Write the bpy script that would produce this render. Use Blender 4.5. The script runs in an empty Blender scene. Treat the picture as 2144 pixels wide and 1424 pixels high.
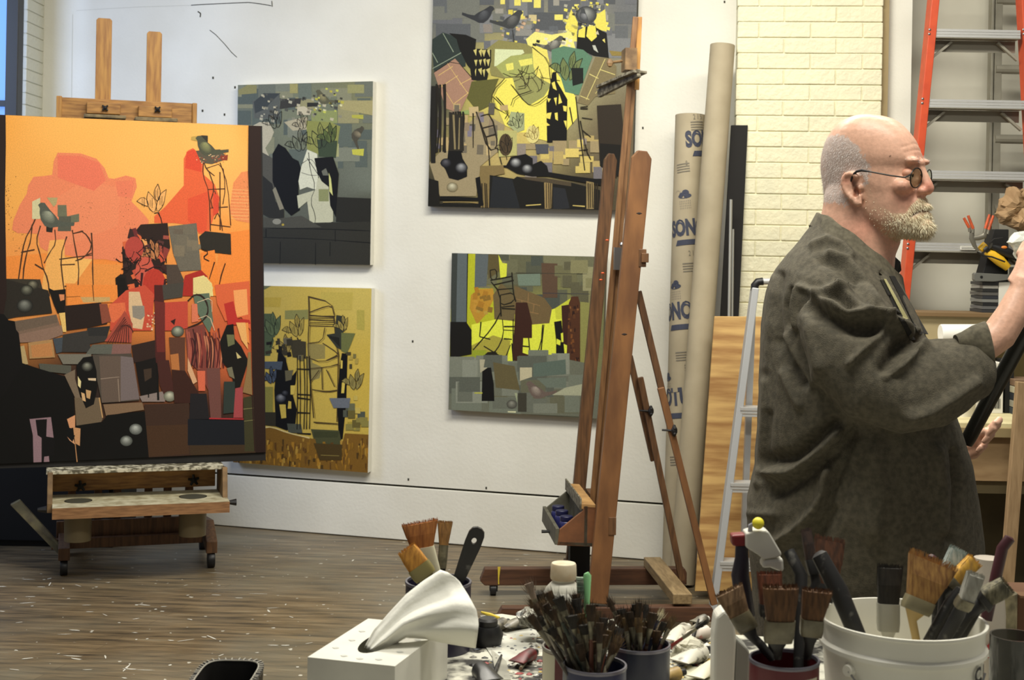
import bpy, bmesh, math, random
from mathutils import Vector, Matrix, noise
from mathutils.geometry import tessellate_polygon
R = random.Random(7)
sc = bpy.context.scene
COL = sc.collection
# ------------------------------------------------------------ camera, light, exposure
FPX, CX, HZ, ROLL, CAMZ = 2900.0, 1072.0, 520.0, 0.018, 1.5
cam_d = bpy.data.cameras.new('camera'); cam = bpy.data.objects.new('camera', cam_d); COL.objects.link(cam)
cam_d.sensor_width = 36; cam_d.lens = 36 * FPX / 2144
cam_d.shift_y = -(712 - HZ) / 2144
cam.matrix_world = Matrix.Translation((0, 0, CAMZ)) @ Matrix.Rotation(math.pi / 2, 4, 'X') @ Matrix.Rotation(ROLL, 4, 'Z')
cam_d.dof.use_dof = True; cam_d.dof.focus_distance = 3.7; cam_d.dof.aperture_fstop = 10
sc.camera = cam
sc.view_settings.view_transform = 'Standard'; sc.view_settings.look = 'None'
sc.view_settings.exposure = 0.1; sc.view_settings.gamma = 1.0
w = bpy.data.worlds.new('world'); sc.world = w; w.use_nodes = True
w.node_tree.nodes['Background'].inputs[0].default_value = (1.0, .985, .95, 1)
w.node_tree.nodes['Background'].inputs[1].default_value = .13
def area(name, loc, sx, sy, power, col, target):
    d = bpy.data.lights.new(name, 'AREA'); d.shape = 'RECTANGLE'; d.size = sx; d.size_y = sy; d.energy = power; d.color = col
    o = bpy.data.objects.new(name, d); COL.objects.link(o); o.location = loc
    o.rotation_euler = (Vector(target) - Vector(loc)).to_track_quat('-Z', 'Y').to_euler(); return o
WARM = (1, .955, .84)
area('ceiling_lamp', (-.5, 4.3, 3.7), 2.6, .5, 112, WARM, (-.6, 5.0, 0))
area('ceiling_lamp.001', (1.2, 4.3, 3.7), 2.4, .5, 66, WARM, (1.3, 4.9, 0))
area('ceiling_lamp.002', (.6, 2.1, 3.6), 2.2, .4, 72, WARM, (.6, 2.3, 0))
area('daylight_through_window', (-3.4, 6.0, 2.3), 1.0, 1.8, 34, (.5, .65, 1), (-2.3, 7.5, 1.9))

# ------------------------------------------------------------ projection helpers (pixel of the photo + depth -> point)
CR, SR = math.cos(ROLL), math.sin(ROLL)
def ray(px, py):
    u = (px - CX) / FPX; v = -(py - HZ) / FPX
    return Vector((u * CR - v * SR, 1.0, u * SR + v * CR))
CAM = Vector((0, 0, CAMZ))
def P(px, py, D): return CAM + ray(px, py) * D
def G(px, py, z=0.0):
    r = ray(px, py); return CAM + r * ((z - CAMZ) / r.z)
def onplane(px, py, p0, n):
    r = ray(px, py); return CAM + r * ((p0 - CAM).dot(n) / r.dot(n))
def pxm(D): return FPX / D

# ------------------------------------------------------------ materials
def s2l(c): return c / 12.92 if c <= .04045 else ((c + .055) / 1.055) ** 2.4
def rgb(r, g, b): return (s2l(r / 255), s2l(g / 255), s2l(b / 255), 1)
MATS = {}
def mat(name, col, rough=.6, metal=0.0, kind=None, col2=None, scale=20, amt=.5, bump=0.0, trans=0.0, stretch=None, lo=.35, hi=.65, bscale=None):
    if name in MATS: return MATS[name]
    m = bpy.data.materials.new(name); m.use_nodes = True; MATS[name] = m
    nt = m.node_tree; b = nt.nodes['Principled BSDF']
    c1 = rgb(*col); b.inputs['Base Color'].default_value = c1
    b.inputs['Roughness'].default_value = rough; b.inputs['Metallic'].default_value = metal
    b.inputs['Transmission Weight'].default_value = trans
    if kind or bump:
        tc = nt.nodes.new('ShaderNodeTexCoord'); mp = nt.nodes.new('ShaderNodeMapping')
        nt.links.new(tc.outputs['Object'], mp.inputs[0])
        if stretch: mp.inputs['Scale'].default_value = stretch
        no = nt.nodes.new('ShaderNodeTexNoise'); no.inputs['Scale'].default_value = scale; no.inputs['Detail'].default_value = 6
        nt.links.new(mp.outputs[0], no.inputs['Vector'])
        fac = no.outputs['Fac']
        if kind == 'wave':
            wv = nt.nodes.new('ShaderNodeTexWave'); wv.inputs['Scale'].default_value = scale * .35; wv.inputs['Distortion'].default_value = 7
            wv.inputs['Detail'].default_value = 3; wv.inputs['Detail Scale'].default_value = .6
            nt.links.new(mp.outputs[0], wv.inputs['Vector']); fac = wv.outputs['Fac']
        if kind:
            rp = nt.nodes.new('ShaderNodeMapRange'); rp.inputs[1].default_value = lo; rp.inputs[2].default_value = hi
            rp.inputs[4].default_value = amt if kind != 'spot' else 1.0
            nt.links.new(fac, rp.inputs[0])
            mx = nt.nodes.new('ShaderNodeMix'); mx.data_type = 'RGBA'
            mx.inputs[6].default_value = c1; mx.inputs[7].default_value = rgb(*(col2 or [c * .6 for c in col]))
            nt.links.new(rp.outputs[0], mx.inputs[0]); nt.links.new(mx.outputs[2], b.inputs['Base Color'])
        if bump:
            bp = nt.nodes.new('ShaderNodeBump'); bp.inputs['Strength'].default_value = bump; bp.inputs['Distance'].default_value = .01
            if bscale:
                n2 = nt.nodes.new('ShaderNodeTexNoise'); n2.inputs['Scale'].default_value = bscale; n2.inputs['Detail'].default_value = 5
                nt.links.new(tc.outputs['Object'], n2.inputs['Vector']); nt.links.new(n2.outputs['Fac'], bp.inputs['Height'])
            else: nt.links.new(no.outputs['Fac'], bp.inputs['Height'])
            nt.links.new(bp.outputs[0], b.inputs['Normal'])
    return m
def paint_mat(name='painted_canvas', rough=.62):
    if name in MATS: return MATS[name]
    m = bpy.data.materials.new(name); m.use_nodes = True; MATS[name] = m
    nt = m.node_tree; b = nt.nodes['Principled BSDF']; b.inputs['Roughness'].default_value = rough
    b.inputs['Specular IOR Level'].default_value = .25
    at = nt.nodes.new('ShaderNodeAttribute'); at.attribute_name = 'paint'
    no = nt.nodes.new('ShaderNodeTexNoise'); no.inputs['Scale'].default_value = 210; no.inputs['Detail'].default_value = 8; no.inputs['Roughness'].default_value = .8
    tc = nt.nodes.new('ShaderNodeTexCoord'); nt.links.new(tc.outputs['Object'], no.inputs['Vector'])
    rp = nt.nodes.new('ShaderNodeMapRange'); rp.inputs[1].default_value = .3; rp.inputs[2].default_value = .7; rp.inputs[3].default_value = .72; rp.inputs[4].default_value = 1.2
    nt.links.new(no.outputs['Fac'], rp.inputs[0])
    ml = nt.nodes.new('ShaderNodeVectorMath'); ml.operation = 'SCALE'
    nt.links.new(at.outputs['Color'], ml.inputs[0]); nt.links.new(rp.outputs[0], ml.inputs['Scale'])
    nt.links.new(ml.outputs[0], b.inputs['Base Color'])
    return m

# ------------------------------------------------------------ mesh builder
class MB:
    def __init__(s): s.v = []; s.f = []; s.m = []; s.c = {}; s.cur = 0
    def add(s, vs, fs, mi=None):
        o = len(s.v); s.v += [Vector(a) for a in vs]
        for f in fs: s.f.append([i + o for i in f]); s.m.append(s.cur if mi is None else mi)
        return o
    def box(s, lo, hi, M=None, mi=None):
        x0, y0, z0 = lo; x1, y1, z1 = hi
        vs = [Vector((x, y, z)) for x in (x0, x1) for y in (y0, y1) for z in (z0, z1)]
        if M: vs = [M @ v for v in vs]
        s.add(vs, [(0, 1, 3, 2), (4, 6, 7, 5), (0, 4, 5, 1), (2, 3, 7, 6), (0, 2, 6, 4), (1, 5, 7, 3)], mi); return s
    def bar(s, a, b, wd, th, side=(0, 1, 0), mi=None):
        a, b = Vector(a), Vector(b); d = (b - a).normalized(); q = Vector(side); q = (q - d * q.dot(d)).normalized(); r = d.cross(q)
        vs = [p + q * (i * wd / 2) + r * (j * th / 2) for p in (a, b) for i, j in ((-1, -1), (1, -1), (1, 1), (-1, 1))]
        s.add(vs, [(3, 2, 1, 0), (4, 5, 6, 7), (0, 1, 5, 4), (1, 2, 6, 5), (2, 3, 7, 6), (3, 0, 4, 7)], mi); return s
    def loft(s, rings, caps=True, mi=None, closed=True):
        o = len(s.v); n = len(rings[0])
        for r in rings: s.v += [Vector(p) for p in r]
        for k in range(len(rings) - 1):
            for i in range(n if closed else n - 1):
                j = (i + 1) % n
                s.f.append([o + k * n + i, o + k * n + j, o + (k + 1) * n + j, o + (k + 1) * n + i]); s.m.append(s.cur if mi is None else mi)
        if caps:
            s.f.append([o + i for i in reversed(range(n))]); s.m.append(s.cur if mi is None else mi)
            s.f.append([o + (len(rings) - 1) * n + i for i in range(n)]); s.m.append(s.cur if mi is None else mi)
        return s
    def tube(s, pts, rad, n=12, caps=True, mi=None, flat=None):
        pts = [Vector(p) for p in pts]; rings = []
        if not isinstance(rad, (list, tuple)): rad = [rad] * len(pts)
        q = None
        for i, p in enumerate(pts):
            t = (pts[min(i + 1, len(pts) - 1)] - pts[max(i - 1, 0)]).normalized()
            if q is None:
                q = Vector((0, 1, 0)) if abs(t.y) < .9 else Vector((1, 0, 0))
            q = (q - t * q.dot(t)).normalized(); r = t.cross(q)
            fl = flat[i] if isinstance(flat, (list, tuple)) else (flat or 1)
            rings.append([p + (q * math.cos(a) * fl + r * math.sin(a)) * rad[i] for a in [2 * math.pi * k / n for k in range(n)]])
        return s.loft(rings, caps, mi)
    def lathe(s, c, prof, n=32, axis=None, mi=None, caps=True):
        c = Vector(c); M = Matrix.Identity(3)
        if axis is not None: M = Vector((0, 0, 1)).rotation_difference(Vector(axis).normalized()).to_matrix()
        return s.loft([[c + M @ Vector((r * math.cos(2 * math.pi * k / n), r * math.sin(2 * math.pi * k / n), z)) for k in range(n)] for r, z in prof], caps, mi)
    def sphere(s, c, r, n=16, sc_=(1, 1, 1), M=None, mi=None):
        c = Vector(c); rings = []
        for i in range(n // 2 + 1):
            a = math.pi * i / (n // 2); rr = max(math.sin(a), 1e-3)
            ring = []
            for k in range(n):
                v = Vector((rr * math.cos(2 * math.pi * k / n) * sc_[0], rr * math.sin(2 * math.pi * k / n) * sc_[1], -math.cos(a) * sc_[2])) * r
                if M: v = M @ v
                ring.append(c + v)
            rings.append(ring)
        return s.loft(rings, True, mi)
    def prism(s, poly, ext, mi=None):
        n = len(poly); poly = [Vector(p) for p in poly]; e = Vector(ext)
        s.add(poly + [p + e for p in poly], [list(range(n))] + [list(reversed(range(n, 2 * n)))] + [[i, i + n, (i + 1) % n + n, (i + 1) % n] for i in range(n)], mi); return s
def wmat(o):
    M = o.matrix_basis.copy()
    while o.parent: o = o.parent; M = o.matrix_basis @ M
    return M
def build(name, mb, mats, parent=None, smooth=False, local=False, bevel=0, flip=True, origin=None, sharp=None):
    me = bpy.data.meshes.new(name)
    if not isinstance(mats, (list, tuple)): mats = [mats]
    o = bpy.data.objects.new(name, me)
    vs = mb.v
    if parent:
        o.parent = parent
        if not local:
            I = wmat(parent).inverted(); vs = [I @ v for v in vs]
    else:
        if origin is None:
            xs = [v.x for v in vs]; ys = [v.y for v in vs]; origin = Vector(((min(xs) + max(xs)) / 2, (min(ys) + max(ys)) / 2, min(v.z for v in vs)))
        origin = Vector(origin); o.location = origin
        vs = [v - origin for v in vs]
    me.from_pydata(vs, [], mb.f)
    for m in mats: me.materials.append(m)
    for i, p in enumerate(me.polygons): p.material_index = min(mb.m[i], len(mats) - 1); p.use_smooth = smooth
    if flip:
        bm = bmesh.new(); bm.from_mesh(me); bmesh.ops.recalc_face_normals(bm, faces=bm.faces); bm.to_mesh(me); bm.free()
    if smooth and sharp is None: sharp = 40
    if smooth and sharp:
        try: me.set_sharp_from_angle(angle=math.radians(sharp))
        except Exception: pass
    COL.objects.link(o)
    if bevel:
        b = o.modifiers.new('bevel', 'BEVEL'); b.width = bevel; b.segments = 2; b.limit_method = 'ANGLE'
    return o
def tag(o, label=None, cat=None, group=None, kind=None):
    if label: o['label'] = label
    if cat: o['category'] = cat
    if group: o['group'] = group
    if kind: o['kind'] = kind
    return o
def thing(name, label, cat, loc, rz=0.0, group=None):
    o = bpy.data.objects.new(name, None); o.empty_display_size = .05; COL.objects.link(o); o.location = loc; o.rotation_euler = (0, 0, rz)
    return tag(o, label, cat, group)
def copy_tree(o, parent=None):
    c = o.copy(); COL.objects.link(c)
    if parent: c.parent = parent
    for ch in list(o.children): copy_tree(ch, c)
    return c
def text_mesh(txt, size, bold=0.0):
    cu = bpy.data.curves.new('t', 'FONT'); cu.body = txt; cu.size = size; cu.offset = bold
    cu.resolution_u = 3
    ob = bpy.data.objects.new('t', cu); COL.objects.link(ob)
    dg = bpy.context.evaluated_depsgraph_get(); me = bpy.data.meshes.new_from_object(ob.evaluated_get(dg))
    vs = [v.co.copy() for v in me.vertices]; fs = [list(p.vertices) for p in me.polygons]
    bpy.data.objects.remove(ob); bpy.data.curves.remove(cu); bpy.data.meshes.remove(me)
    return vs, fs
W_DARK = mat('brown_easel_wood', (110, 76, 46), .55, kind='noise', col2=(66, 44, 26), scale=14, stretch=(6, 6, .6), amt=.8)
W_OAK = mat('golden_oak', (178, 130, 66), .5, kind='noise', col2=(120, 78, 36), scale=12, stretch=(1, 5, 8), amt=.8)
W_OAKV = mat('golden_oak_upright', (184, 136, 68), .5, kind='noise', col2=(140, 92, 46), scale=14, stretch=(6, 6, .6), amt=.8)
BLACK = mat('black_plastic', (22, 22, 23), .45)
METAL = mat('brushed_metal', (150, 150, 150), .35, .9)
# ------------------------------------------------------------ setting
WA, WB = Vector((-1.634, 7.38, 0)), Vector((.723, 6.70, 0))
WD = (WB - WA).normalized(); WN = Vector((WD.y, -WD.x, 0)); WN = WN if WN.y < 0 else -WN
def wp(t, off=0, z=0): return WA + WD * t + WN * off + Vector((0, 0, z))
# floor
fm = bpy.data.materials.new('worn_plank_floor'); fm.use_nodes = True
nt = fm.node_tree; N = nt.nodes; L = nt.links; b = N['Principled BSDF']; b.inputs['Roughness'].default_value = .42
tc = N.new('ShaderNodeTexCoord'); mp = N.new('ShaderNodeMapping'); mp.inputs['Rotation'].default_value = (0, 0, math.atan2(-WD.y, WD.x))
L.new(tc.outputs['Object'], mp.inputs[0])
br = N.new('ShaderNodeTexBrick'); br.inputs['Scale'].default_value = 1; br.inputs['Brick Width'].default_value = 1.9; br.inputs['Row Height'].default_value = .062
br.inputs['Mortar Size'].default_value = .0016; br.inputs['Color1'].default_value = (.35, .35, .35, 1); br.inputs['Color2'].default_value = (.65, .65, .65, 1); br.inputs['Mortar'].default_value = (.05, .05, .05, 1)
L.new(mp.outputs[0], br.inputs['Vector'])
m2 = N.new('ShaderNodeMapping'); m2.inputs['Rotation'].default_value = mp.inputs['Rotation'].default_value; m2.inputs['Scale'].default_value = (1, 9, 1)
L.new(tc.outputs['Object'], m2.inputs[0])
def nz(scale, vec, det=6, rough=.6):
    n = N.new('ShaderNodeTexNoise'); n.inputs['Scale'].default_value = scale; n.inputs['Detail'].default_value = det; n.inputs['Roughness'].default_value = rough; L.new(vec, n.inputs['Vector']); return n.outputs['Fac']
def rmp(f, pts):
    r = N.new('ShaderNodeValToRGB'); e = r.color_ramp.elements
    e[0].position, e[0].color = pts[0]; e[1].position, e[1].color = pts[-1]
    for p, c in pts[1:-1]: x = e.new(p); x.color = c
    L.new(f, r.inputs[0]); return r.outputs[0]
def mixc(f, a, bb, mode='MIX'):
    x = N.new('ShaderNodeMix'); x.data_type = 'RGBA'; x.blend_type = mode
    for v, k in ((f, 0), (a, 6), (bb, 7)):
        if isinstance(v, (int, float, tuple)): x.inputs[k].default_value = v
        else: L.new(v, x.inputs[k])
    return x.outputs[2]
base = rmp(nz(3.2, m2.outputs[0]), [(.3, rgb(50, 43, 33)), (.45, rgb(98, 84, 62)), (.58, rgb(124, 106, 78)), (.75, rgb(142, 134, 112))])
worn = rmp(nz(.8, tc.outputs['Object'], 4), [(.42, (0, 0, 0, 1)), (.62, (1, 1, 1, 1))])
c = mixc(worn, base, mixc(.6, base, rgb(120, 117, 102)))
c = mixc(.38, c, br.outputs['Color'], 'OVERLAY')
sp = rmp(nz(26, tc.outputs['Object'], 2, .4), [(.725, (0, 0, 0, 1)), (.74, (1, 1, 1, 1))])
c = mixc(sp, c, rgb(190, 186, 172))
L.new(c, b.inputs['Base Color'])
bp = N.new('ShaderNodeBump'); bp.inputs['Strength'].default_value = .35; bp.inputs['Distance'].default_value = .004; L.new(br.outputs['Fac'], bp.inputs['Height']); bp.invert = True; L.new(bp.outputs[0], b.inputs['Normal'])
tag(build('floor', MB().box((-6, -1.5, -.1), (5, 9.5, 0)), fm, origin=(0, 0, 0)), kind='structure')
# paint drops on the floor (real flat blobs, pattern of the floor) -> one stuff object
drops = MB()
rr = random.Random(3)
for k in range(105):
    if k < 85: px, py = rr.uniform(0, 660), rr.uniform(1195, 1424)
    else: px, py = rr.uniform(640, 1120), rr.uniform(1160, 1300)
    c0 = G(px, py, .0012); a = rr.choice([rr.uniform(-.4, .2), rr.uniform(0, 3.1)]); l = rr.choice([.006, .008, .014, .02, .035]) * rr.uniform(.7, 1.2); wd = rr.uniform(.0022, .0055) * (1 if l > .012 else 1.3)
    pts = []
    for i in range(9):
        t = 2 * math.pi * i / 9; k2 = rr.uniform(.7, 1.2)
        pts.append(c0 + Vector((math.cos(a) * math.cos(t) * l - math.sin(a) * math.sin(t) * wd, math.sin(a) * math.cos(t) * l + math.cos(a) * math.sin(t) * wd, 0)) * k2)
    drops.add(pts, [list(range(9))])
tag(build('paint_spatter', drops, mat('dried_white_paint', (205, 202, 190), .6)), 'dried white paint drips and dashes scattered over the plank floor', 'paint spatter', kind='stuff')

WALL = mat('white_wall_paint', (232, 230, 219), .75, kind='noise', col2=(220, 217, 204), scale=3, amt=.6, bump=.12, bscale=60)
WALLD = mat('wall_gap_dark', (60, 58, 48), .9)
wl = MB()
T1 = 2.60   # wall runs past the tubes to the brick pier
q = lambda t, off, z: wp(t, off, z)
def slab(mb, t0, t1, o0, o1, z0, z1, mi=0):
    vs = [wp(t, o, z) for t in (t0, t1) for o in (o0, o1) for z in (z0, z1)]
    mb.add(vs, [(0, 1, 3, 2), (4, 6, 7, 5), (0, 4, 5, 1), (2, 3, 7, 6), (0, 2, 6, 4), (1, 5, 7, 3)], mi)
slab(wl, -1.09, 3.6, -.12, 0, .283, 3.9)
slab(wl, -1.09, 3.6, -.12, -.02, .0, .284, 1)
def wallstrip(mb, pts, wpx, off=.0012, mi=1):
    n = len(pts)
    for i in range(n - 1):
        a, c_ = Vector(pts[i]), Vector(pts[i + 1]); d = (c_ - a).normalized(); s_ = Vector((-d.y, d.x)) * wpx / 2
        mb.add([onplane(*(a + s_), wp(0, off), WN), onplane(*(a - s_), wp(0, off), WN), onplane(*(c_ - s_), wp(0, off), WN), onplane(*(c_ + s_), wp(0, off), WN)], [(0, 1, 2, 3)], mi)
wallstrip(wl, [(400, 11), (430, 9), (520, 5), (545, 8), (568, 12)], 1.6); wallstrip(wl, [(569, 2), (570, 14)], 1.6)
wallstrip(wl, [(160, 22), (280, 15), (400, 11)], .8, mi=2)
wallstrip(wl, [(439, 63), (452, 73), (470, 92), (485, 110), (496, 120)], 1.3)
wallstrip(wl, [(414, 24), (420, 28), (419, 36)], 2.2)
wallstrip(wl, [(152, 30), (149, 255)], 1.0, mi=2)
for x, y in ((1346, 268), (1517, 4), (492, 183), (63, 37), (446, 163), (424, 232), (864, 715), (470, 240), (855, 1004), (1018, 1022)):
    wallstrip(wl, [(x, y - 2.5), (x, y + 2.5)], 3.5)
tag(build('wall_back', wl, [WALL, WALLD, mat('wall_hairline', (205, 203, 190), .8)]), kind='structure')
bb = MB(); slab(bb, -1.09, 3.6, -.02, .004, .004, .272)
tag(build('baseboard_back', bb, WALL, bevel=.003), kind='structure')
# white return and brick strip at far left, dark post, window
DL = 7.55
tag(build('wall_left', MB().box((P(44, 500, DL).x, 7.62, 0), (P(62, 500, DL).x, 7.9, 3.9)).box((-3.6, 7.72, 0), (P(50, 500, DL).x, 7.9, 3.9)), WALL), kind='structure')
bk = MB()
BR = mat('cream_painted_brick', (232, 227, 194), .6, kind='noise', col2=(220, 217, 188), scale=9, amt=.7, bump=.5, bscale=45)
BRL = mat('grey_white_painted_brick', (205, 204, 188), .6, bump=.5, bscale=45)
for k in range(48):
    z = k * .0635
    x0, x1 = P(34, 300, 7.4).x - .03, P(53, 300, 7.4).x
    bk.box((x0 + rr.uniform(0, .003), 7.4 + rr.uniform(-.002, .002), z), (x1, 7.7, z + .060))
bk.box((x0 + .006, 7.405, 0), (x1 - .006, 7.7, 3.2))
tag(build('wall_brick_return', bk, BRL, bevel=.004), kind='structure')
tag(build('trim_1', MB().box((P(9, 300, 7.0).x - .002, 7.0, 0), (P(34, 300, 7.0).x, 7.08, 3.4)), mat('dark_steel_post', (34, 33, 30), .5), bevel=.004), kind='structure')
wi = thing('window_1', None, None, (P(-20, 300, 7.3).x, 7.3, 1.0)); wi['kind'] = 'structure'
xw = P(-75, 300, 7.3).x
build('window_frame', MB().box((xw - .06, 7.28, .9), (xw, 7.36, 3.4)).box((xw, 7.28, .9), (P(12, 300, 7.3).x, 7.36, .96)).box((xw, 7.28, 2.2), (P(12, 300, 7.3).x, 7.36, 2.23)), mat('dark_steel_post', (34, 33, 30)), wi)
gm = bpy.data.materials.new('daylight_pane'); gm.use_nodes = True; gb = gm.node_tree.nodes['Principled BSDF']
gb.inputs['Base Color'].default_value = rgb(90, 130, 200); gb.inputs['Emission Color'].default_value = rgb(110, 160, 235); gb.inputs['Emission Strength'].default_value = .75
build('pane', MB().box((xw, 7.32, .96), (P(12, 300, 7.3).x, 7.33, 3.4)), gm, wi)

# brick pier on the right, running bond of individual painted bricks in one wall mesh
PD = 6.42
pl, pr = P(1538, 400, PD), P(1834, 400, PD)
pdir = Vector((1, -.10, 0)).normalized()
pier = MB(); W_ = (pr.x - pl.x) / pdir.x; CH = .0722; BLn = .236
pn = Vector((pdir.y, -pdir.x, 0))
Mp = Matrix(((pdir.x, -pn.x, 0, pl.x), (pdir.y, -pn.y, 0, pl.y), (0, 0, 1, 0), (0, 0, 0, 1)))
z0off = (P(1690, 17, PD).z) % CH
k = 0; z = z0off - CH
while z < 3.4:
    xs = [0]; x = (.098 if k % 2 else .214)
    while x < W_ - .02: xs.append(x); x += BLn
    xs.append(W_)
    for i in range(len(xs) - 1):
        e = rr.uniform(-.0025, .0025); g = rr.uniform(.003, .005)
        pier.box((xs[i] + (g / 2 if i else rr.uniform(-.002, .002)), -.006 + e * .5, max(z + g * .8, 0)), (xs[i + 1] - (g / 2 if i < len(xs) - 2 else rr.uniform(-.002, .003)), .1, max(z + CH - g * .2, .01)), Mp)
    z += CH; k += 1
pier.box((.004, 0, 0), (W_ - .004, .34, 3.5), Mp)
tag(build('wall_pier', pier, BR, bevel=.0035), kind='structure')
tag(build('trim_2', MB().box((W_ + .001, .02, 0), (W_ + .032, .12, 3.5), Mp), mat('tan_trim', (158, 140, 100), .7)), kind='structure')
xr = (Mp @ Vector((W_ + .034, 0, 0))).x
rw = MB(); rw.box((xr - .3, 6.62, 0), (4.6, 6.78, 3.9)); rw.box((xr - .002, 6.48, 0), (xr + .008, 6.62, 3.5), mi=1)
tag(build('wall_right', rw, [mat('off_white_wall', (222, 219, 203), .7, kind='noise', col2=(206, 202, 184), scale=2.5, amt=.8), WALLD]), kind='structure')

# ------------------------------------------------------------ tubes, boards, ladders against the wall
CARD = mat('grey_brown_cardboard', (172, 160, 134), .75, kind='noise', col2=(156, 144, 118), scale=8, amt=.6)
CARDI = mat('tube_inside', (120, 100, 70), .8)
INK = mat('navy_ink', (62, 66, 82), .8); INKL = mat('faded_ink', (122, 116, 102), .8)
def tube_hollow(mb, a, b_, r, n=40):
    a, b_ = Vector(a), Vector(b_); M = Vector((0, 0, 1)).rotation_difference((b_ - a).normalized()).to_matrix(); Ln = (b_ - a).length
    circ = lambda rad, z: [a + M @ Vector((rad * math.cos(2 * math.pi * k / n), rad * math.sin(2 * math.pi * k / n), z)) for k in range(n)]
    mb.loft([circ(r - .006, .004), circ(r, 0), circ(r, Ln), circ(r - .006, Ln), circ(r - .006, Ln - .5)], True); return M, Ln
sa, sb = P(1419, 1178, 6.37), P(1446, 242, 6.53); sr = 32 / pxm(6.5)
sa.z = 0.0
so = thing('cardboard_form_tube', 'printed brown cardboard concrete form tube with blue lettering leaning on white wall', 'cardboard tube', sa)
m = MB(); M3, Ln = tube_hollow(m, sa + Vector((0, 0, .012)), sb, sr); build('tube_shell', m, CARD, so, smooth=True)
def wrap(vs, ang0, z0, rot=0.0):
    out = []
    for v in vs:
        x, y = v.x * math.cos(rot) - v.y * math.sin(rot), v.x * math.sin(rot) + v.y * math.cos(rot)
        a = ang0 + x / sr; out.append(sa + Vector((0, 0, .012)) + M3 @ Vector(((sr + .002) * math.cos(a), (sr + .002) * math.sin(a), z0 + y)))
    return out
def zpx(py): return (sb.z - (py - 242) / (pxm(6.45)))  # height of a pixel row along the tube
pr_ = MB(); pr2 = MB()
FR = -math.pi / 2
def put(txt, size, da, py, bold=.0, rot=.12, mb=None):
    vs, fs = text_mesh(txt, size, bold); vs = [Vector((v.x * .62, v.y, 0)) for v in vs]; q_ = MB(); q_.add(wrap(vs, FR + da, zpx(py), rot), fs); build('printed_word', q_, mb or INK, so)
def blob(pts, da, py, mb=pr_, rot=.12):
    if len(pts) == 4 and abs(pts[1][0] - pts[0][0]) > .01:
        for i in range(8):
            L2_ = lambda a, b_, t: (a[0] + (b_[0] - a[0]) * t, a[1] + (b_[1] - a[1]) * t); t0, t1 = i / 8, (i + 1) / 8
            vs = [Vector((*p, 0)) for p in (L2_(pts[0], pts[1], t0), L2_(pts[0], pts[1], t1), L2_(pts[3], pts[2], t1), L2_(pts[3], pts[2], t0))]; mb.add(wrap(vs, FR + da, zpx(py), rot), [(0, 1, 2, 3)])
        return
    vs = [Vector((x, y, 0)) for x, y in pts]; mb.add(wrap(vs, FR + da, zpx(py), rot), [list(range(len(vs)))])
for py, t, da, s_ in ((316, 'SONOTUBE', -.35, .1), (505, 'SONOTUBE', -1.3, .1), (682, 'SONOTUBE', -2.2, .105), (865, 'SONOTUBE', -3.4, .105), (1143, 'SONOTUBE', -.3, .07)):
    put(t, s_, da, py, .0052)
    pr_ = MB(); blob([(.01, -.02), (.12, -.02), (.11, -.045), (.0, -.045)], max(da, -1.6) + .35, py, pr_); build('printed_bar', pr_, INK, so)
for py, da in ((418, -.25), (608, -.75), (800, -1.3)):
    pr_ = MB()
    blob([(-.03 + .032 * math.cos(a) + .0, .0 + .012 * math.sin(a)) for a in [2 * math.pi * i / 14 for i in range(14)]], da + .3, py, pr_)
    blob([(-.025 + .017 * math.cos(a), .014 + .015 * math.sin(a)) for a in [2 * math.pi * i / 12 for i in range(12)]], da + .3, py, pr_)
    blob([(-.045 + .011 * math.cos(a), .006 + .011 * math.sin(a)) for a in [2 * math.pi * i / 12 for i in range(12)]], da + .3, py, pr_)
    for i in range(9):
        a = math.pi * (i / 8) ; cx_, cy_ = -.062, .012
        blob([(cx_ + .013 * math.cos(a) - .001, cy_ + .013 * math.sin(a)), (cx_ + .013 * math.cos(a) + .001, cy_ + .013 * math.sin(a)), (cx_ + .02 * math.cos(a), cy_ + .02 * math.sin(a))], da + .3, py, pr_)
    for i in range(28):
        x, y = -.055 + (i % 7) * .008, -.022 - (i // 7) * .011
        blob([(x, y), (x + .0015, y), (x + .0005, y - .006), (x - .001, y - .006)], da + .3, py, pr_)
    build('weather_symbol', pr_, INK, so)
for py, da in ((262, .15), (352, -.75), (560, -.1), (745, -.4), (770, .2), (960, -.6), (1030, .1)):
    pr2 = MB()
    for i in range(4): blob([(-.02, -.012 * i), (.045, -.012 * i), (.045, -.012 * i - .005), (-.02, -.012 * i - .005)], da, py, pr2)
    build('faded_text_block', pr2, INKL, so)
put('2 1 5', .035, .05, 258, 0, .12, INKL); put('2 1 5', .035, .0, 545, 0, .12, INKL); put('8', .03, -.35, 355, 0, .12, INKL)
ta, tb = P(1427, 1234, 6.215), P(1513, 95, 6.41); ta.z = 0; tr_ = 26.5 / pxm(6.25)
m = MB(); tube_hollow(m, ta + Vector((0, 0, .012)), tb, tr_)
tag(build('cardboard_tube', m, CARD, smooth=True), 'tall plain cardboard tube leaning beside cream brick pier', 'cardboard tube')
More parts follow.
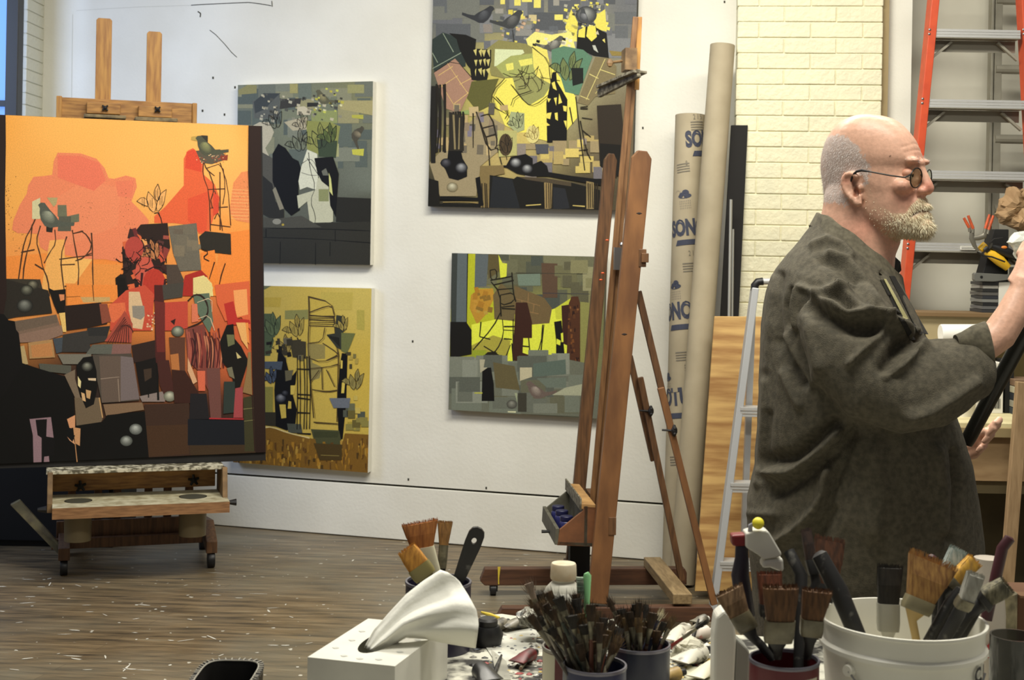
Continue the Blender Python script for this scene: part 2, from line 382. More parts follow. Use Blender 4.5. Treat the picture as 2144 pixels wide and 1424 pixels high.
# dark strip and conduit poles behind the tube
def leanboard(name, pxs, th, m, label, cat, bevel=.002, **kw):
    mb = MB(); pts = [P(*p) for p in pxs]; n = (pts[1] - pts[0]).cross(pts[2] - pts[0]).normalized()
    if n.y < 0: n = -n
    mb.prism(pts, n * th); return tag(build(name, mb, m, bevel=bevel), label, cat, **kw)
leanboard('black_strip', [(1476, 1225, 6.29), (1520, 1225, 6.29), (1566, 262, 6.40), (1531, 262, 6.40)], .012, mat('black_strip', (18, 16, 14), .8), 'narrow black strip standing between cardboard tube and brick pier', 'board')  # thin black slab filling the dark gap beside the pier
for i, (x0, x1, y0, c_) in enumerate(((1530.5, 1517, 418, 'upper thin'), (1535, 1527, 480, 'second'))):
    m = MB(); a_, b_ = P(x1, 1215, 6.12), P(x0, y0, 6.30); a_.z = .003
    m.tube([a_, a_ + (b_ - a_) * .55, a_ + (b_ - a_) * .56, b_], [.0095, .0095, .007, .007] if i == 0 else [.005] * 4, 12)
    tag(build('metal_pole', m, mat('pole_metal', (170, 170, 162), .4, .6), smooth=True), ('telescoping metal pole, thicker one left of brick pier' if i == 0 else 'thin metal rod right of the telescoping pole'), 'pole')
PLY = mat('plywood_grain', (206, 168, 104), .6, kind='noise', col2=(150, 106, 56), scale=3.2, stretch=(.8, .8, 8), amt=.9, lo=.38, hi=.62)
leanboard('plywood_sheet', [(1455, 1238, 5.97), (1700, 1238, 5.96), (1700, 664, 6.14), (1496, 662, 6.15)], .018, PLY, 'plywood sheet with wavy grain leaning behind the aluminium ladder', 'plywood')

# ladders
def step(mb, a, b_, depth, h, up=Vector((0, 0, 1)), back=Vector((0, 1, 0))):
    a, b_ = Vector(a), Vector(b_)
    for k in range(3):   # ribbed tread front
        o = up * (-h * (k + .5) / 3)
        mb.bar(a + o - back * .001 * k, b_ + o - back * .001 * k, .006, h / 3 - .0015, side=back)
    mb.bar(a + back * (depth / 2), b_ + back * (depth / 2), depth, .004, side=back)
ALU = mat('aluminium', (200, 200, 198), .38, .35, kind='noise', col2=(180, 180, 178), scale=60, stretch=(1, 20, 20), amt=.6)
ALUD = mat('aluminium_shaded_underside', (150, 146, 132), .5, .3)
ORG = mat('orange_fibreglass', (200, 78, 42), .5, kind='noise', col2=(178, 62, 34), scale=20, amt=.6)
LD = 6.0
lad = thing('step_ladder', 'orange fibreglass step ladder with aluminium treads by right wall', 'ladder', (P(2020, 700, LD).x, LD, 0))
def railpx(y, side):   # left/right rail centre at pixel row
    return (1954 - (y - 0) * .1010) if side == 0 else (2141 + (y - 0) * .055)
for sd in (0, 1):
    m = MB(); a_, b_ = P(railpx(1240, sd) , 1240, LD), P(railpx(-200, sd), -200, LD); a_.z = 0
    m.bar(a_, b_, .075, .034, side=(0, 1, 0)); r_ = build('side_rail', m, ORG, lad, bevel=.003)
    for y in (62, 71, 207, 216, 357, 366, 511, 520):
        rv = MB(); rv.sphere(P(railpx(y, sd) - 1, y, LD - .038), .006, 8, (1, .5, 1)); build('rivet', rv, METAL, r_, smooth=True)
for y in (-86, 60, 207, 356, 507, 660, 815, 970, 1120):
    t = MB(); xl, xr2 = railpx(y, 0) + 9, railpx(y, 1) - 8
    a_, b_ = P(xl, y, LD - .03), P(xr2, y + 2, LD - .03); b_.z = a_.z
    for k in range(3): t.bar(a_ + Vector((0, 0, -.006 - .012 * k)), b_ + Vector((0, 0, -.006 - .012 * k)), .006, .0105, side=(0, 1, 0))
    t.bar(a_ + Vector((0, .03, -.003)), b_ + Vector((0, .03, -.003)), .06, .004, side=(0, 1, 0))
    st = build('tread', t, ALU, lad)
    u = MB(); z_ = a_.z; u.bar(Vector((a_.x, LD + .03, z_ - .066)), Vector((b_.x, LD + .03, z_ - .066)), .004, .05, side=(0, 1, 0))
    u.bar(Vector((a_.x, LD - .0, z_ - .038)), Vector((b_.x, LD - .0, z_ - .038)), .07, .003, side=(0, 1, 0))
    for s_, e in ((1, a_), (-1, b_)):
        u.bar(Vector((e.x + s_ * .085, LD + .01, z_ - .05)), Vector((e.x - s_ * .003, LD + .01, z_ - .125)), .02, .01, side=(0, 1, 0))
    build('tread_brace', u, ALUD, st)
lb = MB(); p_ = P(2012, 519, LD - .05); lb.box((p_.x, p_.y + .006, p_.z - .008), (p_.x + .075, p_.y + .012, p_.z + .008)); build('warning_label', lb, mat('label_white', (222, 220, 210), .6), lad, )
lt = MB()
for k in range(12): lt.box((p_.x + .005 + k * .0055, p_.y + .0052, p_.z - .004), (p_.x + .009 + k * .0055, p_.y + .006, p_.z - .001)); lt.box((p_.x + .005 + k * .0055, p_.y + .0052, p_.z + .002), (p_.x + .0085 + k * .0055, p_.y + .006, p_.z + .004))
build('label_print', lt, mat('print_grey', (110, 110, 105), .7), lad)
# extension ladder behind
el = thing('extension_ladder', 'grey aluminium extension ladder standing behind orange step ladder', 'ladder', (P(2120, 700, 6.3).x, 6.3, 0))
AG = mat('weathered_aluminium', (158, 154, 138), .5, .25, kind='noise', col2=(140, 136, 120), scale=12, amt=.7)
for x0, x1 in ((2078, 2064), (2262, 2250)):
    m = MB(); a_, b_ = P(x1, 1180, 6.32), P(x0 + 10, -180, 6.5); a_.z = 0
    for dx, w2 in ((-.019, .012), (.012, .034)): m.bar(a_ + Vector((dx, 0, 0)), b_ + Vector((dx, 0, 0)), .05 if dx < 0 else .03, w2, side=(0, 1, 0))
    build('side_rail', m, AG, el, bevel=.002)
for y in (0, 145, 291, 437, 583, 730, 880, 1030):
    m = MB(); xx = 2086 - (y) * .0115; D_ = 6.49 - (y + 180) / 1400 * .18
    a_ = P(xx, y, D_); b_ = Vector((P(2252, y, D_).x, a_.y, a_.z)); m.tube([a_, b_], [.022, .022], 10, flat=.7); build('rung', m, AG, el)
# small aluminium ladder left of the person
SD = 5.9
sl = thing('folding_ladder', 'small aluminium folding ladder standing behind the person', 'ladder', (P(1560, 900, SD).x, 5.82, 0))
ALR = mat('ladder_rail_aluminium', (186, 188, 190), .4, .3)
def sp_(t, side):   # point along the front frame
    top = P(1581 if side == 0 else 1755, 597, 5.84); bot = P(1491 if side == 0 else 1795, 1243, 5.70); bot.z = 0
    return bot + (top - bot) * t
for sd in (0, 1):
    m = MB(); m.bar(sp_(0, sd), sp_(.99, sd), .055, .028, side=(0, 1, 0)); build('side_rail', m, ALR, sl, bevel=.003)
    m = MB(); t_ = sp_(.99, sd) + Vector((0, .0, 0)); sg = 1 if sd == 0 else -1
    m.tube([t_ + Vector((0, 0, -.01)), t_ + Vector((0, 0, .012)), t_ + Vector((sg * .012, 0, .027)), t_ + Vector((sg * .034, 0, .03))], .017, 10); build('corner_cap', m, BLACK, sl, smooth=True)
    m = MB(); m.bar(Vector((t_.x - sg * .02, 5.91, .0)), Vector((t_.x, 5.88, t_.z - .04)), .03, .025); build('rear_leg', m, ALR, sl)
m = MB(); a_, b_ = sp_(.99, 0) + Vector((.034, 0, .03)), sp_(.99, 1) + Vector((-.034, 0, .03)); m.tube([a_, b_], .014, 12); build('top_rail', m, ALU, sl, smooth=True)
for y in (838, 985, 1136):
    t = 1 - (y - 597) / (1243 - 597); a_, b_ = sp_(t, 0) + Vector((.0, -.01, 0)), sp_(t, 1) + Vector((0, -.01, 0)); b_.z = a_.z; m = MB()
    for k in range(3): m.bar(a_ + Vector((0, -.02 + .002 * k, -.006 - .013 * k)), b_ + Vector((0, -.02 + .002 * k, -.006 - .013 * k)), .005, .0115)
    m.bar(a_ + Vector((0, .02, 0)), b_ + Vector((0, .02, 0)), .08, .004); build('tread', m, ALU, sl)

# ------------------------------------------------------------ dark cabinet at far left
x0, x1 = P(-120, 1000, 6.75).x, P(235, 1000, 6.75).x
cb = thing('dark_block', 'black low cabinet behind the left easel', 'block', ((x0 + x1) / 2, 7.0, 0))
DKC = mat('near_black_paint', (16, 15, 14), .7)
build('body', MB().box((x0, 6.78, .0), (x1, 7.2, .62)), DKC, cb, bevel=.004)  # plain near-black block filling the dark area behind the easel
build('block_front', MB().box((x0 + .02, 6.765, .03), (x1 - .02, 6.779, .5)), DKC, cb, bevel=.002)
# ------------------------------------------------------------ paintings: flat colour shapes on one canvas mesh each
def hx(h): return (s2l(int(h[0:2], 16) / 255), s2l(int(h[2:4], 16) / 255), s2l(int(h[4:6], 16) / 255), 1)
class Art:
    def __init__(s, p0, n, crop=(0, 0, 1)):
        s.p0, s.n = p0, n; s.k = 0; s.v = []; s.f = []; s.fc = []; s.crop = crop; s.clip = None; s.r = random.Random(11)
    def pt(s, x, y, off=0):
        return onplane(x, y, s.p0 + s.n * off, s.n)
    def px(s, x, y): return (s.crop[0] + x / s.crop[2], s.crop[1] + y / s.crop[2])
    def raw(s, pts, cols, off):
        o = len(s.v); s.v += [s.pt(x, y, off) for x, y in pts]; return o
    def poly(s, col, pts, abs_=False, jit=0):
        if not abs_: pts = [s.px(*p) for p in pts]
        if jit: pts = [(x + s.r.uniform(-jit, jit), y + s.r.uniform(-jit, jit)) for x, y in pts]
        if s.clip:
            pts = clipq(pts, s.clip) if len(s.clip) == 4 and isinstance(s.clip[0], tuple) else clip(pts, s.clip)
            if len(pts) < 3: return
        s.k += 1; off = .0006 + s.k * .000012
        o = len(s.v); s.v += [s.pt(x, y, off) for x, y in pts]
        c = hx(col) if isinstance(col, str) else col
        for t in tessellate_polygon([[Vector((x, y, 0)) for x, y in pts]]): s.f.append([o + i for i in t]); s.fc.append(c)
    def line(s, col, pts, w=1.5, wob=0, abs_=False):
        if not abs_: pts = [s.px(*p) for p in pts]
        if wob: pts = [(x + s.r.uniform(-wob, wob), y + s.r.uniform(-wob, wob)) for x, y in pts]
        # smooth a little
        if len(pts) > 2:
            q = [pts[0]]
            for i in range(len(pts) - 1):
                a, b_ = pts[i], pts[i + 1]; q += [(a[0] * .75 + b_[0] * .25, a[1] * .75 + b_[1] * .25), (a[0] * .25 + b_[0] * .75, a[1] * .25 + b_[1] * .75)]
            pts = q + [pts[-1]]
        L_, R_ = [], []
        for i, p in enumerate(pts):
            a, b_ = pts[max(i - 1, 0)], pts[min(i + 1, len(pts) - 1)]; dx, dy = b_[0] - a[0], b_[1] - a[1]; l = math.hypot(dx, dy) or 1
            ww = w * s.r.uniform(.6, 1.15) / 2; L_.append((p[0] - dy / l * ww, p[1] + dx / l * ww)); R_.append((p[0] + dy / l * ww, p[1] - dx / l * ww))
        s.k += 1; off = .0006 + s.k * .000012; c = hx(col)
        for i in range(len(pts) - 1):
            o = len(s.v); s.v += [s.pt(x, y, off) for x, y in (L_[i], L_[i + 1], R_[i + 1], R_[i])]; s.f.append([o, o + 1, o + 2, o + 3]); s.fc.append(c)
    def patches(s, x0, y0, x1, y1, n, sz, pal, rot=0, asp=1.0):
        for _ in range(n):
            x, y = s.r.uniform(x0, x1), s.r.uniform(y0, y1); w_, h_ = s.r.uniform(*sz) * asp, s.r.uniform(*sz) ; a = s.r.uniform(-rot, rot)
            q = [(x + dx * math.cos(a) - dy * math.sin(a), y + dx * math.sin(a) + dy * math.cos(a)) for dx, dy in ((-w_ / 2, -h_ / 2), (w_ / 2, -h_ / 2), (w_ / 2, h_ / 2), (-w_ / 2, h_ / 2))]
            s.poly(s.r.choice(pal), [(min(max(a_, x0 - sz[0]), x1 + sz[0]), min(max(b_, y0 - sz[0]), y1 + sz[0])) for a_, b_ in q])
    def speck(s, x0, y0, x1, y1, n, sz, pal):
        for _ in range(n):
            x, y = s.r.uniform(x0, x1), s.r.uniform(y0, y1); z = s.r.uniform(*sz)
            s.poly(s.r.choice(pal), [(x, y), (x + z, y + z * .2), (x + z * .8, y + z), (x - z * .1, y + z * .7)]); s.k -= 1
    def disc(s, col, x, y, rx, ry, n=16, a0=0):
        s.poly(col, [(x + rx * math.cos(t) * math.cos(a0) - ry * math.sin(t) * math.sin(a0), y + rx * math.cos(t) * math.sin(a0) + ry * math.sin(t) * math.cos(a0)) for t in [2 * math.pi * i / n for i in range(n)]])
    def egg(s, x, y, r, dark='2c2c2c', light='a3a69c'):
        d, l = hx(dark), hx(light)
        for i in range(9):
            t = i / 8; c = tuple(d[j] + (l[j] - d[j]) * t ** 1.3 for j in range(3)) + (1,)
            s.disc(c, x - r * .05 * t + 0 * r, y - r * .28 * t, r * (1 - .82 * t), r * .85 * (1 - .82 * t))
    def bird(s, x, y, sc_, fl=1, dark='4a4a44', light='8c8d82', rot=0):
        B = [(-1, -.55), (-.85, -.75), (-.6, -.8), (-.38, -.62), (-.1, -.4), (.35, -.12), (.65, .15), (1.15, .12), (1.7, 0), (1.72, .22), (1.1, .42), (.55, .6), (.2, .75), (-.2, .72), (-.55, .4), (-.75, .0), (-.82, -.35)]
        T = lambda p, k_=1, ox=0, oy=0: (x + fl * sc_ * ((p[0] * k_ + ox) * math.cos(rot) - (p[1] * k_ + oy) * math.sin(rot)), y + sc_ * ((p[0] * k_ + ox) * math.sin(rot) + (p[1] * k_ + oy) * math.cos(rot)))
        s.poly(dark, [T(p) for p in B])
        d, l = hx(dark), hx(light)
        for i in range(1, 6):
            t = i / 5; c = tuple(d[j] + (l[j] - d[j]) * t for j in range(3)) + (1,)
            s.disc(c, *T((-.12, .12), 1, 0, -.06 * i), sc_ * .62 * (1 - .75 * t), sc_ * .40 * (1 - .7 * t), 12, .7 * fl)
    def tulip(s, x, y, sc_, col=None, ln='2a2118', lw=1.2, rot=0, stem=None):
        Tm = lambda p: (x + sc_ * (p[0] * math.cos(rot) - p[1] * math.sin(rot)), y + sc_ * (p[0] * math.sin(rot) + p[1] * math.cos(rot)))
        pet = [[(-.5, -.45), (-.55, .1), (-.3, .7), (.15, 1), (.25, .5), (.05, 0)], [(.1, -1.1), (-.1, -.6), (0, -.1), (.3, .2), (.4, -.5)], [(.75, -.8), (.35, -.4), (.2, .4), (.35, .95), (.7, .4), (.75, -.2)], [(-1.2, .35), (-.9, .0), (-.5, .1), (-.3, .6), (-.7, .55)]]
        for p in pet:
            if col: s.poly(col, [Tm(a) for a in p])
        for p in pet:
            s.line(ln, [Tm(a) for a in p + [p[0]]], lw)
            cx_ = sum(a[0] for a in p) / len(p); cy_ = sum(a[1] for a in p) / len(p)
            s.line(ln, [Tm((cx_, cy_ - .35)), Tm((cx_ + .04, cy_)), Tm((cx_ + .1, cy_ + .35))], lw * .8); s.line(ln, [Tm((cx_ - .12, cy_ - .2)), Tm((cx_ - .05, cy_ + .3))], lw * .7)
        if stem: s.line(ln, [Tm((.15, 1))] + stem, lw * 1.8)
    def chair(s, pts, col='3a2a1c', w=2.0):
        for p in pts: s.line(col, p, w, .5); s.line(col, [(a[0] + 6, a[1] + 3) for a in p], w * .5, .5)
    def bricks(s, col, quad, nu, nv, w=1.2):
        (ax, ay), (bx, by), (cx_, cy_), (dx, dy) = quad
        Q = lambda u, v: ((ax * (1 - u) + bx * u) * (1 - v) + (dx * (1 - u) + cx_ * u) * v, (ay * (1 - u) + by * u) * (1 - v) + (dy * (1 - u) + cy_ * u) * v)
        for j in range(1, nv): s.line(col, [Q(0, j / nv), Q(1, j / nv)], w)
        for j in range(nv):
            for i in range(nu):
                u = (i + (.5 if j % 2 else 1)) / nu
                if u < 1: s.line(col, [Q(u, j / nv), Q(u, (j + 1) / nv)], w)
def clipq(pts, quad):
    for i in range(4):
        a, b_ = quad[i], quad[(i + 1) % 4]; f = lambda p: (b_[0] - a[0]) * (p[1] - a[1]) - (b_[1] - a[1]) * (p[0] - a[0]); out = []
        for k in range(len(pts)):
            p, q_ = pts[k - 1], pts[k]; fp, fq = f(p), f(q_)
            if (fp >= 0) != (fq >= 0): t = fp / (fp - fq); out.append((p[0] + (q_[0] - p[0]) * t, p[1] + (q_[1] - p[1]) * t))
            if fq >= 0: out.append(q_)
        pts = out
        if len(pts) < 3: return []
    return pts
def clip(pts, box):
    x0, y0, x1, y1 = box
    def cut(pts, ins, inter):
        out = []
        for i in range(len(pts)):
            a, b_ = pts[i - 1], pts[i]; ia, ib = ins(a), ins(b_)
            if ib:
                if not ia: out.append(inter(a, b_))
                out.append(b_)
            elif ia: out.append(inter(a, b_))
        return out
    ix = lambda X: (lambda a, b_: (X, a[1] + (b_[1] - a[1]) * (X - a[0]) / (b_[0] - a[0])))
    iy = lambda Y: (lambda a, b_: (a[0] + (b_[0] - a[0]) * (Y - a[1]) / (b_[1] - a[1]), Y))
    for ins, it in ((lambda p: p[0] >= x0, ix(x0)), (lambda p: p[0] <= x1, ix(x1)), (lambda p: p[1] >= y0, iy(y0)), (lambda p: p[1] <= y1, iy(y1))):
        if len(pts) < 3: return []
        pts = cut(pts, ins, it)
    return pts
def finish_art(name, art, corners, bg, thick, side_mat, parent=None, nx=34, ny=34, edge=None):
    """corners: 4 pixel corners TL TR BR BL; bg: list of (x,y,hex) control colours in pixels."""
    me_v = []; me_f = []; cols = []
    TL, TR, BR_, BL = corners
    ctrl = [(x, y, hx(h)) for x, y, h in bg]
    def bgc(x, y):
        tw = 0; c = [0, 0, 0]
        for a, b_, k in ctrl:
            w_ = 1 / ((a - x) ** 2 + (b_ - y) ** 2 + 20) ** 1.6; tw += w_
            for j in range(3): c[j] += k[j] * w_
        return (c[0] / tw, c[1] / tw, c[2] / tw, 1)
    gv = []
    for j in range(ny + 1):
        for i in range(nx + 1):
            u, v = i / nx, j / ny
            x = (TL[0] * (1 - u) + TR[0] * u) * (1 - v) + (BL[0] * (1 - u) + BR_[0] * u) * v
            y = (TL[1] * (1 - u) + TR[1] * u) * (1 - v) + (BL[1] * (1 - u) + BR_[1] * u) * v
            me_v.append(art.pt(x, y, 0)); gv.append((x, y))
    for j in range(ny):
        for i in range(nx):
            a = j * (nx + 1) + i; me_f.append([a, a + 1, a + nx + 2, a + nx + 1]); cols.append([bgc(*gv[t]) for t in me_f[-1]])
    nf_art0 = len(me_f); o = len(me_v); me_v += art.v
    for f, c in zip(art.f, art.fc): me_f.append([i + o for i in f]); cols.append([c] * len(f))
    nf = len(me_f)
    cs = [art.pt(*c, 0) for c in corners]; o = len(me_v); me_v += cs + [c - art.n * thick for c in cs]
    for i in range(4):
        j = (i + 1) % 4; me_f.append([o + i, o + j, o + 4 + j, o + 4 + i]); cols.append([(1, 1, 1, 1)] * 4)
    me_f.append([o + 4, o + 5, o + 6, o + 7]); cols.append([(1, 1, 1, 1)] * 4)
    me = bpy.data.meshes.new(name); ob = bpy.data.objects.new(name, me)
    if parent: ob.parent = parent; I = wmat(parent).inverted(); vs = [I @ v for v in me_v]
    else:
        zz = min(v.z for v in me_v); c0 = (cs[2] + cs[3]) / 2; org = Vector((c0.x, c0.y, zz)); ob.location = org; vs = [v - org for v in me_v]
    me.from_pydata(vs, [], me_f); me.materials.append(paint_mat()); me.materials.append(side_mat)
    for i, p in enumerate(me.polygons): p.material_index = 0 if i < nf else 1
    at = me.color_attributes.new('paint', 'FLOAT_COLOR', 'CORNER'); flat = []
    for p, c in zip(me.polygons, cols):
        for q_ in c: flat += list(q_)
    at.data.foreach_set('color', flat)
    COL.objects.link(ob); return ob
CANV = mat('white_canvas_edge', (228, 226, 214), .8)
CANVD = mat('dark_painted_edge', (88, 84, 62), .8)
WP = wp(0, .045)
GREY4 = ['6f7468', '5f6860', '7e8272', '8a8a70', '59625c', '747a66', '99946e']
# ---- small tall grey canvas (left top)
A = Art(WP, WN, (480, 150, 3.3125)); A.clip = [(498, 178), (781, 170), (775, 555), (495, 550)]
A.patches(70, 90, 980, 620, 46, (50, 170), GREY4, 0, 1.3)
for c, p in (('6d766a', [(480, 80), (570, 80), (570, 190), (480, 190)]), ('8f8a5c', [(60, 130), (130, 90), (190, 95), (190, 150), (70, 160)]), ('a39c66', [(420, 85), (475, 85), (475, 150), (420, 150)]), ('a89f70', [(770, 200), (1000, 200), (1000, 305), (770, 260)]), ('9a9868', [(820, 90), (935, 90), (935, 150), (820, 150)]),
             ('8e9660', [(570, 270), (750, 270), (750, 360), (570, 350)]), ('a8a878', [(640, 500), (760, 500), (760, 590), (640, 590)])): A.poly(c, p)
A.poly('5c5f5a', [(160, 205), (300, 150), (350, 160), (350, 320), (175, 325)]); A.poly('3f4444', [(240, 150), (355, 150), (300, 200), (250, 260), (180, 290), (170, 210)]); A.poly('3c3a36', [(355, 190), (500, 185), (490, 240), (350, 260)]); A.poly('2f2e2a', [(540, 215), (620, 215), (620, 240), (540, 245)])
A.speck(160, 150, 760, 330, 60, (10, 26), ['4a4a44', 'b5b09a', '55564e', '8c8a78', 'c0b89c'])
A.poly('c8bfa4', [(470, 245), (520, 240), (570, 270), (560, 300), (470, 300)]); A.poly('bdb59c', [(155, 380), (210, 350), (280, 350), (310, 420), (290, 470), (250, 530), (310, 660), (230, 640), (200, 480)])
A.poly('b5ac90', [(380, 350), (540, 310), (560, 400), (440, 410)])
A.bird(655, 180, 62, 1, '5f5d48', '9c9468', .15); A.speck(570, 110, 780, 270, 26, (12, 24), ['c8cc5c', 'dcd8a8', '46443a', 'b8b04c'])
A.poly('b3b04c', [(850, 300), (930, 300), (930, 330), (850, 320)]); A.bird(892, 440, 60, 1, '4e4a3e', '8d836b', 1.45); A.poly('c2bf4e', [(850, 540), (935, 535), (930, 585), (855, 575)])
A.poly('8d9050', [(535, 340), (700, 350), (770, 380), (760, 440), (740, 600), (640, 590), (590, 560), (540, 540)]); A.poly('3d4a36', [(610, 470), (750, 480), (740, 600), (620, 590)])
A.tulip(620, 450, 90, None, '22241c', 1.6); A.tulip(690, 430, 70, '5d6a3a', '1e211a', 1.5); A.tulip(480, 480, 80, None, '1c1a16', 1.4); A.tulip(310, 330, 70, None, '1c1a16', 1.3); A.tulip(500, 350, 55, None, '1c1a16', 1.2)
A.poly('0c0b09', [(300, 570), (340, 500), (390, 530), (440, 600), (480, 620), (500, 680), (480, 760), (480, 860), (490, 960), (430, 1000), (360, 930), (330, 850), (300, 780)]); A.poly('55534a', [(230, 560), (300, 600), (300, 760), (330, 850), (300, 960), (232, 960)])
A.poly('2a2924', [(232, 720), (300, 780), (320, 900), (380, 960), (380, 1030), (290, 1020), (235, 990)]); A.poly('8a8470', [(300, 820), (320, 800), (380, 950), (350, 960)])
A.poly('d8d8c0', [(540, 540), (610, 570), (620, 760), (600, 820), (540, 800), (490, 820), (480, 760), (500, 660)]); A.poly('c3c2a6', [(620, 700), (680, 670), (720, 860), (720, 1040), (640, 1070), (560, 1060), (540, 900), (480, 950), (470, 860), (600, 820)]); A.poly('8b8f62', [(620, 815), (690, 815), (690, 900), (620, 900)])
A.poly('0f0e0c', [(590, 600), (720, 590), (760, 710), (750, 850), (740, 1010), (700, 930), (690, 800), (640, 760), (610, 700)]); A.poly('d0d084', [(690, 700), (705, 740), (718, 860), (695, 830)]); A.poly('6b6c60', [(640, 690), (670, 670), (690, 720), (650, 720)])
A.line('14120f', [(550, 560), (560, 680), (600, 800), (560, 900), (600, 1000), (590, 1080)], 1.6); A.line('14120f', [(500, 700), (560, 720), (610, 720)], 1.2); A.line('14120f', [(540, 600), (620, 720)], 1.2); A.line('14120f', [(500, 640), (560, 600), (600, 640), (620, 740)], 1.1)
A.poly('26251f', [(750, 870), (990, 880), (990, 1045), (740, 1040)]); A.poly('302f28', [(0, 1060), (985, 1040), (985, 1350), (0, 1330)]); A.poly('4c4b42', [(230, 1010), (330, 1020), (500, 1000), (640, 1080), (230, 1090)]); A.disc('8f8d80', 330, 1040, 30, 20); A.disc('b29c40', 372, 1062, 9, 8)
for p in ([(235, 1085), (600, 1090), (980, 1105)], [(235, 1150), (600, 1160), (980, 1188)], [(735, 1100), (735, 1180)], [(355, 1180), (352, 1335)], [(598, 1185), (598, 1340)], [(700, 1180), (698, 1280)], [(255, 1090), (255, 1150)]): A.line('0e0e0b', p, 1.8)
tag(finish_art('canvas_painting', A, [(498, 178), (781, 170), (775, 555), (495, 550)], [(500, 180, '6f7568'), (780, 172, '7f8060'), (640, 250, '7b806a'), (775, 380, '6f7569'), (640, 420, '5e6257'), (775, 430, '54564a'), (640, 540, '30302a'), (500, 540, '30302a'), (500, 350, '6a6c60')], .041, CANV), 'tall grey canvas of black shapes and birds, upper left on white wall', 'painting', 'canvases on the white wall')
# ---- yellow canvas (left bottom)
A = Art(WP, WN, (480, 580, 3.39)); A.clip = [(494, 597), (778, 604), (770, 990), (488, 968)]
for c, p in (('c0a544', [(240, 145), (370, 145), (360, 215), (240, 210)]), ('c2ad52', [(650, 108), (880, 110), (870, 235), (650, 230)]), ('b5a64e', [(905, 235), (960, 235), (960, 380), (905, 370)]), ('8d8a50', [(395, 238), (560, 232), (560, 300), (395, 300)]), ('6d7250', [(0, 60), (300, 62), (250, 90), (0, 90)])): A.poly(c, p)
A.poly('4f5c40', [(240, 260), (320, 260), (330, 400), (290, 560), (240, 560)]); A.tulip(300, 340, 85, '5c6a48', '262a1c', 1.3, 0, [(290, 500)]); A.tulip(470, 350, 80, 'a89448', '33291a', 1.4, 0, [(500, 470)]); A.tulip(390, 480, 70, '9c8848', '2c2417', 1.4)
A.poly('8d8350', [(560, 470), (680, 490), (680, 560), (650, 640), (660, 700), (570, 740), (550, 620)]); A.poly('c8ad4c', [(570, 150), (730, 190), (760, 560), (770, 800), (600, 820), (580, 400)]); A.poly('97884e', [(550, 470), (680, 480), (680, 580), (560, 590)]); A.poly('8f8350', [(570, 600), (660, 640), (640, 720), (570, 740)])
for p in ([(560, 140), (720, 180), (745, 270)], [(562, 140), (566, 300), (560, 450), (570, 700), (600, 1000)], [(570, 250), (700, 205), (730, 215)], [(570, 270), (740, 285)], [(570, 300), (745, 310)], [(565, 345), (750, 350)], [(680, 360), (660, 460), (560, 470)], [(660, 470), (770, 540), (760, 560), (690, 590)], [(550, 570), (660, 610), (770, 560)], [(560, 650), (700, 640), (770, 620)], [(655, 640), (660, 800)], [(590, 800), (700, 815), (775, 800)], [(690, 660), (750, 780)], [(570, 750), (640, 660)], [(775, 560), (765, 1030)], [(600, 1030), (770, 1040)], [(740, 280), (760, 480), (775, 560)]): A.line('4a3a20', p, 2.4, .6); A.line('5a4a2a', [(a + 9, b_ + 7) for a, b_ in p], 1.0, .8)
for yy in range(5): A.line('33291a', [(570, 275 + yy * 15), (750, 280 + yy * 15)], 2.0, 1)
A.poly('403a28', [(430, 450), (545, 440), (545, 580), (450, 570)]); A.patches(260, 430, 560, 620, 16, (18, 50), ['3a3526', '74683c', '1c1a14', 'c9b050', '6a6450'], .3)
A.poly('34362c', [(690, 410), (750, 400), (760, 270), (820, 280), (835, 370), (800, 400), (800, 520), (760, 500)]); A.poly('6c7040', [(795, 395), (895, 400), (860, 490), (835, 545), (795, 525)]); A.tulip(800, 330, 55, 'a5924a', '2c2417', 1.2); A.poly('202018', [(690, 415), (780, 430), (785, 500), (740, 450)])
A.poly('0b0a08', [(800, 540), (840, 545), (830, 900), (805, 1150), (778, 1155), (765, 900), (785, 620)]); A.poly('d8bf58', [(792, 590), (805, 595), (803, 650), (790, 650)]); A.poly('d8bf58', [(800, 750), (822, 745), (815, 825), (795, 825)])
A.tulip(890, 730, 75, '93864c', '3a301a', 1.3, .2); A.patches(840, 540, 910, 660, 8, (14, 34), ['7c7344', '4a442c', 'b09a4a']); A.patches(810, 830, 950, 980, 12, (25, 60), ['52564a', '34342a', 'c8b25a', '6c6c4e']); A.patches(820, 970, 970, 1080, 8, (30, 60), ['8e8446', 'a8963c', '6a6030'])
A.poly('0e0d0b', [(330, 700), (350, 510), (400, 580), (420, 660), (450, 700), (480, 660), (470, 760), (440, 800), (480, 940), (470, 1040), (410, 1090), (330, 1060), (320, 800)]); A.poly('666048', [(395, 665), (455, 660), (440, 730), (400, 740)]); A.poly('c9b050', [(355, 905), (400, 905), (405, 1000), (370, 1005)]); A.poly('c9b050', [(420, 880), (440, 885), (440, 935), (415, 935)]); A.poly('d4bb58', [(435, 770), (470, 770), (460, 835), (435, 835)])
A.egg(365, 860, 38, '20222a', '8a8c90'); A.egg(395, 825, 25, '15161a', '4a4c52'); A.poly('4a5460', [(250, 600), (380, 600), (370, 660), (250, 650)]); A.tulip(290, 700, 60, '4a5464', '15171c', 1.4); A.poly('8a8440', [(245, 780), (310, 780), (310, 965), (245, 965)]); A.poly('332f22', [(240, 960), (330, 960), (330, 1060), (240, 1050)])
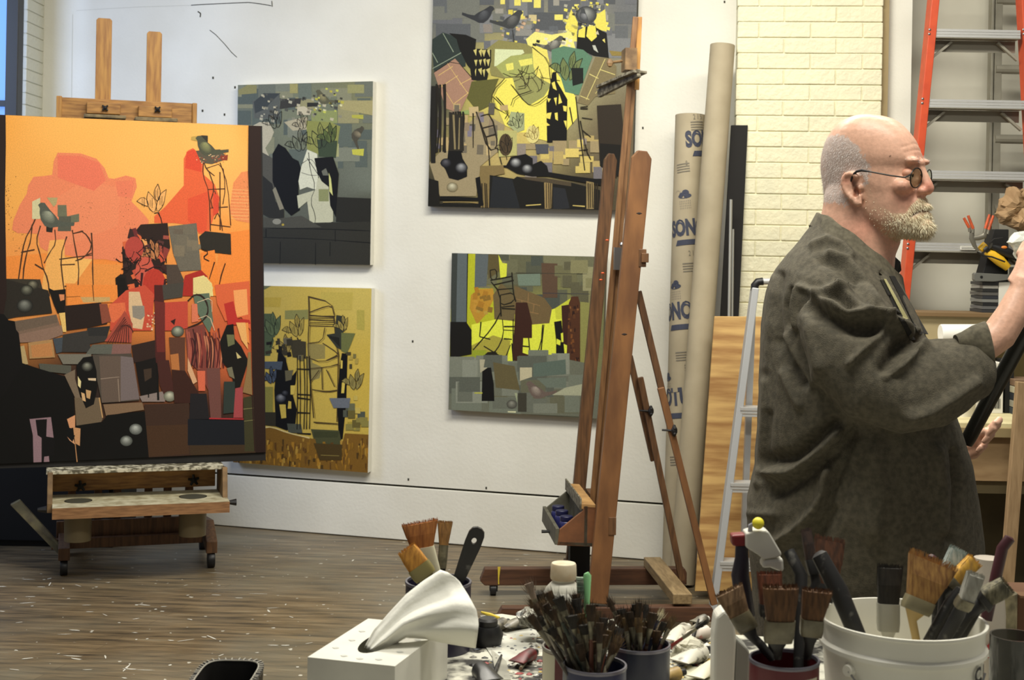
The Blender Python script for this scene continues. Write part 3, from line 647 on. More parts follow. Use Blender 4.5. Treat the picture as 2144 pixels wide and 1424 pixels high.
A.poly('6b7078', [(710, 860), (860, 860), (850, 930), (740, 930)]); A.poly('4c5046', [(410, 1040), (510, 1045), (520, 1110), (420, 1105)]); A.poly('4a4c30', [(580, 1080), (780, 1090), (800, 1190), (610, 1190)]); A.poly('3f4228', [(600, 1095), (780, 1100), (770, 1140), (600, 1140)])
for xx in (480, 500, 530, 550, 570): A.line('1f1c14', [(xx, 560), (xx + 6, 800), (xx + 2, 1080)], 2.4, 1)
for yy in (650, 830, 860, 960, 1110): A.line('1f1c14', [(480, yy), (580, yy + 8)], 3, 1)
A.poly('7d5a20', [(0, 1140), (120, 1120), (250, 1065), (300, 1062), (420, 1110), (570, 1145), (610, 1150), (620, 1195), (800, 1190), (820, 1110), (1000, 1120), (1000, 1400), (0, 1320)])
A.line('d8c486', [(255, 1068), (300, 1064), (420, 1108), (570, 1143)], 3)
for _ in range(170):
    x, y = A.r.uniform(30, 980), A.r.uniform(1140, 1340); A.poly(A.r.choice(['5e401a', '8e6822', 'a87a28', '4c3818', '936a20', 'b08a3a', '6a4a1e']), [(x, y), (x + A.r.uniform(8, 22), y), (x + A.r.uniform(6, 20), y + A.r.uniform(20, 70)), (x, y + A.r.uniform(20, 60))])
A.poly('4a3a1a', [(600, 1180), (800, 1190), (800, 1300), (640, 1300)]); A.line('8a7a40', [(650, 1265), (780, 1270)], 1.5)
tag(finish_art('canvas_painting', A, [(494, 597), (778, 604), (770, 990), (488, 968)], [(500, 600, 'cfb352'), (780, 604, 'cdb75e'), (640, 700, 'c9ae4e'), (770, 800, 'ceb14c'), (640, 900, 'c8ad50'), (560, 640, 'cab055')], .041, CANV), 'yellow canvas of ink drawn tulips over a brown base, lower left on wall', 'painting', 'canvases on the white wall')
# ---- large canvas with black and yellow shapes (top, cut by the frame)
A = Art(WP, WN, (880, 0, 3.165)); A.clip = [(909, -95), (1336, -90), (1322, 441), (896, 432)]
A.patches(85, -280, 1430, 330, 60, (60, 190), ['6a6c70', '5c5f62', '7d7f80', '74766e', '636668', '8b8a84', '54575a'], 0, 1.4)
A.patches(520, -40, 1240, 260, 40, (30, 75), ['d8c850', 'e8dc70', '5e6266', '7c7e80', '9a978c', 'c9b98a', '6a6c70']); A.speck(930, 10, 1240, 220, 70, (12, 30), ['e8dc60', 'f0e88c', '3a3a3c', 'b0ae9c', '6a6c70']); A.speck(500, 100, 800, 300, 40, (12, 30), ['e0d264', 'c8a888', '8c8c8a', '55585a'])
A.poly('e6d860', [(1000, 60), (1050, 160), (1030, 250), (960, 180)]); A.poly('e4d660', [(1140, 120), (1225, 60), (1235, 210), (1170, 190)])
A.bird(410, 95, 78, -1, '34363a', '55585c', -.1); A.bird(600, 130, 82, -1, '3e4040', '6a6a68', .0); A.line('2a2a28', [(612, 200), (622, 280)], 2); A.poly('8c847c', [(415, 160), (470, 160), (480, 215), (420, 215)])
A.poly('e8e080', [(700, 260), (760, 210), (870, 230), (1000, 210), (1030, 330), (900, 320), (720, 320)]); A.speck(730, 240, 1010, 300, 14, (18, 28), ['1c1c1a', 'dcd8c0']); A.bird(880, 290, 70, -1, '53534e', '9a988e', -.05)
A.egg(1100, 100, 70, '3a3b3c', '9a9c98'); A.bird(1090, 110, 52, 1, '45474a', '85878a', .6)
A.poly('0c0c0a', [(1100, 175), (1160, 180), (1235, 220), (1250, 385), (1150, 370), (1035, 320), (1040, 230)]); A.poly('e6d85a', [(1050, 200), (1095, 175), (1090, 250), (1045, 245)]); A.poly('e6d85a', [(1110, 175), (1160, 170), (1170, 245), (1135, 275), (1100, 240)]); A.poly('b9bcb0', [(1140, 300), (1160, 300), (1180, 350), (1150, 330)]); A.poly('d8cc70', [(1205, 265), (1222, 255), (1225, 285)])
A.poly('c0b8a0', [(1160, 225), (1175, 200), (1185, 230)]); A.poly('8c7a40', [(1250, 335), (1350, 345), (1340, 370), (1270, 370)])
A.poly('2e3834', [(80, 260), (150, 215), (230, 240), (300, 400), (300, 440), (90, 470), (78, 330)]); A.line('8e9a84', [(150, 220), (220, 345)], 1.5); A.line('8e9a84', [(80, 455), (270, 350)], 1.5); A.line('8e9a84', [(80, 350), (115, 415)], 1.5)
A.poly('13120f', [(190, 220), (300, 230), (370, 260), (350, 480), (310, 430), (260, 330), (240, 260)])
A.poly('a5806a', [(90, 480), (230, 388), (350, 520), (360, 570), (310, 640), (260, 750), (170, 720)]); A.line('0f0e0c', [(90, 480), (230, 388), (355, 530)], 1.8)
for p in ([(180, 420), (300, 600), (320, 620)], [(120, 500), (215, 440)], [(130, 580), (250, 500)], [(140, 560), (250, 740)], [(220, 690), (350, 590)], [(260, 560), (335, 520)]): A.line('d8b870', p, 1.5)
A.poly('8a8550', [(430, 330), (520, 265), (700, 290), (770, 330), (770, 500), (560, 520), (470, 500)]); A.poly('d4dcae', [(495, 325), (680, 330), (690, 350), (540, 430), (490, 440)]); A.poly('a3a860', [(500, 440), (600, 370), (770, 350), (770, 500), (560, 510)]); A.poly('e2dc6c', [(565, 425), (615, 415), (620, 460), (575, 470)]); A.poly('e2dc6c', [(650, 400), (740, 385), (745, 425), (665, 440)])
A.poly('14130f', [(340, 320), (470, 330), (470, 400), (440, 540), (340, 530), (330, 450)])
for i in range(12): A.poly('c8bd72', [(355 + i % 4 * 28, 335 + i // 4 * 65), (375 + i % 4 * 28, 325 + i // 4 * 65), (372 + i % 4 * 28, 375 + i // 4 * 65)], jit=2)
A.poly('ebdf62', [(560, 520), (780, 500), (870, 440), (1030, 640), (1040, 780), (900, 950), (700, 900), (560, 830), (480, 640)]); A.poly('e6d96a', [(740, 300), (840, 330), (870, 500), (850, 600), (780, 540), (750, 440)])
A.poly('5e5c2e', [(340, 540), (520, 520), (480, 620), (460, 700), (380, 740), (310, 650)]); A.poly('8ea060', [(250, 740), (370, 720), (350, 760), (270, 755)])
A.poly('93945a', [(610, 510), (760, 500), (870, 560), (820, 640), (720, 700), (640, 620)])
A.poly('5a8066', [(870, 330), (950, 305), (1080, 330), (1140, 380), (1110, 460), (1050, 630), (960, 610), (920, 480), (870, 450)]); A.tulip(980, 440, 100, '6d7a4c', '22281c', 1.6, .3); A.poly('151a16', [(1000, 450), (1080, 450), (1080, 550), (1010, 570)])
A.poly('7d7150', [(1040, 680), (1160, 375), (1250, 385), (1300, 440), (1290, 620), (1160, 640), (1110, 700)])
for p in ([(1100, 660), (1225, 390)], [(1120, 490), (1180, 520)], [(1060, 635), (1120, 660)], [(1190, 460), (1290, 495)], [(1160, 620), (1220, 550)]): A.line('d8cc80', p, 1.4)
for i in range(16):
    a = A.r.uniform(-.6, 2.8); x, y = 720 + A.r.uniform(-80, 80), 470 + A.r.uniform(-40, 60); A.line('2c2414', [(x, y), (x + 60 * math.cos(a), y + 60 * math.sin(a) + 20), (x + 130 * math.cos(a + .4), y + 110 * math.sin(a + .4))], 1.5)
for p in ([(600, 560), (700, 690), (760, 700), (860, 620)], [(480, 640), (540, 700), (590, 780)], [(740, 310), (850, 400), (860, 520), (880, 610)], [(560, 520), (480, 600), (470, 700), (560, 750)], [(500, 640), (590, 740), (560, 790)], [(600, 700), (620, 640), (740, 600)]): A.line('2a2212', p, 1.8); A.line('2a2212', [(a + 12, b_ + 8) for a, b_ in p], 1)
A.poly('0b0b09', [(875, 480), (900, 475), (905, 540), (935, 590), (975, 660), (970, 940), (840, 945), (835, 680), (860, 560)])
for p in ([(885, 650), (905, 645), (900, 700)], [(920, 620), (940, 680), (915, 690)], [(840, 650), (865, 655), (850, 680)], [(840, 750), (870, 745), (860, 790), (830, 780)], [(890, 750), (910, 745), (912, 800), (895, 790)], [(945, 700), (972, 705), (968, 740), (950, 735)], [(835, 810), (860, 830), (835, 835)], [(950, 800), (970, 800), (968, 850)], [(870, 550), (890, 540), (905, 600), (880, 585)]): A.poly('e4d662', p)
A.poly('9a8c6c', [(60, 1080), (400, 740), (560, 830), (520, 1000), (400, 1100), (370, 1300), (130, 1300)]); A.patches(90, 700, 560, 1000, 34, (30, 80), ['9a8a66', '6e6656', 'b8a070', '7c7684', '8a7a64', 'c0aa7c', '5a564c'], .1, .8); A.patches(620, 900, 1190, 1150, 30, (35, 95), ['b09c64', 'c8b468', '8a8076', '9c8c68', 'd4bf6c', '706c70'], 0)
for xx in (105, 120, 135, 155, 165, 200, 215, 235, 250, 265, 280): A.line('1e1a14', [(xx, 560 if xx < 180 else 740), (xx + 6, 800), (xx - 4, 1010)], 4.5, 1.5)
A.poly('2a261e', [(190, 740), (280, 770), (290, 1000), (190, 1000)]); A.line('8a7c58', [(220, 760), (230, 990)], 4); A.line('8a7c58', [(260, 780), (255, 990)], 3)
for p in ([(400, 770), (470, 750), (520, 980), (450, 1000), (390, 800)], [(410, 850), (490, 830)], [(430, 910), (500, 890)], [(370, 740), (400, 820), (450, 950), (460, 1100)], [(510, 980), (540, 1090)], [(350, 750), (350, 980)]): A.line('241e14', p, 3)
A.poly('a3aa7c', [(600, 740), (690, 750), (690, 860), (640, 880), (580, 830)]); A.tulip(640, 800, 55, None, '24241a', 1.3); A.poly('b4b070', [(510, 865), (640, 865), (640, 1030), (520, 1040)]); A.disc('4a3c28', 565, 960, 45, 75); A.tulip(565, 960, 60, None, '15120c', 1.4); A.line('15120c', [(570, 1035), (574, 1060)], 2)
for i in range(9): A.line('b8a060', [(700 + i * 4, 890 + i * 6 % 40), (745, 830 + i * 14), (790 - i * 3, 880 + i * 7 % 50)], 1.2)
A.disc('d8cc84', 745, 890, 45, 60); A.tulip(745, 880, 50, None, '7a6430', 1.2); A.poly('4c4e54', [(760, 955), (850, 955), (850, 1020), (770, 1020)])
A.poly('2e261c', [(1170, 700), (1330, 690), (1350, 900), (1300, 1180), (1190, 1100)]); A.poly('14120e', [(1190, 950), (1330, 960), (1330, 1180), (1190, 1100)])
for p in ([(1030, 640), (1060, 900), (1090, 1130)], [(1060, 800), (1100, 1000), (1130, 1060)], [(990, 710), (1010, 820)], [(1060, 710), (1110, 705)], [(1060, 720), (1110, 720)], [(1070, 780), (1140, 790)], [(1050, 1000), (1110, 990)], [(1070, 860), (1130, 910)]): A.line('201a12', p, 2.6)
A.poly('0c0b0a', [(185, 1000), (270, 1000), (280, 1050), (310, 1100), (310, 1170), (250, 1195), (190, 1180), (165, 1120), (130, 1080), (180, 1050)]); A.egg(170, 1080, 36, '15151a', '55555c'); A.egg(272, 1112, 42, '1a1a1f', '9a9c9e'); A.egg(212, 1240, 38, '7a7054', 'c8c4a8')
A.poly('0c0b0a', [(480, 1100), (570, 1095), (600, 1040), (700, 1020), (745, 1050), (745, 1090), (800, 1065), (840, 1100), (850, 1140), (1000, 1165), (1200, 1190), (1200, 1230), (850, 1170), (740, 1170), (640, 1150), (570, 1110)]); A.egg(632, 1078, 38, '2a2a2e', 'b4b6b6'); A.egg(708, 1118, 36, '2a2a2e', 'aaacac')
A.poly('7e6c44', [(395, 1100), (550, 1095), (560, 1150), (465, 1170), (455, 1380), (400, 1380)]); A.poly('14130f', [(460, 1160), (620, 1185), (640, 1170), (830, 1190), (1000, 1210), (1190, 1260), (1190, 1400), (455, 1400)])
A.poly('1f2226', [(480, 1170), (610, 1190), (660, 1380), (460, 1380)]); A.poly('23252a', [(880, 1240), (960, 1250), (990, 1380), (880, 1390)]); A.poly('8f7a50', [(820, 1210), (875, 1205), (870, 1380), (825, 1390)]); A.poly('8a7850', [(1100, 1200), (1150, 1210), (1150, 1385), (1100, 1385)])
for xx in (835, 850, 862, 1110, 1125, 1138, 1160, 1175, 410, 428, 440): A.line('2a2216', [(xx, 1215), (xx + 4, 1380)], 2.4, .8)
A.poly('4a4030', [(640, 1170), (830, 1180), (1000, 1210), (1000, 1235), (700, 1190)]); A.poly('17150f', [(50, 1180), (120, 1200), (130, 1380), (50, 1380)]); A.poly('0c0b0a', [(130, 1300), (395, 1310), (395, 1330), (130, 1325)]); A.poly('14130f', [(130, 1350), (400, 1350), (400, 1380), (130, 1375)]); A.poly('0c0b0a', [(365, 1180), (395, 1170), (420, 1360), (390, 1370)]); A.poly('1c1a16', [(60, 570), (105, 570), (100, 1080), (70, 1080)])
A.line('c8b468', [(700, 1362), (800, 1355)], 2.4); A.line('c8b468', [(1010, 1362), (1090, 1368)], 2.4); A.line('9a8450', [(150, 1340), (300, 1338), (380, 1345)], 2)
tag(finish_art('canvas_painting', A, [(909, -95), (1336, -90), (1322, 441), (896, 432)], [(910, 0, '6a6d6c'), (1100, -60, '66696c'), (1330, 0, '6c6e70'), (1200, 40, '8c8a78'), (900, 200, '55574a'), (900, 420, '3a362a'), (1040, 200, 'c8bc60'), (1040, 300, 'b8a468'), (1300, 300, '6a5e48'), (1250, 420, '4a4230'), (1150, 200, '9a9470')], .041, mat('dark_canvas_edge', (60, 58, 50), .8)), 'large canvas of eggs, bottles and perched birds, cut by the top of the photo', 'painting', 'canvases on the white wall')
# ---- green-yellow canvas (right bottom)
A = Art(WP, WN, (920, 500, 3.561)); A.clip = [(946, 530), (1268, 538), (1258, 877), (939, 858)]
A.patches(90, 110, 1180, 500, 34, (70, 200), ['5c5a40', '6a6a50', '525546', '757458', '5e604c', '4a5048'], 0, 1.2)
A.poly('3a3f3c', [(88, 105), (135, 108), (130, 640), (85, 900)]); A.poly('5d6668', [(135, 108), (212, 110), (205, 640), (125, 620)]); A.line('15150f', [(212, 110), (207, 400), (205, 700)], 3); A.poly('b5b828', [(215, 112), (268, 112), (262, 370), (400, 370), (420, 480), (410, 620), (230, 800), (205, 660)]); A.poly('5c6466', [(268, 114), (365, 116), (350, 355), (262, 360)]); A.poly('5c5232', [(365, 116), (445, 118), (450, 240), (365, 300)]); A.poly('d6dc44', [(440, 118), (470, 180), (505, 185), (500, 280), (455, 300)])
A.poly('b88a30', [(235, 420), (290, 375), (400, 370), (410, 440), (350, 560), (280, 640), (225, 520)]); A.patches(240, 380, 390, 560, 14, (20, 60), ['c09038', 'a87828', 'b89840', '8a6a2a'], .4)
A.poly('e2e848', [(240, 640), (470, 590), (560, 620), (860, 520), (1050, 440), (1050, 930), (700, 930), (450, 930), (240, 800)]); A.poly('c8cc40', [(860, 520), (1000, 430), (1000, 600), (870, 600)])
A.poly('a8a040', [(230, 800), (400, 720), (530, 760), (500, 930), (330, 890)]); A.poly('94a02c', [(250, 830), (350, 830), (350, 890), (240, 890)])
A.poly('6a5c3c', [(400, 420), (460, 330), (560, 420), (560, 610), (520, 610), (410, 600)]); A.poly('6e5c3c', [(560, 350), (780, 440), (840, 520), (820, 630), (690, 640), (560, 560)]); A.bricks('96744a', [(570, 370), (760, 440), (730, 620), (570, 600)], 2, 3, 1.2)
A.poly('708070', [(580, 265), (750, 260), (755, 350), (590, 350)]); A.poly('5a4636', [(760, 180), (880, 185), (880, 440), (770, 440)]); A.patches(880, 200, 1150, 450, 14, (60, 130), ['83805c', '6c6a4c', '93906c', '5c5a44'], 0)
A.line('3a3a30', [(570, 255), (1100, 262)], 1.4); A.line('3a3a40', [(770, 405), (1120, 412)], 1.6)
for p in ([(378, 235), (425, 225), (430, 300), (385, 310), (378, 235)], [(380, 310), (540, 280)], [(400, 345), (555, 310)], [(540, 250), (550, 400), (570, 470)], [(385, 320), (450, 400), (460, 580)], [(455, 420), (555, 400), (560, 470), (455, 500), (455, 420)], [(430, 380), (550, 370)], [(460, 510), (560, 500)], [(465, 520), (565, 525)], [(460, 540), (400, 660), (250, 830)], [(470, 600), (480, 720), (430, 830), (380, 860)], [(550, 600), (550, 900)], [(480, 655), (560, 655)], [(480, 680), (560, 685)], [(480, 745), (540, 750)], [(310, 620), (300, 730)], [(300, 730), (380, 750)], [(330, 800), (460, 880)], [(530, 790), (480, 920)], [(320, 880), (430, 850)], [(770, 640), (760, 780), (700, 920)], [(780, 640), (750, 900)], [(725, 850), (755, 855)], [(620, 800), (670, 805)], [(665, 740), (690, 1030)], [(540, 780), (560, 1000)], [(600, 950), (605, 1040)], [(630, 950), (632, 1030)]): A.line('1f1c12', p, 2.8)
A.poly('1f1c12', [(360, 845), (420, 840), (430, 870), (310, 890)]); A.poly('3a2016', [(570, 475), (655, 475), (690, 620), (690, 740), (625, 740), (620, 850), (680, 870), (690, 980), (640, 950), (570, 965), (545, 850), (560, 640)]); A.poly('12110e', [(855, 620), (910, 610), (945, 990), (870, 985), (870, 760)]); A.poly('3c2018', [(910, 500), (965, 490), (965, 800), (920, 780)]); A.poly('50301e', [(985, 430), (1035, 430), (1050, 490), (1050, 960), (1030, 1070), (965, 1070), (945, 960), (960, 600), (965, 480)])
A.patches(960, 480, 1040, 1040, 40, (10, 34), ['5e3a20', '3a2018', '7a4a24', '8a5c34', '2e1a14'], .2, .6); A.poly('e2e848', [(905, 705), (922, 700), (925, 770), (910, 770)]); A.poly('e2e848', [(875, 745), (905, 760), (900, 795), (872, 785)]); A.poly('8d8c50', [(1050, 470), (1150, 480), (1100, 1080), (1050, 1080)])
A.poly('14120f', [(80, 620), (200, 620), (240, 680), (240, 860), (80, 890)])
A.poly('6c6f60', [(70, 900), (320, 890), (560, 950), (700, 930), (860, 880), (1110, 930), (1110, 1330), (70, 1280)]); A.patches(90, 900, 1080, 1290, 40, (70, 190), ['7c8072', '6a6e62', '5c6056', '8a8e80', '747a6c', '666652'], 0, 1.3)
A.poly('635a3c', [(400, 920), (560, 950), (600, 1130), (420, 1110)]); A.poly('5c6a60', [(700, 930), (940, 900), (945, 1010), (700, 1030)]); A.poly('6a7468', [(725, 1040), (945, 1035), (945, 1110), (800, 1110)]); A.poly('0d0c0b', [(320, 965), (385, 960), (405, 1080), (410, 1210), (315, 1210)]); A.poly('b0aa90', [(300, 900), (340, 900), (330, 960), (360, 960), (305, 1000)]); A.poly('c0b898', [(600, 960), (690, 960), (690, 1030), (600, 1060)])
A.bird(730, 1130, 85, 1, '6a5c54', 'a09488', .0); A.egg(540, 1235, 40, '4c4c44', '8c8c80'); A.poly('3e3c32', [(585, 1150), (650, 1150), (650, 1290), (585, 1290)]); A.poly('a0a888', [(560, 1150), (580, 1150), (580, 1220)]); A.poly('a8aa90', [(840, 1165), (940, 1110), (1080, 1080), (1080, 1170)]); A.line('b8b848', [(260, 1150), (320, 1150)], 3); A.line('d8d8b0', [(510, 1290), (570, 1292)], 3)
tag(finish_art('canvas_painting', A, [(946, 530), (1268, 538), (1258, 877), (939, 858)], [(950, 540, '4c5048'), (1100, 560, '62624a'), (1250, 560, '6a6a52'), (1000, 700, 'a0a030'), (1100, 700, 'b8b840'), (1240, 700, '7a7a50'), (950, 860, '6a6c60'), (1100, 860, '6c6f62'), (1240, 860, '6e7162')], .041, CANVD), 'small grey and bright yellow canvas with one walking bird, behind centre easel', 'painting', 'canvases on the white wall')

# ------------------------------------------------------------ left easel with the orange painting
EA = math.radians(18)
eo = thing('studio_easel', 'wide golden oak easel with casters holding the orange painting', 'easel', (P(290, 1190, 6.45).x, 6.45, 0), EA)
EX, EY = Vector((math.cos(EA), math.sin(EA), 0)), Vector((-math.sin(EA), math.cos(EA), 0)); EO = eo.location
def eloc(px, py, yl):  # pixel -> easel local coordinates on the plane local y = yl
    p = onplane(px, py, EO + EY * yl, EY); d = p - EO; return Vector((d.dot(EX), yl, d.z))
def epart(name, mb, m, parent=eo, **kw):
    if parent is eo: return build(name, mb, m, eo, local=True, **kw)
    return build(name, mb, m, parent, local=True, **kw)
def ebox(mb, a, b_, y0, y1):
    """box between pixel a (top-left) and b (bottom-right) on front plane y0"""
    p, q_ = eloc(*a, y0), eloc(*b_, y0); mb.box((p.x, y0, q_.z), (q_.x, y1, p.z)); return mb
PY0 = -.20
# masts, upper board, blocks
for a, b_ in (((202, 37), (231, 262)), ((308, 65), (336, 262))):
    p, q_ = eloc(*a, -.02), eloc(*b_, -.02); m = MB(); c_ = .009
    m.prism([(p.x, -.02, .45), (q_.x, -.02, .45), (q_.x, -.02, p.z - c_), (q_.x - c_, -.02, p.z), (p.x + c_, -.02, p.z), (p.x, -.02, p.z - c_)], (0, .02, 0)); epart('mast', m, W_OAKV, bevel=.002)
p, q_ = eloc(118, 201, -.05), eloc(411, 300, -.05)
ub = epart('upper_crossboard', MB().box((p.x + .02, -.05, q_.z), (q_.x - .02, -.025, p.z - .004)), W_OAK, bevel=.003)
epart('crossboard_end', MB().box((p.x, -.07, q_.z), (p.x + .025, .0, p.z)), W_OAKV, bevel=.004)
epart('crossboard_end', MB().box((q_.x - .022, -.06, q_.z), (q_.x, .0, p.z - .002)), W_OAKV, bevel=.004)
for (a, b_, k_, l0, l1) in (((182, 213), (252, 240), (220, 226), (176, 238), (264, 249)), ((290, 221), (360, 247), (330, 229), (283, 244), (372, 256))):
    m = MB(); ebox(m, a, b_, -.085, -.05); bk_ = epart('clamp_block', m, W_OAK, bevel=.003)
    m = MB(); ebox(m, l0, l1, -.17, -.06); epart('clamp_ledge', m, mat('worn_ledge_wood', (142, 122, 84), .6, kind='noise', col2=(80, 70, 50), scale=30, amt=.8), bevel=.003)
    m = MB(); c_ = eloc(*k_, -.095); m.sphere(c_, .010, 8)
    for i in range(4):
        a_ = math.pi / 4 + i * math.pi / 2; m.tube([c_, c_ + Vector((math.cos(a_) * .017, 0, math.sin(a_) * .017))], [.006, .004], 6)
    epart('clamp_knob', m, BLACK, bk_ if False else eo, smooth=True)
# lower tray unit
m = MB(); a, b_ = eloc(98, 972, -.10), eloc(452, 960, -.10)
TZ = a.z; x0, x1 = eloc(100, 1000, -.16).x, eloc(466, 1000, -.16).x
ledge = epart('canvas_ledge', MB().box((x0 - .006, -.30, TZ - .016), (x1 - .01, -.06, TZ)), mat('paint_crusted_ledge', (196, 190, 168), .7, kind='noise', col2=(84, 78, 60), scale=38, amt=1.0, lo=.42, hi=.56), bevel=.002)
bz = TZ - .165
epart('tray_backboard', MB().box((x0 + .02, -.13, TZ - .120), (x1 - .03, -.105, TZ - .018)), W_OAK, bevel=.002)
tz_ = eloc(110, 1075, -.42).z
for s_, xx in ((0, x0), (1, x1 - .02)):
    m = MB(); m.prism([(xx, -.10, TZ - .016), (xx, -.20, TZ - .016), (xx, -.33, tz_ + .16), (xx, -.36, tz_ + .03), (xx, -.36, tz_ - .01), (xx, -.10, tz_ - .01)], (.022, 0, 0)); epart('side_bracket', m, mat('worn_bracket_wood', (136, 108, 72), .6, kind='noise', col2=(88, 66, 42), scale=20, amt=.9), bevel=.002)
# tray with two holes
holes = [(x0 + .13, -.30, .055), (x1 - .145, -.30, .058)]
TOPM = mat('tray_top', (186, 180, 152), .7, kind='noise', col2=(140, 130, 100), scale=22, amt=.9); FRM = mat('tray_front', (150, 110, 72), .6, kind='noise', col2=(110, 76, 46), scale=16, stretch=(1, 5, 8), amt=.8)
m = MB(); X0, X1, Y0, Y1, Z1 = x0 + .022, x1 + .0, -.46, -.13, tz_ + .028
outer = [Vector((X0, Y0, 0)), Vector((X1, Y0, 0)), Vector((X1 + .0, Y1, 0)), Vector((X0, Y1, 0))]
hl = [[Vector((cx_ + r_ * math.cos(t), cy_ + r_ * .95 * math.sin(t), 0)) for t in [2 * math.pi * i / 24 for i in range(24)]] for cx_, cy_, r_ in holes]
tri = tessellate_polygon([outer] + [list(reversed(h)) for h in hl]); allp = outer + [p for h in hl for p in reversed(h)]
m.add([Vector((p.x, p.y, Z1)) for p in allp], [list(t) for t in tri], 0)
for i in range(4):
    j = (i + 1) % 4; a_, b_ = outer[i], outer[j]; m.add([(a_.x, a_.y, Z1), (b_.x, b_.y, Z1), (b_.x, b_.y, tz_ - .02), (a_.x, a_.y, tz_ - .02)], [(0, 1, 2, 3)], 1)
tray = epart('paint_tray', m, [TOPM, FRM], flip=False)
for cx_, cy_, r_ in holes:
    m = MB(); m.loft([[Vector((cx_ + rr_ * math.cos(t), cy_ + rr_ * math.sin(t), z)) for t in [2 * math.pi * i / 24 for i in range(24)]] for rr_, z in ((r_ + .004, Z1 + .001), (r_, Z1 + .001), (r_, Z1 - .12), (.004, Z1 - .12))], True)
    epart('metal_cup', m, mat('dull_tin', (118, 118, 104), .4, .7), flip=False, smooth=True)
    m = MB(); m.lathe((cx_, cy_, tz_ - .145), [(.005, 0), (r_ + .002, 0), (r_ + .004, .12)], 24, caps=False); epart('cup_body', m, mat('worn_cup_side', (124, 112, 84), .5, .3), smooth=True)
for sx, xx in ((-1, x0 + .14), (1, x1 - .13)):
    m = MB(); c_ = Vector((xx, -.155, TZ - .085 if sx > 0 else TZ - .095)); m.sphere(c_, .014, 8)
    for i in range(5): a_ = i * 2 * math.pi / 5 + .4; m.tube([c_, c_ + Vector((math.cos(a_) * .026, 0, math.sin(a_) * .026))], [.009, .006], 6)
    epart('star_knob', m, BLACK, smooth=True)
for xx in (x0 - .02, x1 + .02):
    m = MB(); m.tube([(xx - .018, -.38, tz_ + .01), (xx + .018, -.38, tz_ + .01)], [.008, .016], 8); epart('side_knob', m, BLACK, smooth=True)
# verticals, lower box, base with casters
for px in (150, 205, 245, 310, 350, 395):
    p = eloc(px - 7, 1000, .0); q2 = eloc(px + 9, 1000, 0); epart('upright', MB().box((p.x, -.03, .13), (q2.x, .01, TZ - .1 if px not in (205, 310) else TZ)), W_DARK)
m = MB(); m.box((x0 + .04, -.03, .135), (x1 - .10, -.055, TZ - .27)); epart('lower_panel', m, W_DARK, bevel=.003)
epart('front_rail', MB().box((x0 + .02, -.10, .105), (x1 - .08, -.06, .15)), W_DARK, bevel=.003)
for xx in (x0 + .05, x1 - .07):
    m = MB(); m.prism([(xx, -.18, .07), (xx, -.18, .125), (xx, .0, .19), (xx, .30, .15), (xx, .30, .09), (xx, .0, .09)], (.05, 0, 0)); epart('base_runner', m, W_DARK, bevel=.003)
    for yy in (-.15, .25):
        m = MB(); m.lathe((xx + .025 - .016, yy, .037), [(.006, 0), (.036, 0), (.038, .004), (.038, .028), (.036, .032), (.006, .032)], 20, axis=(1, 0, 0)); m.box((xx + .01, yy - .012, .04), (xx + .04, yy + .02, .085)); epart('caster', m, BLACK, smooth=True)
m = MB(); m.prism([(x0 - .16, -.02, .30), (x0 - .12, -.02, .32), (x0 + .09, -.16, .10), (x0 + .05, -.18, .10)], (0, .035, 0)); epart('side_brace', m, mat('olive_worn_wood', (112, 102, 66), .6, kind='noise', col2=(70, 60, 40), scale=20, amt=.8), bevel=.003)

# orange painting standing on the canvas ledge
pp0 = EO + EY * PY0; pn_ = -EY
pa = thing('orange_painting', 'large orange and red collage painting standing on the left easel', 'painting', (onplane(275, 965, pp0, pn_).x, onplane(275, 965, pp0, pn_).y, EO.z + TZ + .002), EA)
bd = [(-95, 236), (549, 264), (557, 946), (-95, 977)]
m = MB(); bp_ = [onplane(x, y, pp0 - pn_ * .004, pn_) for x, y in bd]
zmin = TZ + .002
for p in bp_[2:]: p.z = zmin + EO.z
m.prism(bp_, -pn_ * .022); build('backing_board', m, mat('dark_board', (20, 17, 16), .7), pa)
A = Art(pp0, pn_, (0, 220, 3.561)); A.clip = [(-80, 237), (546, 264), (556, 947), (-80, 975)]
a2 = lambda pts: [(x, y + 360 * 3.561) for x, y in pts]   # second crop starts 360 px lower
P2 = lambda c, pts: A.poly(c, a2(pts)); L2 = lambda c, pts, w=1.5, wob=0: A.line(c, a2(pts), w, wob)
A.poly('e8855e', [(90, 930), (100, 860), (150, 740), (200, 660), (210, 600), (250, 535), (320, 530), (390, 520), (400, 420), (430, 355), (600, 360), (720, 400), (780, 470), (810, 545), (850, 550), (940, 525), (1010, 545), (1020, 610), (980, 720), (1060, 800), (1110, 860), (1090, 1000), (900, 1170), (780, 1150), (640, 1150), (420, 1130), (300, 1060), (280, 960), (130, 955)])
A.poly('e98a62', [(300, 760), (640, 560), (900, 620), (880, 900), (500, 1050)]); A.poly('e6765a', [(430, 375), (600, 380), (740, 430), (790, 560), (700, 640), (430, 540)]); A.poly('e57c5c', [(860, 570), (1000, 560), (980, 690), (880, 680)])
A.poly('e2633a', [(1370, 400), (1400, 340), (1440, 320), (1520, 400), (1520, 520), (1600, 590), (1640, 700), (1600, 820), (1550, 960), (1480, 960), (1470, 900), (1290, 880), (1150, 880), (1150, 830), (1230, 760), (1300, 680), (1370, 600)]); A.poly('d94a30', [(1390, 350), (1450, 330), (1500, 420), (1500, 500), (1380, 470)]); A.poly('dd5434', [(1400, 700), (1560, 640), (1540, 940), (1480, 950), (1400, 860)])
A.poly('e48a56', [(1740, 580), (1800, 500), (1860, 490), (1860, 880), (1760, 860), (1710, 800)]); 
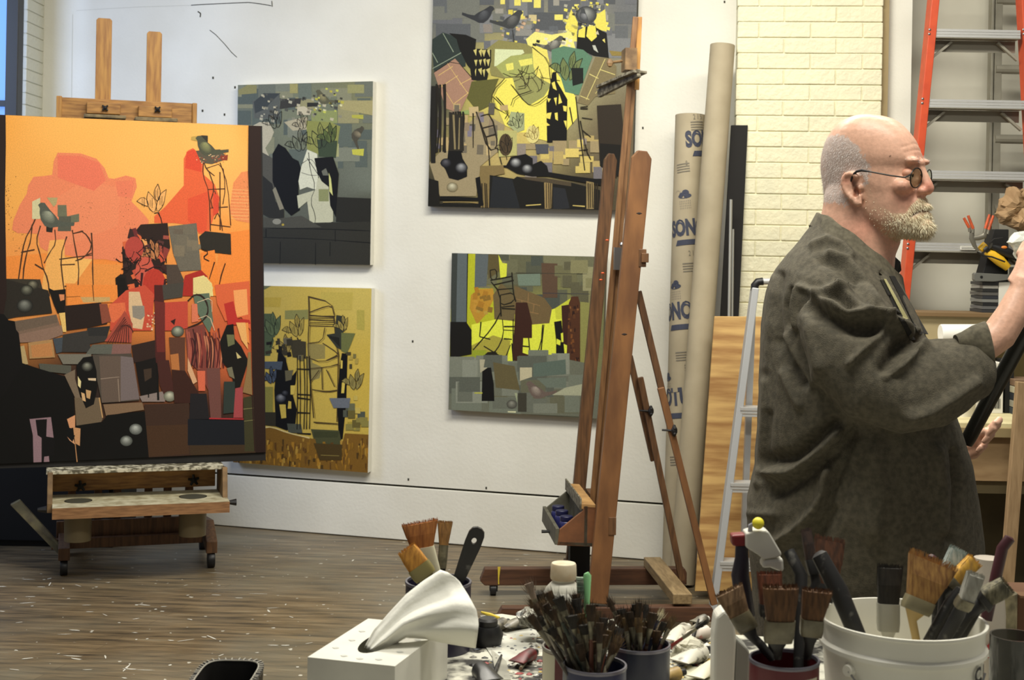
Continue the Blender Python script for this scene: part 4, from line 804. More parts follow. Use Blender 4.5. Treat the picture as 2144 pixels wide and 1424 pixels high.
for yy in range(630, 870, 24): A.line('f0b070', [(1720, yy), (1858, yy + 6)], 1.4)
for _ in range(160):
    x, y = A.r.choice([(50, 650), (50, 800), (150, 1020), (980, 930), (1850, 700), (930, 730), (640, 780), (880, 1190)]); x += A.r.gauss(0, 28); y += A.r.gauss(0, 60); z_ = A.r.uniform(2.5, 6); A.poly('6a4a2a', [(x, y), (x + z_, y), (x + z_, y + z_), (x, y + z_)]); A.k -= 1
A.poly('f09040', [(45, 1130), (400, 1100), (700, 1160), (900, 1180), (900, 1424), (45, 1424)]); A.poly('f0b060', [(370, 1010), (480, 1000), (490, 1424), (300, 1424)]); A.poly('ee8a3c', [(1640, 960), (1860, 930), (1870, 1424), (1600, 1424)]); A.poly('ea9448', [(480, 1180), (900, 1190), (880, 1424), (500, 1424)])
A.poly('f4b866', [(440, 1130), (690, 1150), (560, 1330), (480, 1330)])
# sprigs and chairs (ink lines)
for p in ([(290, 790), (240, 900), (180, 1010), (150, 1200), (120, 1424)], [(300, 900), (270, 1010), (300, 1120), (320, 1210), (360, 1300), (370, 1424)], [(410, 930), (420, 1030), (370, 1100), (330, 1180)], [(240, 890), (230, 1010), (200, 1100), (170, 1260), (180, 1424)], [(500, 980), (450, 1130), (470, 1330), (490, 1424)], [(540, 930), (560, 1060), (590, 1200), (580, 1340)], [(620, 940), (540, 960)], [(680, 950), (690, 1100), (690, 1250), (700, 1424)], [(600, 935), (650, 970), (690, 1060), (620, 1140), (560, 1160)], [(440, 1150), (690, 1120)], [(450, 1190), (560, 1190)], [(480, 1350), (600, 1350)], [(160, 1100), (260, 1080)], [(260, 1190), (330, 1230)], [(640, 1120), (690, 1100)]): A.line('4a3020', p, 3.0, .7)
for p in ([(1520, 420), (1510, 520), (1560, 650), (1570, 940)], [(1540, 470), (1660, 430), (1680, 620), (1660, 740)], [(1640, 430), (1700, 600), (1720, 900)], [(1560, 500), (1600, 620), (1560, 740), (1640, 820), (1660, 940)], [(1550, 630), (1680, 625)], [(1560, 770), (1700, 760)], [(1570, 890), (1720, 910)], [(1640, 500), (1640, 930)], [(1600, 640), (1640, 760), (1600, 850)], [(1520, 420), (1540, 480), (1600, 530)]): A.line('4a2c1c', p, 2.4, .5)
A.poly('d84a32', [(1590, 650), (1630, 680), (1630, 800), (1590, 830)])
# birds with their blocks
A.poly('d0c89c', [(240, 720), (300, 690), (300, 850), (240, 850)]); A.poly('b0a070', [(350, 690), (430, 690), (420, 740), (400, 760)]); A.poly('6d6e58', [(430, 745), (495, 745), (500, 830), (590, 810), (590, 870), (510, 880), (430, 830)]); A.poly('58584c', [(440, 830), (530, 830), (530, 940), (430, 940)]); A.poly('2a2620', [(345, 900), (395, 910), (390, 950), (345, 945)])
A.bird(375, 830, 110, 1, '54584e', '989c88', .25)
A.poly('bc9c50', [(1425, 235), (1480, 230), (1470, 270), (1425, 260)]); A.poly('32302a', [(1500, 225), (1550, 228), (1550, 275), (1500, 280)]); A.poly('5a5244', [(1460, 340), (1640, 330), (1700, 400), (1580, 440), (1500, 430)]); A.poly('8a3a28', [(1640, 380), (1700, 370), (1695, 412), (1650, 410)]); A.bird(1545, 310, 95, 1, '4e5040', '8c8e60', .12)
A.speck(1460, 360, 1690, 430, 40, (5, 9), ['e8c090', 'b04a30'])
# tulip and central figure
A.tulip(1150, 700, 105, 'ecae68', '241a12', 1.6, .15, [(1190, 800), (1230, 980), (1240, 1180)])
A.poly('2a1c18', [(1050, 890), (1250, 880), (1270, 1060), (1200, 1260), (1240, 1424), (950, 1424), (920, 1250), (910, 1060)]); A.patches(930, 930, 1240, 1400, 55, (26, 80), ['8a3a34', '6a2c2c', 'c0513c', '3a2422', 'd8663e', '54302e', '241816', '9c4c40', 'e08050'], .8)
A.poly('d8663c', [(1020, 960), (1060, 980), (1050, 1010)]); A.poly('e8a060', [(1050, 1000), (1090, 1000), (1100, 1040), (1070, 1050)]); A.tulip(1130, 1080, 80, 'b8784c', '1c1412', 1.5, -.2); A.disc('b2463c', 1000, 1070, 70, 90); A.disc('c85a48', 1080, 1240, 70, 110); 
for i in range(30):
    x, y = A.r.uniform(920, 1230), A.r.uniform(930, 1400); a = A.r.uniform(0, 3.1); A.line('1c1211', [(x, y), (x + 60 * math.cos(a), y + 60 * math.sin(a)), (x + 90 * math.cos(a + .7), y + 100 * math.sin(a + .7))], 2.0)
A.disc('b83a2c', 1150, 1330, 85, 110); A.line('3a1a1c', [(1060, 1250), (1050, 1380), (1120, 1470), (1220, 1430), (1230, 1300)], 4.5); A.line('3a1a1c', [(1080, 1240), (1180, 1190), (1240, 1240)], 4)
A.poly('6a6458', [(1255, 905), (1465, 880), (1500, 1230), (1340, 1240), (1290, 1100)]); A.patches(1300, 920, 1470, 1200, 14, (30, 90), ['6f685a', '5c584e', '7a705e', '665c50'], .1); A.poly('2a2620', [(1485, 980), (1530, 940), (1720, 960), (1725, 1115), (1600, 1100), (1500, 1070)])
A.poly('ee8838', [(1500, 1100), (1600, 1080), (1640, 1424), (1440, 1424), (1500, 1230)]); A.poly('a82c24', [(1380, 1270), (1500, 1230), (1550, 1280), (1440, 1424), (1340, 1424)]); A.poly('e8d890', [(1440, 1290), (1520, 1270), (1580, 1330), (1590, 1424), (1440, 1424)]); A.line('3a2010', [(1600, 1170), (1560, 1300)], 2.5); A.line('3a2010', [(1680, 1180), (1640, 1300), (1630, 1424)], 2.5)
for p in ([(1500, 1070), (1560, 1100), (1510, 1140), (1560, 1165)],): A.line('241a10', p, 3)
A.poly('4c4038', [(1240, 1190), (1320, 1190), (1370, 1300), (1340, 1424), (1250, 1424)]); A.poly('1c1612', [(860, 1290), (900, 1260), (940, 1270), (960, 1424), (870, 1424)]); A.poly('e89060', [(890, 1300), (920, 1290), (930, 1350), (900, 1360)])
A.poly('3a342a', [(45, 1295), (300, 1300), (330, 1424), (45, 1424)])
# lower half
P2('2a2620', [(20, 10), (360, 100), (390, 270), (120, 300), (20, 320)]); A.egg(245, 60 + 1282, 44, '2c2a22', '84806c'); A.egg(200, 100 + 1282, 50, '22211c', '7c7c6c'); A.egg(185, 215 + 1282, 62, '22221e', '80827a')
P2('14110e', [(360, 80), (400, 100), (490, 90), (490, 270), (430, 270), (400, 200)]); P2('d88a5c', [(440, 130), (480, 130), (480, 170), (450, 180)]); P2('ee8e40', [(495, 60), (880, 60), (880, 190), (740, 190), (500, 215)]); P2('c8a46a', [(600, 150), (820, 150), (820, 180), (740, 190), (620, 190)]); L2('7a4a20', [(495, 150), (600, 145)], 1.5); L2('7a4a20', [(690, 60), (700, 180)], 2.5)
P2('120e0c', [(870, 0), (930, 10), (960, 160), (930, 230), (880, 190)]); P2('c8503a', [(940, 100), (1080, 60), (1150, 130), (1130, 400), (820, 400), (830, 200)]); P2('e07048', [(820, 200), (930, 190), (940, 260), (850, 340), (790, 330)]); P2('d8b890', [(960, 110), (1040, 110), (1080, 280), (1060, 390), (990, 380), (960, 250)]); P2('90887c', [(985, 215), (1075, 215), (1080, 290), (1050, 320), (990, 300)]); A.speck(1080, 1540, 1160, 1680, 30, (8, 16), ['e8a080', 'c04a3c', 'e8c8a0'])
P2('261a16', [(480, 215), (750, 190), (800, 250), (800, 350), (640, 380), (490, 400)]); P2('8a4a38', [(740, 200), (800, 200), (830, 330), (760, 350)]); P2('e8c070', [(440, 270), (485, 265), (495, 410), (470, 410)])
P2('7d6656', [(110, 330), (420, 280), (460, 400), (140, 440)]); P2('8c7060', [(130, 430), (460, 360), (470, 430), (330, 480), (150, 490)]); P2('6c5c4e', [(110, 330), (420, 280), (430, 340), (120, 410)]); P2('b08858', [(210, 490), (390, 465), (410, 600), (220, 610)]); P2('b8a070', [(145, 520), (180, 510), (210, 650), (170, 655)]); P2('c08450', [(230, 510), (380, 490), (395, 590), (240, 600)]); P2('444c54', [(395, 460), (470, 450), (460, 560), (420, 570)])
P2('383634', [(470, 430), (820, 370), (790, 480), (670, 500), (680, 560), (460, 560)]); P2('2c2c2c', [(650, 380), (820, 365), (800, 440), (660, 440)]); P2('5e6058', [(690, 505), (840, 500), (840, 575), (640, 575)]); P2('84605a', [(840, 500), (980, 500), (970, 610), (830, 575)])
P2('a84c3c', [(780, 480), (860, 360), (930, 250), (990, 350), (980, 490)])
for i in range(9): L2('4a2420', [(800 + i * 20, 490), (860 + i * 12, 400 - i * 8), (930 + i * 8, 300 + i * 14)], 2)
P2('30201c', [(980, 510), (1160, 470), (1190, 600), (1000, 640)]); P2('4a201e', [(1150, 60), (1220, 60), (1240, 760), (1160, 720)]); P2('6a2a26', [(1150, 180), (1230, 190), (1230, 560), (1170, 560)])
P2('c04838', [(1230, 190), (1400, 180), (1400, 380), (1300, 400), (1230, 400)]); P2('2e1816', [(1270, 330), (1310, 310), (1300, 360)]); P2('46423c', [(1210, 60), (1370, 40), (1360, 150), (1220, 170)]); A.egg(1325, 405 + 1282, 48, '4a4a40', 'aab09c'); P2('5c3a2c', [(1260, 450), (1380, 450), (1380, 700), (1280, 690)]); P2('b87440', [(1270, 580), (1330, 570), (1340, 700), (1280, 690)])
P2('e0cf8c', [(1440, 10), (1540, 0), (1590, 80), (1560, 170), (1440, 110)]); P2('5e6e5c', [(1440, 130), (1560, 120), (1590, 330), (1560, 420), (1460, 240)]); P2('d87858', [(1430, 200), (1470, 200), (1480, 330), (1430, 340)]); L2('2c1c18', [(1400, 180), (1450, 130), (1510, 140), (1550, 210), (1550, 280), (1500, 340), (1400, 380)], 4); L2('d8c0a0', [(1470, 190), (1580, 150), (1580, 260)], 1.5); L2('d8c0a0', [(1480, 310), (1560, 280), (1600, 400)], 1.5)
P2('7c4038', [(1380, 390), (1520, 350), (1560, 480), (1640, 560), (1640, 900), (1560, 860), (1480, 700), (1400, 620)])
for i in range(26):
    x = 1390 + i * 10; L2(A.r.choice(['3a1c1c', 'a85848', '8a3c34', '541f20', 'c07858']), [(x, 380 + A.r.uniform(0, 80)), (x + 20, 520 + A.r.uniform(-40, 40)), (x + A.r.uniform(-20, 50), 680)], 3.2, 1)
P2('d8643c', [(1600, 60), (1860, 30), (1870, 400), (1800, 300), (1680, 330), (1620, 200)]); P2('eea060', [(1740, 100), (1840, 90), (1850, 280), (1760, 300)]); P2('b8302a', [(1670, 200), (1740, 180), (1770, 310), (1860, 320), (1870, 350), (1700, 360)]); P2('ea9048', [(1780, 350), (1850, 340), (1860, 500), (1800, 430)]); P2('e8ae68', [(1760, 340), (1830, 340), (1850, 540), (1800, 470)])
P2('100e0c', [(1640, 480), (1690, 360), (1740, 350), (1750, 460), (1800, 520), (1850, 620), (1830, 700), (1790, 820), (1750, 830), (1720, 700), (1660, 640)]); P2('6a6c4a', [(1690, 430), (1745, 430), (1750, 500), (1700, 520)]); P2('c8b880', [(1760, 560), (1800, 600), (1770, 610)]); P2('74705a', [(1690, 680), (1730, 670), (1750, 760), (1710, 740)]); P2('8c7048', [(1850, 560), (1870, 560), (1880, 880), (1810, 860), (1840, 700)])
P2('2e3834', [(1670, 780), (1750, 780), (1755, 1010), (1665, 1020)]); P2('a0464a', [(1755, 830), (1810, 820), (1810, 1050), (1740, 1050)]); P2('6e4640', [(1540, 680), (1640, 680), (1650, 1050), (1570, 1060)]); P2('d86a4c', [(1470, 700), (1530, 700), (1530, 850), (1480, 850)])
P2('504840', [(690, 580), (980, 570), (1040, 920), (760, 940), (720, 750)]); P2('65564c', [(740, 590), (900, 590), (900, 930), (760, 935)]); P2('766a6a', [(900, 590), (990, 600), (1040, 910), (900, 925)]); L2('9a8878', [(750, 760), (890, 745)], 1.5); L2('9a8878', [(880, 760), (890, 930)], 1.5); P2('56564c', [(290, 645), (530, 660), (530, 725), (300, 700)]); P2('787468', [(430, 575), (680, 575), (680, 600), (600, 650), (470, 650)])
P2('7a6a58', [(480, 730), (560, 690), (560, 760), (600, 900), (560, 900)]); P2('70604c', [(555, 900), (740, 900), (765, 1060), (740, 1110), (570, 1120)]); P2('826850', [(770, 950), (1060, 935), (1075, 990), (790, 1035)]); L2('c09868', [(740, 900), (765, 1050)], 2.5)
P2('0c0a09', [(570, 660), (620, 600), (690, 590), (720, 700), (725, 830), (700, 950), (640, 980), (590, 860)]); A.egg(650, 668 + 1282, 42, '2a2a26', '8c8c80'); P2('c8a070', [(640, 840), (680, 850), (670, 910), (645, 900)]); P2('d8b080', [(605, 860), (630, 870), (640, 930), (615, 920)]); P2('d8c0a0', [(655, 755), (715, 755), (715, 775), (660, 770)]); P2('e8d8a0', [(580, 740), (605, 780), (600, 830), (582, 810)])
P2('120e0d', [(1010, 640), (1160, 600), (1190, 920), (1050, 880)]); P2('403228', [(1070, 690), (1130, 680), (1130, 750), (1080, 780)]); P2('8a7c78', [(1040, 890), (1180, 860), (1230, 850), (1230, 930), (1060, 930)]); L2('0c0a09', [(1105, 820), (1108, 900)], 3); L2('0c0a09', [(1170, 640), (1180, 920)], 4); P2('46241f', [(1170, 620), (1260, 620), (1300, 860), (1230, 900), (1190, 800)]); A.egg(1265, 890 + 1282, 46, '6a6a5c', 'c4c4b0'); P2('d8a880', [(1400, 600), (1470, 780), (1440, 800), (1400, 700)])
P2('3a1f18', [(1280, 690), (1380, 700), (1480, 860), (1480, 940), (1300, 940)]); P2('080706', [(-60, 300), (110, 330), (160, 640), (280, 680), (480, 740), (550, 880), (560, 1110), (760, 1080), (800, 1030), (1080, 1000), (1110, 1350), (-60, 1420)]); P2('3e2a20', [(1075, 950), (1410, 940), (1420, 1330), (1110, 1350)]); P2('47301f', [(1090, 1110), (1400, 1100), (1410, 1320), (1110, 1340)])
P2('141820', [(1400, 1060), (1820, 1070), (1825, 1255), (1400, 1255)]); P2('1e1c20', [(1420, 870), (1540, 870), (1560, 1060), (1410, 1060)]); P2('40301f', [(1415, 1255), (1950, 1250), (1950, 1310), (1420, 1330)]); P2('3c3a24', [(1815, 900), (1905, 880), (1920, 1300), (1825, 1300)]); L2('8c8658', [(1815, 985), (1910, 975)], 1.2); L2('8c8658', [(1820, 1075), (1910, 1065)], 1.2); L2('b03038', [(1560, 1055), (1815, 1060)], 3)
P2('947880', [(220, 1060), (380, 1045), (400, 1200), (350, 1200), (370, 1395), (250, 1395), (245, 1180)]); P2('0d0b0c', [(265, 1065), (350, 1060), (345, 1190), (410, 1200), (400, 1330), (330, 1340), (325, 1395), (310, 1395), (310, 1200), (280, 1180)]); P2('d89a70', [(500, 1060), (560, 1030), (560, 1120), (520, 1130)]); P2('d8a078', [(500, 1190), (540, 1180), (560, 1250), (520, 1220)]); P2('c89468', [(545, 1120), (600, 1130), (595, 1260), (560, 1240)]); L2('c08c60', [(560, 1240), (575, 1380)], 2.5); P2('08090b', [(500, 1120), (540, 1130), (520, 1180), (560, 1180), (540, 1230), (500, 1190)])
A.egg(1012, 1135 + 1282, 48, '585c58', 'b4b8b4'); A.egg(942, 1222 + 1282, 46, '50544f', 'acb0aa'); P2('33312f', [(-60, 700), (40, 730), (95, 770), (0, 830), (-60, 850)])
# dark edges of the sheet
A.poly('281814', [(1853, 150), (1945, 155), (1955, 900), (1970, 1424), (1980, 2600), (1905, 2590), (1880, 2000), (1868, 1400), (1862, 800), (1850, 500)]); A.poly('281a16', [(-330, 40), (42, 70), (44, 300), (38, 700), (50, 1424), (20, 1600), (-330, 1600)]); A.poly('0b0909', [(-330, 1500), (30, 1560), (60, 1600), (140, 1700), (170, 1950), (-330, 2700)])
L2('2e1816', [(1880, 880), (1900, 1300)], 3)
sheet = finish_art('painted_sheet', A, [(-80, 237), (546, 264), (556, 947), (-80, 975)], [(-60, 250, 'f4a848'), (150, 260, 'f6b45c'), (540, 270, 'f2aa54'), (300, 330, 'f6b660'), (60, 400, 'f2ac54'), (460, 300, 'f6b862'), (500, 500, 'f09a48'), (60, 560, 'f09c50'), (250, 600, 'ee8a3e'), (500, 700, 'c86038'), (200, 800, '302420'), (450, 900, '3a241e'), (60, 900, '0c0a0a'), (520, 400, 'f4b060')], .003, mat('sheet_edge', (60, 40, 30), .8), parent=pa)

# ------------------------------------------------------------ centre easel
CA = math.radians(5)
CO = Vector((.335, 5.72, 0)); ce = thing('studio_easel', 'tall brown H frame easel seen side on, with small tray of blue jars', 'easel', CO, CA)
CXv, CYv = Vector((math.cos(CA), math.sin(CA), 0)), Vector((-math.sin(CA), math.cos(CA), 0))
def cl(px, py, yl):
    p = onplane(px, py, CO + CYv * yl, CYv); d = p - CO; return Vector((d.dot(CXv), yl, d.z))
def cpart(name, mb, m, parent=ce, **kw): return build(name, mb, m, parent, local=True, **kw)
YN, YF = -.31, .30
def post(mb, top, bot, y, th, wd, pointed=True):
    """flat board leaning in local x-z; wide face towards the viewer"""
    d = (top - bot).normalized(); s_ = Vector((d.z, 0, -d.x)) * wd / 2
    c_ = .02
    prof = [bot - s_, bot + s_, top + s_ - d * c_ * 1.4, top + s_ * .45, top - s_ * .45, top - s_ - d * c_ * 1.4] if pointed else [bot - s_, bot + s_, top + s_, top - s_]
    mb.prism([Vector((p.x, y - th / 2, p.z)) for p in prof], (0, th, 0)); return mb
W_NEAR = mat('orange_brown_post', (134, 92, 54), .55, kind='noise', col2=(98, 64, 38), scale=5, stretch=(3, 3, .8), amt=.9)
cpart('rear_post', post(MB(), cl(1279, 322, YF), cl(1196, 1195, YF), YF, .035, .055), W_DARK, bevel=.003)
cpart('front_post', post(MB(), cl(1344, 316, YN), cl(1250, 1262, YN), YN, .035, .078), W_NEAR, bevel=.003)
# central mast: two strips with groove
t_, b_ = cl(1333, 38, 0), cl(1236, 1130, 0)
mast = MB(); post(mast, t_ + Vector((-.010, 0, 0)), b_ + Vector((-.010, 0, 0)), -.028, .014, .022, False); post(mast, t_ + Vector((.006, 0, -.004)), b_ + Vector((.006, 0, 0)), 0, .05, .026, False); cpart('centre_mast', mast, W_OAKV if False else mat('mast_wood', (132, 96, 60), .5, kind='noise', col2=(92, 60, 36), scale=14, stretch=(6, 6, .6), amt=.8), bevel=.002)
m = MB(); post(m, t_ + Vector((.008, 0, .001)), t_ + Vector((.001, 0, -.30)), -.026, .004, .02, False); cpart('mast_cap', m, W_OAKV)
m = MB(); post(m, cl(1296, 600, -.03), cl(1250, 1045, -.03), -.05, .006, .008, False); cpart('slide_rail', m, METAL)
# crossbars
for (px, py) in ((1325, 540), (1262, 1100)):
    a_ = cl(px, py, YN); b2 = cl(px - 60, py - 4, YF); z_ = a_.z; m = MB(); m.bar(Vector((a_.x + .035, YN - .02, z_)), Vector((a_.x + .035, YF + .02, z_)), .07, .03, side=(0, 0, 1)); cpart('crossbar', m, W_DARK, bevel=.002)
m = MB(); a_ = cl(1350, 540, YN - .03); m.box((a_.x - .012, YN - .03, a_.z - .018), (a_.x + .016, YN + .03, a_.z + .018)); cpart('crossbar_end', m, W_DARK, bevel=.002)
m = MB(); a_ = cl(1268, 540, -.05); m.box((cl(1286, 520, -.06).x, -.065, cl(1286, 565, -.06).z), (cl(1303, 520, -.06).x, -.045, cl(1286, 518, -.06).z)); m.sphere(cl(1303, 512, -.06), .012, 8); cpart('mast_clamp', m, METAL)
for (px, py) in ((1271, 503), (1262, 572), (1258, 586)): cpart('orange_paint_drop', MB().sphere(cl(px, py, -.05), .006, 8, (1.2, 1, .7)), mat('orange_paint', (214, 84, 30), .5), smooth=True)
for (px, py) in ((1307, 700), (1338, 447)): cpart('wood_knot', MB().sphere(cl(px, py, YN - .014), .009, 8, (1.8, .6, .7)), mat('dark_knot', (40, 26, 20), .7), smooth=True)
# top holder
hz_ = cl(1334, 152, 0); m = MB()
hp = [cl(1250, 197, -.16), cl(1262, 182, -.16), cl(1340, 150, -.02), cl(1342, 158, -.02), cl(1255, 204, -.16)]
m.bar(cl(1254, 196, .14) + Vector((0, -.0, 0)), cl(1338, 153, -.12), .035, .018, side=(0, 0, 1)); m.bar(cl(1262, 183, .13), cl(1340, 150, -.12), .012, .07, side=(0, 0, 1))
th = cpart('canvas_holder', m, mat('paint_crusted_grey', (132, 126, 108), .7, kind='noise', col2=(74, 68, 52), scale=45, amt=1.0, lo=.4, hi=.58), bevel=.002)
m = MB(); m.box(tuple(cl(1309, 140, -.03) + Vector((-.005, -.03, -.015))), tuple(cl(1322, 110, .02) + Vector((.01, .02, .008)))); m.tube([cl(1302, 128, -.02), cl(1278, 131, -.06)], [.006, .006], 8); m.sphere(cl(1277, 132, -.06), .014, 8, (1, .6, 1.3)); cpart('holder_clamp', m, mat('worn_bracket_wood', (136, 108, 72)), th)
# rear struts
for (a1, b1, y_, s1, s2, k1) in (((1336, 610), (1492, 1262), YN + .04, (1383, 812), (1410, 930), (1412, 902)), ((1318, 745), (1425, 1212), YF - .13, (1340, 790), (1352, 905), (1363, 861))):
    a_, b2 = cl(*a1, y_), cl(*b1, y_); b2.z = max(b2.z, .02); mid = a_ + (b2 - a_) * .42
    m = MB(); m.bar(a_, mid + (b2 - a_) * .05, .022, .026); cpart('upper_strut', m, W_DARK, bevel=.002)
    m = MB(); m.bar(cl(*s1, y_ - .028) , b2 + Vector((0, -.028, 0)), .022, .026); cpart('lower_strut', m, W_NEAR if y_ < 0 else W_DARK, bevel=.002)
    c_ = cl(*k1, y_ - .05); m = MB(); m.tube([c_ + Vector((-.045, .02, 0)), c_ + Vector((-.002, 0, 0))], .004, 8); m.sphere(c_, .016, 10, (.8, 1, 1.2))
    for i in range(5): an = i * 2 * math.pi / 5; m.sphere(c_ + Vector((0, math.cos(an) * .014, math.sin(an) * .018)), .007, 8)
    cpart('star_knob', m, BLACK, smooth=True)
# base
for (xa, xb, y_, yt, yb) in ((1040, 1493, YN, 1268, 1300), (1005, 1436, YF, 1187, 1223)):
    a_, b2 = cl(xa, yt, y_), cl(xb, yt, y_); zt = cl((xa + xb) / 2, yt + 1, y_).z; zb = cl((xa + xb) / 2, yb, y_).z
    m = MB(); m.prism([(a_.x + .02, y_ - .025, zb), (a_.x, y_ - .025, zb + .02), (a_.x + .02, y_ - .025, zt), (b2.x - .01, y_ - .025, zt), (b2.x, y_ - .025, zt - .02), (b2.x, y_ - .025, zb)], (0, .05, 0))
    rn = cpart('base_runner', m, mat('reddish_base_wood', (92, 60, 40), .55, kind='noise', col2=(60, 38, 26), scale=12, stretch=(.6, 6, 6), amt=.8), bevel=.003)
    for xx in (a_.x + .06, b2.x - .06):
        m = MB(); m.lathe((xx - .014, y_, .026), [(.005, 0), (.025, 0), (.026, .004), (.026, .024), (.005, .028)], 16, axis=(1, 0, 0)); m.box((xx - .017, y_ - .02, .02), (xx + .017, y_ + .016, zb)); cpart('caster', m, BLACK, rn if False else ce, smooth=True)
m = MB(); m.box((cl(1018, 1190, YF).x, YF - .028, cl(1040, 1222, YF).z), (0, 0, 0)) if False else None
yd = MB(); a_ = cl(1042, 1187, YF - .026); yd.prism([a_, a_ + Vector((.012, 0, 0)), a_ + Vector((.007, 0, -.05)), a_ + Vector((.008, 0, -.075)), a_ + Vector((.003, 0, -.075)), a_ + Vector((.002, 0, -.04))], (0, -.002, 0)); cpart('yellow_drip', yd, mat('yellow_paint', (208, 184, 60), .5))
a_ = cl(1455, 1268, YN); zt = cl(1300, 1268, YN).z
c1, c2 = cl(1432, 1272, YN), cl(1367, 1183, YF); zc = (c1.z + cl(1300, 1189, YF).z) / 2 + .03
cpart('base_crossbar', MB().bar(Vector((c1.x - .01, YN - .02, zc)), Vector((c2.x, YF + .02, zc)), .075, .04, side=(1, 0, 0)), mat('pale_crossbar_wood', (150, 128, 92), .6, kind='noise', col2=(112, 92, 62), scale=14, stretch=(6, 1, 6), amt=.8), bevel=.003)
c1, c2 = cl(1238, 1268, YN), cl(1196, 1190, YF)
cpart('base_crossbar', MB().bar(Vector((c1.x, YN, zc)), Vector((c2.x, YF, zc)), .07, .04, side=(1, 0, 0)), W_DARK, bevel=.003)
# tray box (long side runs away from the viewer)
TN, TF = -.24, .22
prof = [(1137, 1090), (1163, 1140), (1247, 1145), (1247, 1064), (1212, 1060), (1166, 1107)]
WT = mat('tray_side_wood', (132, 84, 50), .6, kind='noise', col2=(96, 62, 40), scale=14, amt=.8); WTI = mat('tray_inside', (94, 92, 78), .7, kind='noise', col2=(64, 60, 48), scale=20, amt=.8)
pn2 = [cl(x, y, TN) for x, y in [(1166, 1142), (1172, 1109), (1220, 1070), (1222, 1060), (1247, 1062), (1243, 1145)]]
m = MB(); m.prism(pn2, (0, .014, 0)); cpart('tray_near_end', m, WT, bevel=.0015)
def shf(p, dy): return Vector((p.x, p.y + dy, p.z))
m = MB(); m.prism([shf(p, TF - TN) for p in pn2], (0, .014, 0)); cpart('tray_far_end', m, WTI, bevel=.0015)
A1, A2, A3 = cl(1168, 1141, TN), cl(1243, 1144, TN), cl(1166, 1107, TN)
LW = TF - TN
m = MB(); m.prism([A1, A2, A2 + Vector((0, 0, .012)), A1 + Vector((0, 0, .012))], (0, LW, 0)); cpart('tray_floor', m, WTI)
m = MB(); m.prism([A1 + Vector((-.012, 0, 0)), A1, A3 + Vector((.010, 0, .0)), A3 + Vector((-.004, 0, 0))], (0, LW + .014, 0)); cpart('tray_lip', m, WTI, bevel=.001)
b1, b2 = cl(1222, 1060, TN), cl(1247, 1062, TN)
m = MB(); m.prism([Vector((b1.x + .004, TN, A2.z)), Vector((b1.x + .016, TN, A2.z)), Vector((b1.x + .016, TN, b1.z)), Vector((b1.x + .004, TN, b1.z))], (0, LW, 0)); cpart('tray_back', m, WTI)
m = MB(); m.prism([b1 + Vector((-.01, 0, -.012)), b2 + Vector((0, 0, -.012)), b2 + Vector((0, 0, .010)), b1 + Vector((-.01, 0, .010))], (0, LW + .014, 0)); cpart('canvas_shelf', m, mat('shelf_top_wood', (186, 146, 92), .6, kind='noise', col2=(150, 112, 66), scale=14, amt=.8), bevel=.002)
m = MB(); m.prism([b1 + Vector((-.014, 0, -.016)), b1 + Vector((-.008, 0, -.016)), b1 + Vector((-.008, 0, .03)), b1 + Vector((-.014, 0, .03))], (0, LW + .014, 0)); cpart('shelf_lip', m, mat('paint_crusted_grey', (132, 126, 108)))
m = MB(); a_ = cl(1134, 1113, -.05); m.tube([a_, a_ + Vector((.06, 0, 0))], [.007, .005], 8); cpart('adjusting_bolt', m, BLACK, smooth=True)
m = MB(); a_, b2 = cl(1192, 1145, 0), cl(1232, 1222, 0); m.box((a_.x, -.03, b2.z), (b2.x, .03, a_.z + .03)); cpart('mast_foot', m, mat('near_black_paint', (16, 15, 14)))
BLUE = mat('dark_blue_plastic', (34, 36, 84), .4)
for i, (px, py, yy, lab) in enumerate(((1165, 1055, .08, 'far'), (1168, 1072, -.02, 'middle'), (1184, 1088, -.14, 'near'))):
    c_ = cl(px, py, yy); c_ = Vector((A1.x + .038 + .004 * i, yy, A1.z + .0135)); wc = CO + CXv * c_.x + CYv * c_.y + Vector((0, 0, c_.z))
    jr = thing('blue_jar', {'far': 'dark blue jar in easel tray, farthest of three', 'middle': 'dark blue jar in easel tray, between two others', 'near': 'dark blue jar in easel tray, nearest of three'}[lab], 'jar', wc, 0, 'blue jars in the easel tray')
    build('jar_body', MB().lathe((0, 0, 0), [(.004, 0), (.026, 0), (.028, .006), (.028, .055), (.024, .062), (.02, .064)], 20), BLUE, jr, smooth=True, local=True)
    build('lid', MB().lathe((0, 0, .062), [(.004, 0), (.025, 0), (.026, .003), (.026, .018), (.024, .02), (.004, .02)], 20), mat('navy_lid', (26, 28, 66), .4), jr, smooth=True, local=True)
# ------------------------------------------------------------ person
HD = 2.95; TH = math.radians(38); cT, sT = math.cos(TH), math.sin(TH)
H0 = P(1660 + 600 / 3.7486, 220 + 500 / 3.7486, HD); HS = 1 / 3.7486 / pxm(HD)
FV, SV = Vector((cT, -sT, 0)), Vector((sT, cT, 0))   # face direction, side direction (away from the viewer)
def HX(cx, cy, y=0.0):
    """point of the head seen at head-crop pixel (cx, cy), |y| metres off the mid plane; far side mirrored"""
    p = onplane(1660 + cx / 3.7486, 220 + cy / 3.7486, H0 - SV * abs(y), SV)
    return p + SV * (2 * y) if y > 0 else p
def HC(v):
    y = (v - H0).dot(SV); q_ = PROJ(v - SV * (2 * y) if y > 0 else v); return (q_[0] - 1660) * 3.7486, (q_[1] - 220) * 3.7486, y
def PROJ(v):
    r = v - CAM; u = (r.x * CR + r.z * SR) / r.y; w_ = (-r.x * SR + r.z * CR) / r.y; return CX + u * FPX, HZ - w_ * FPX
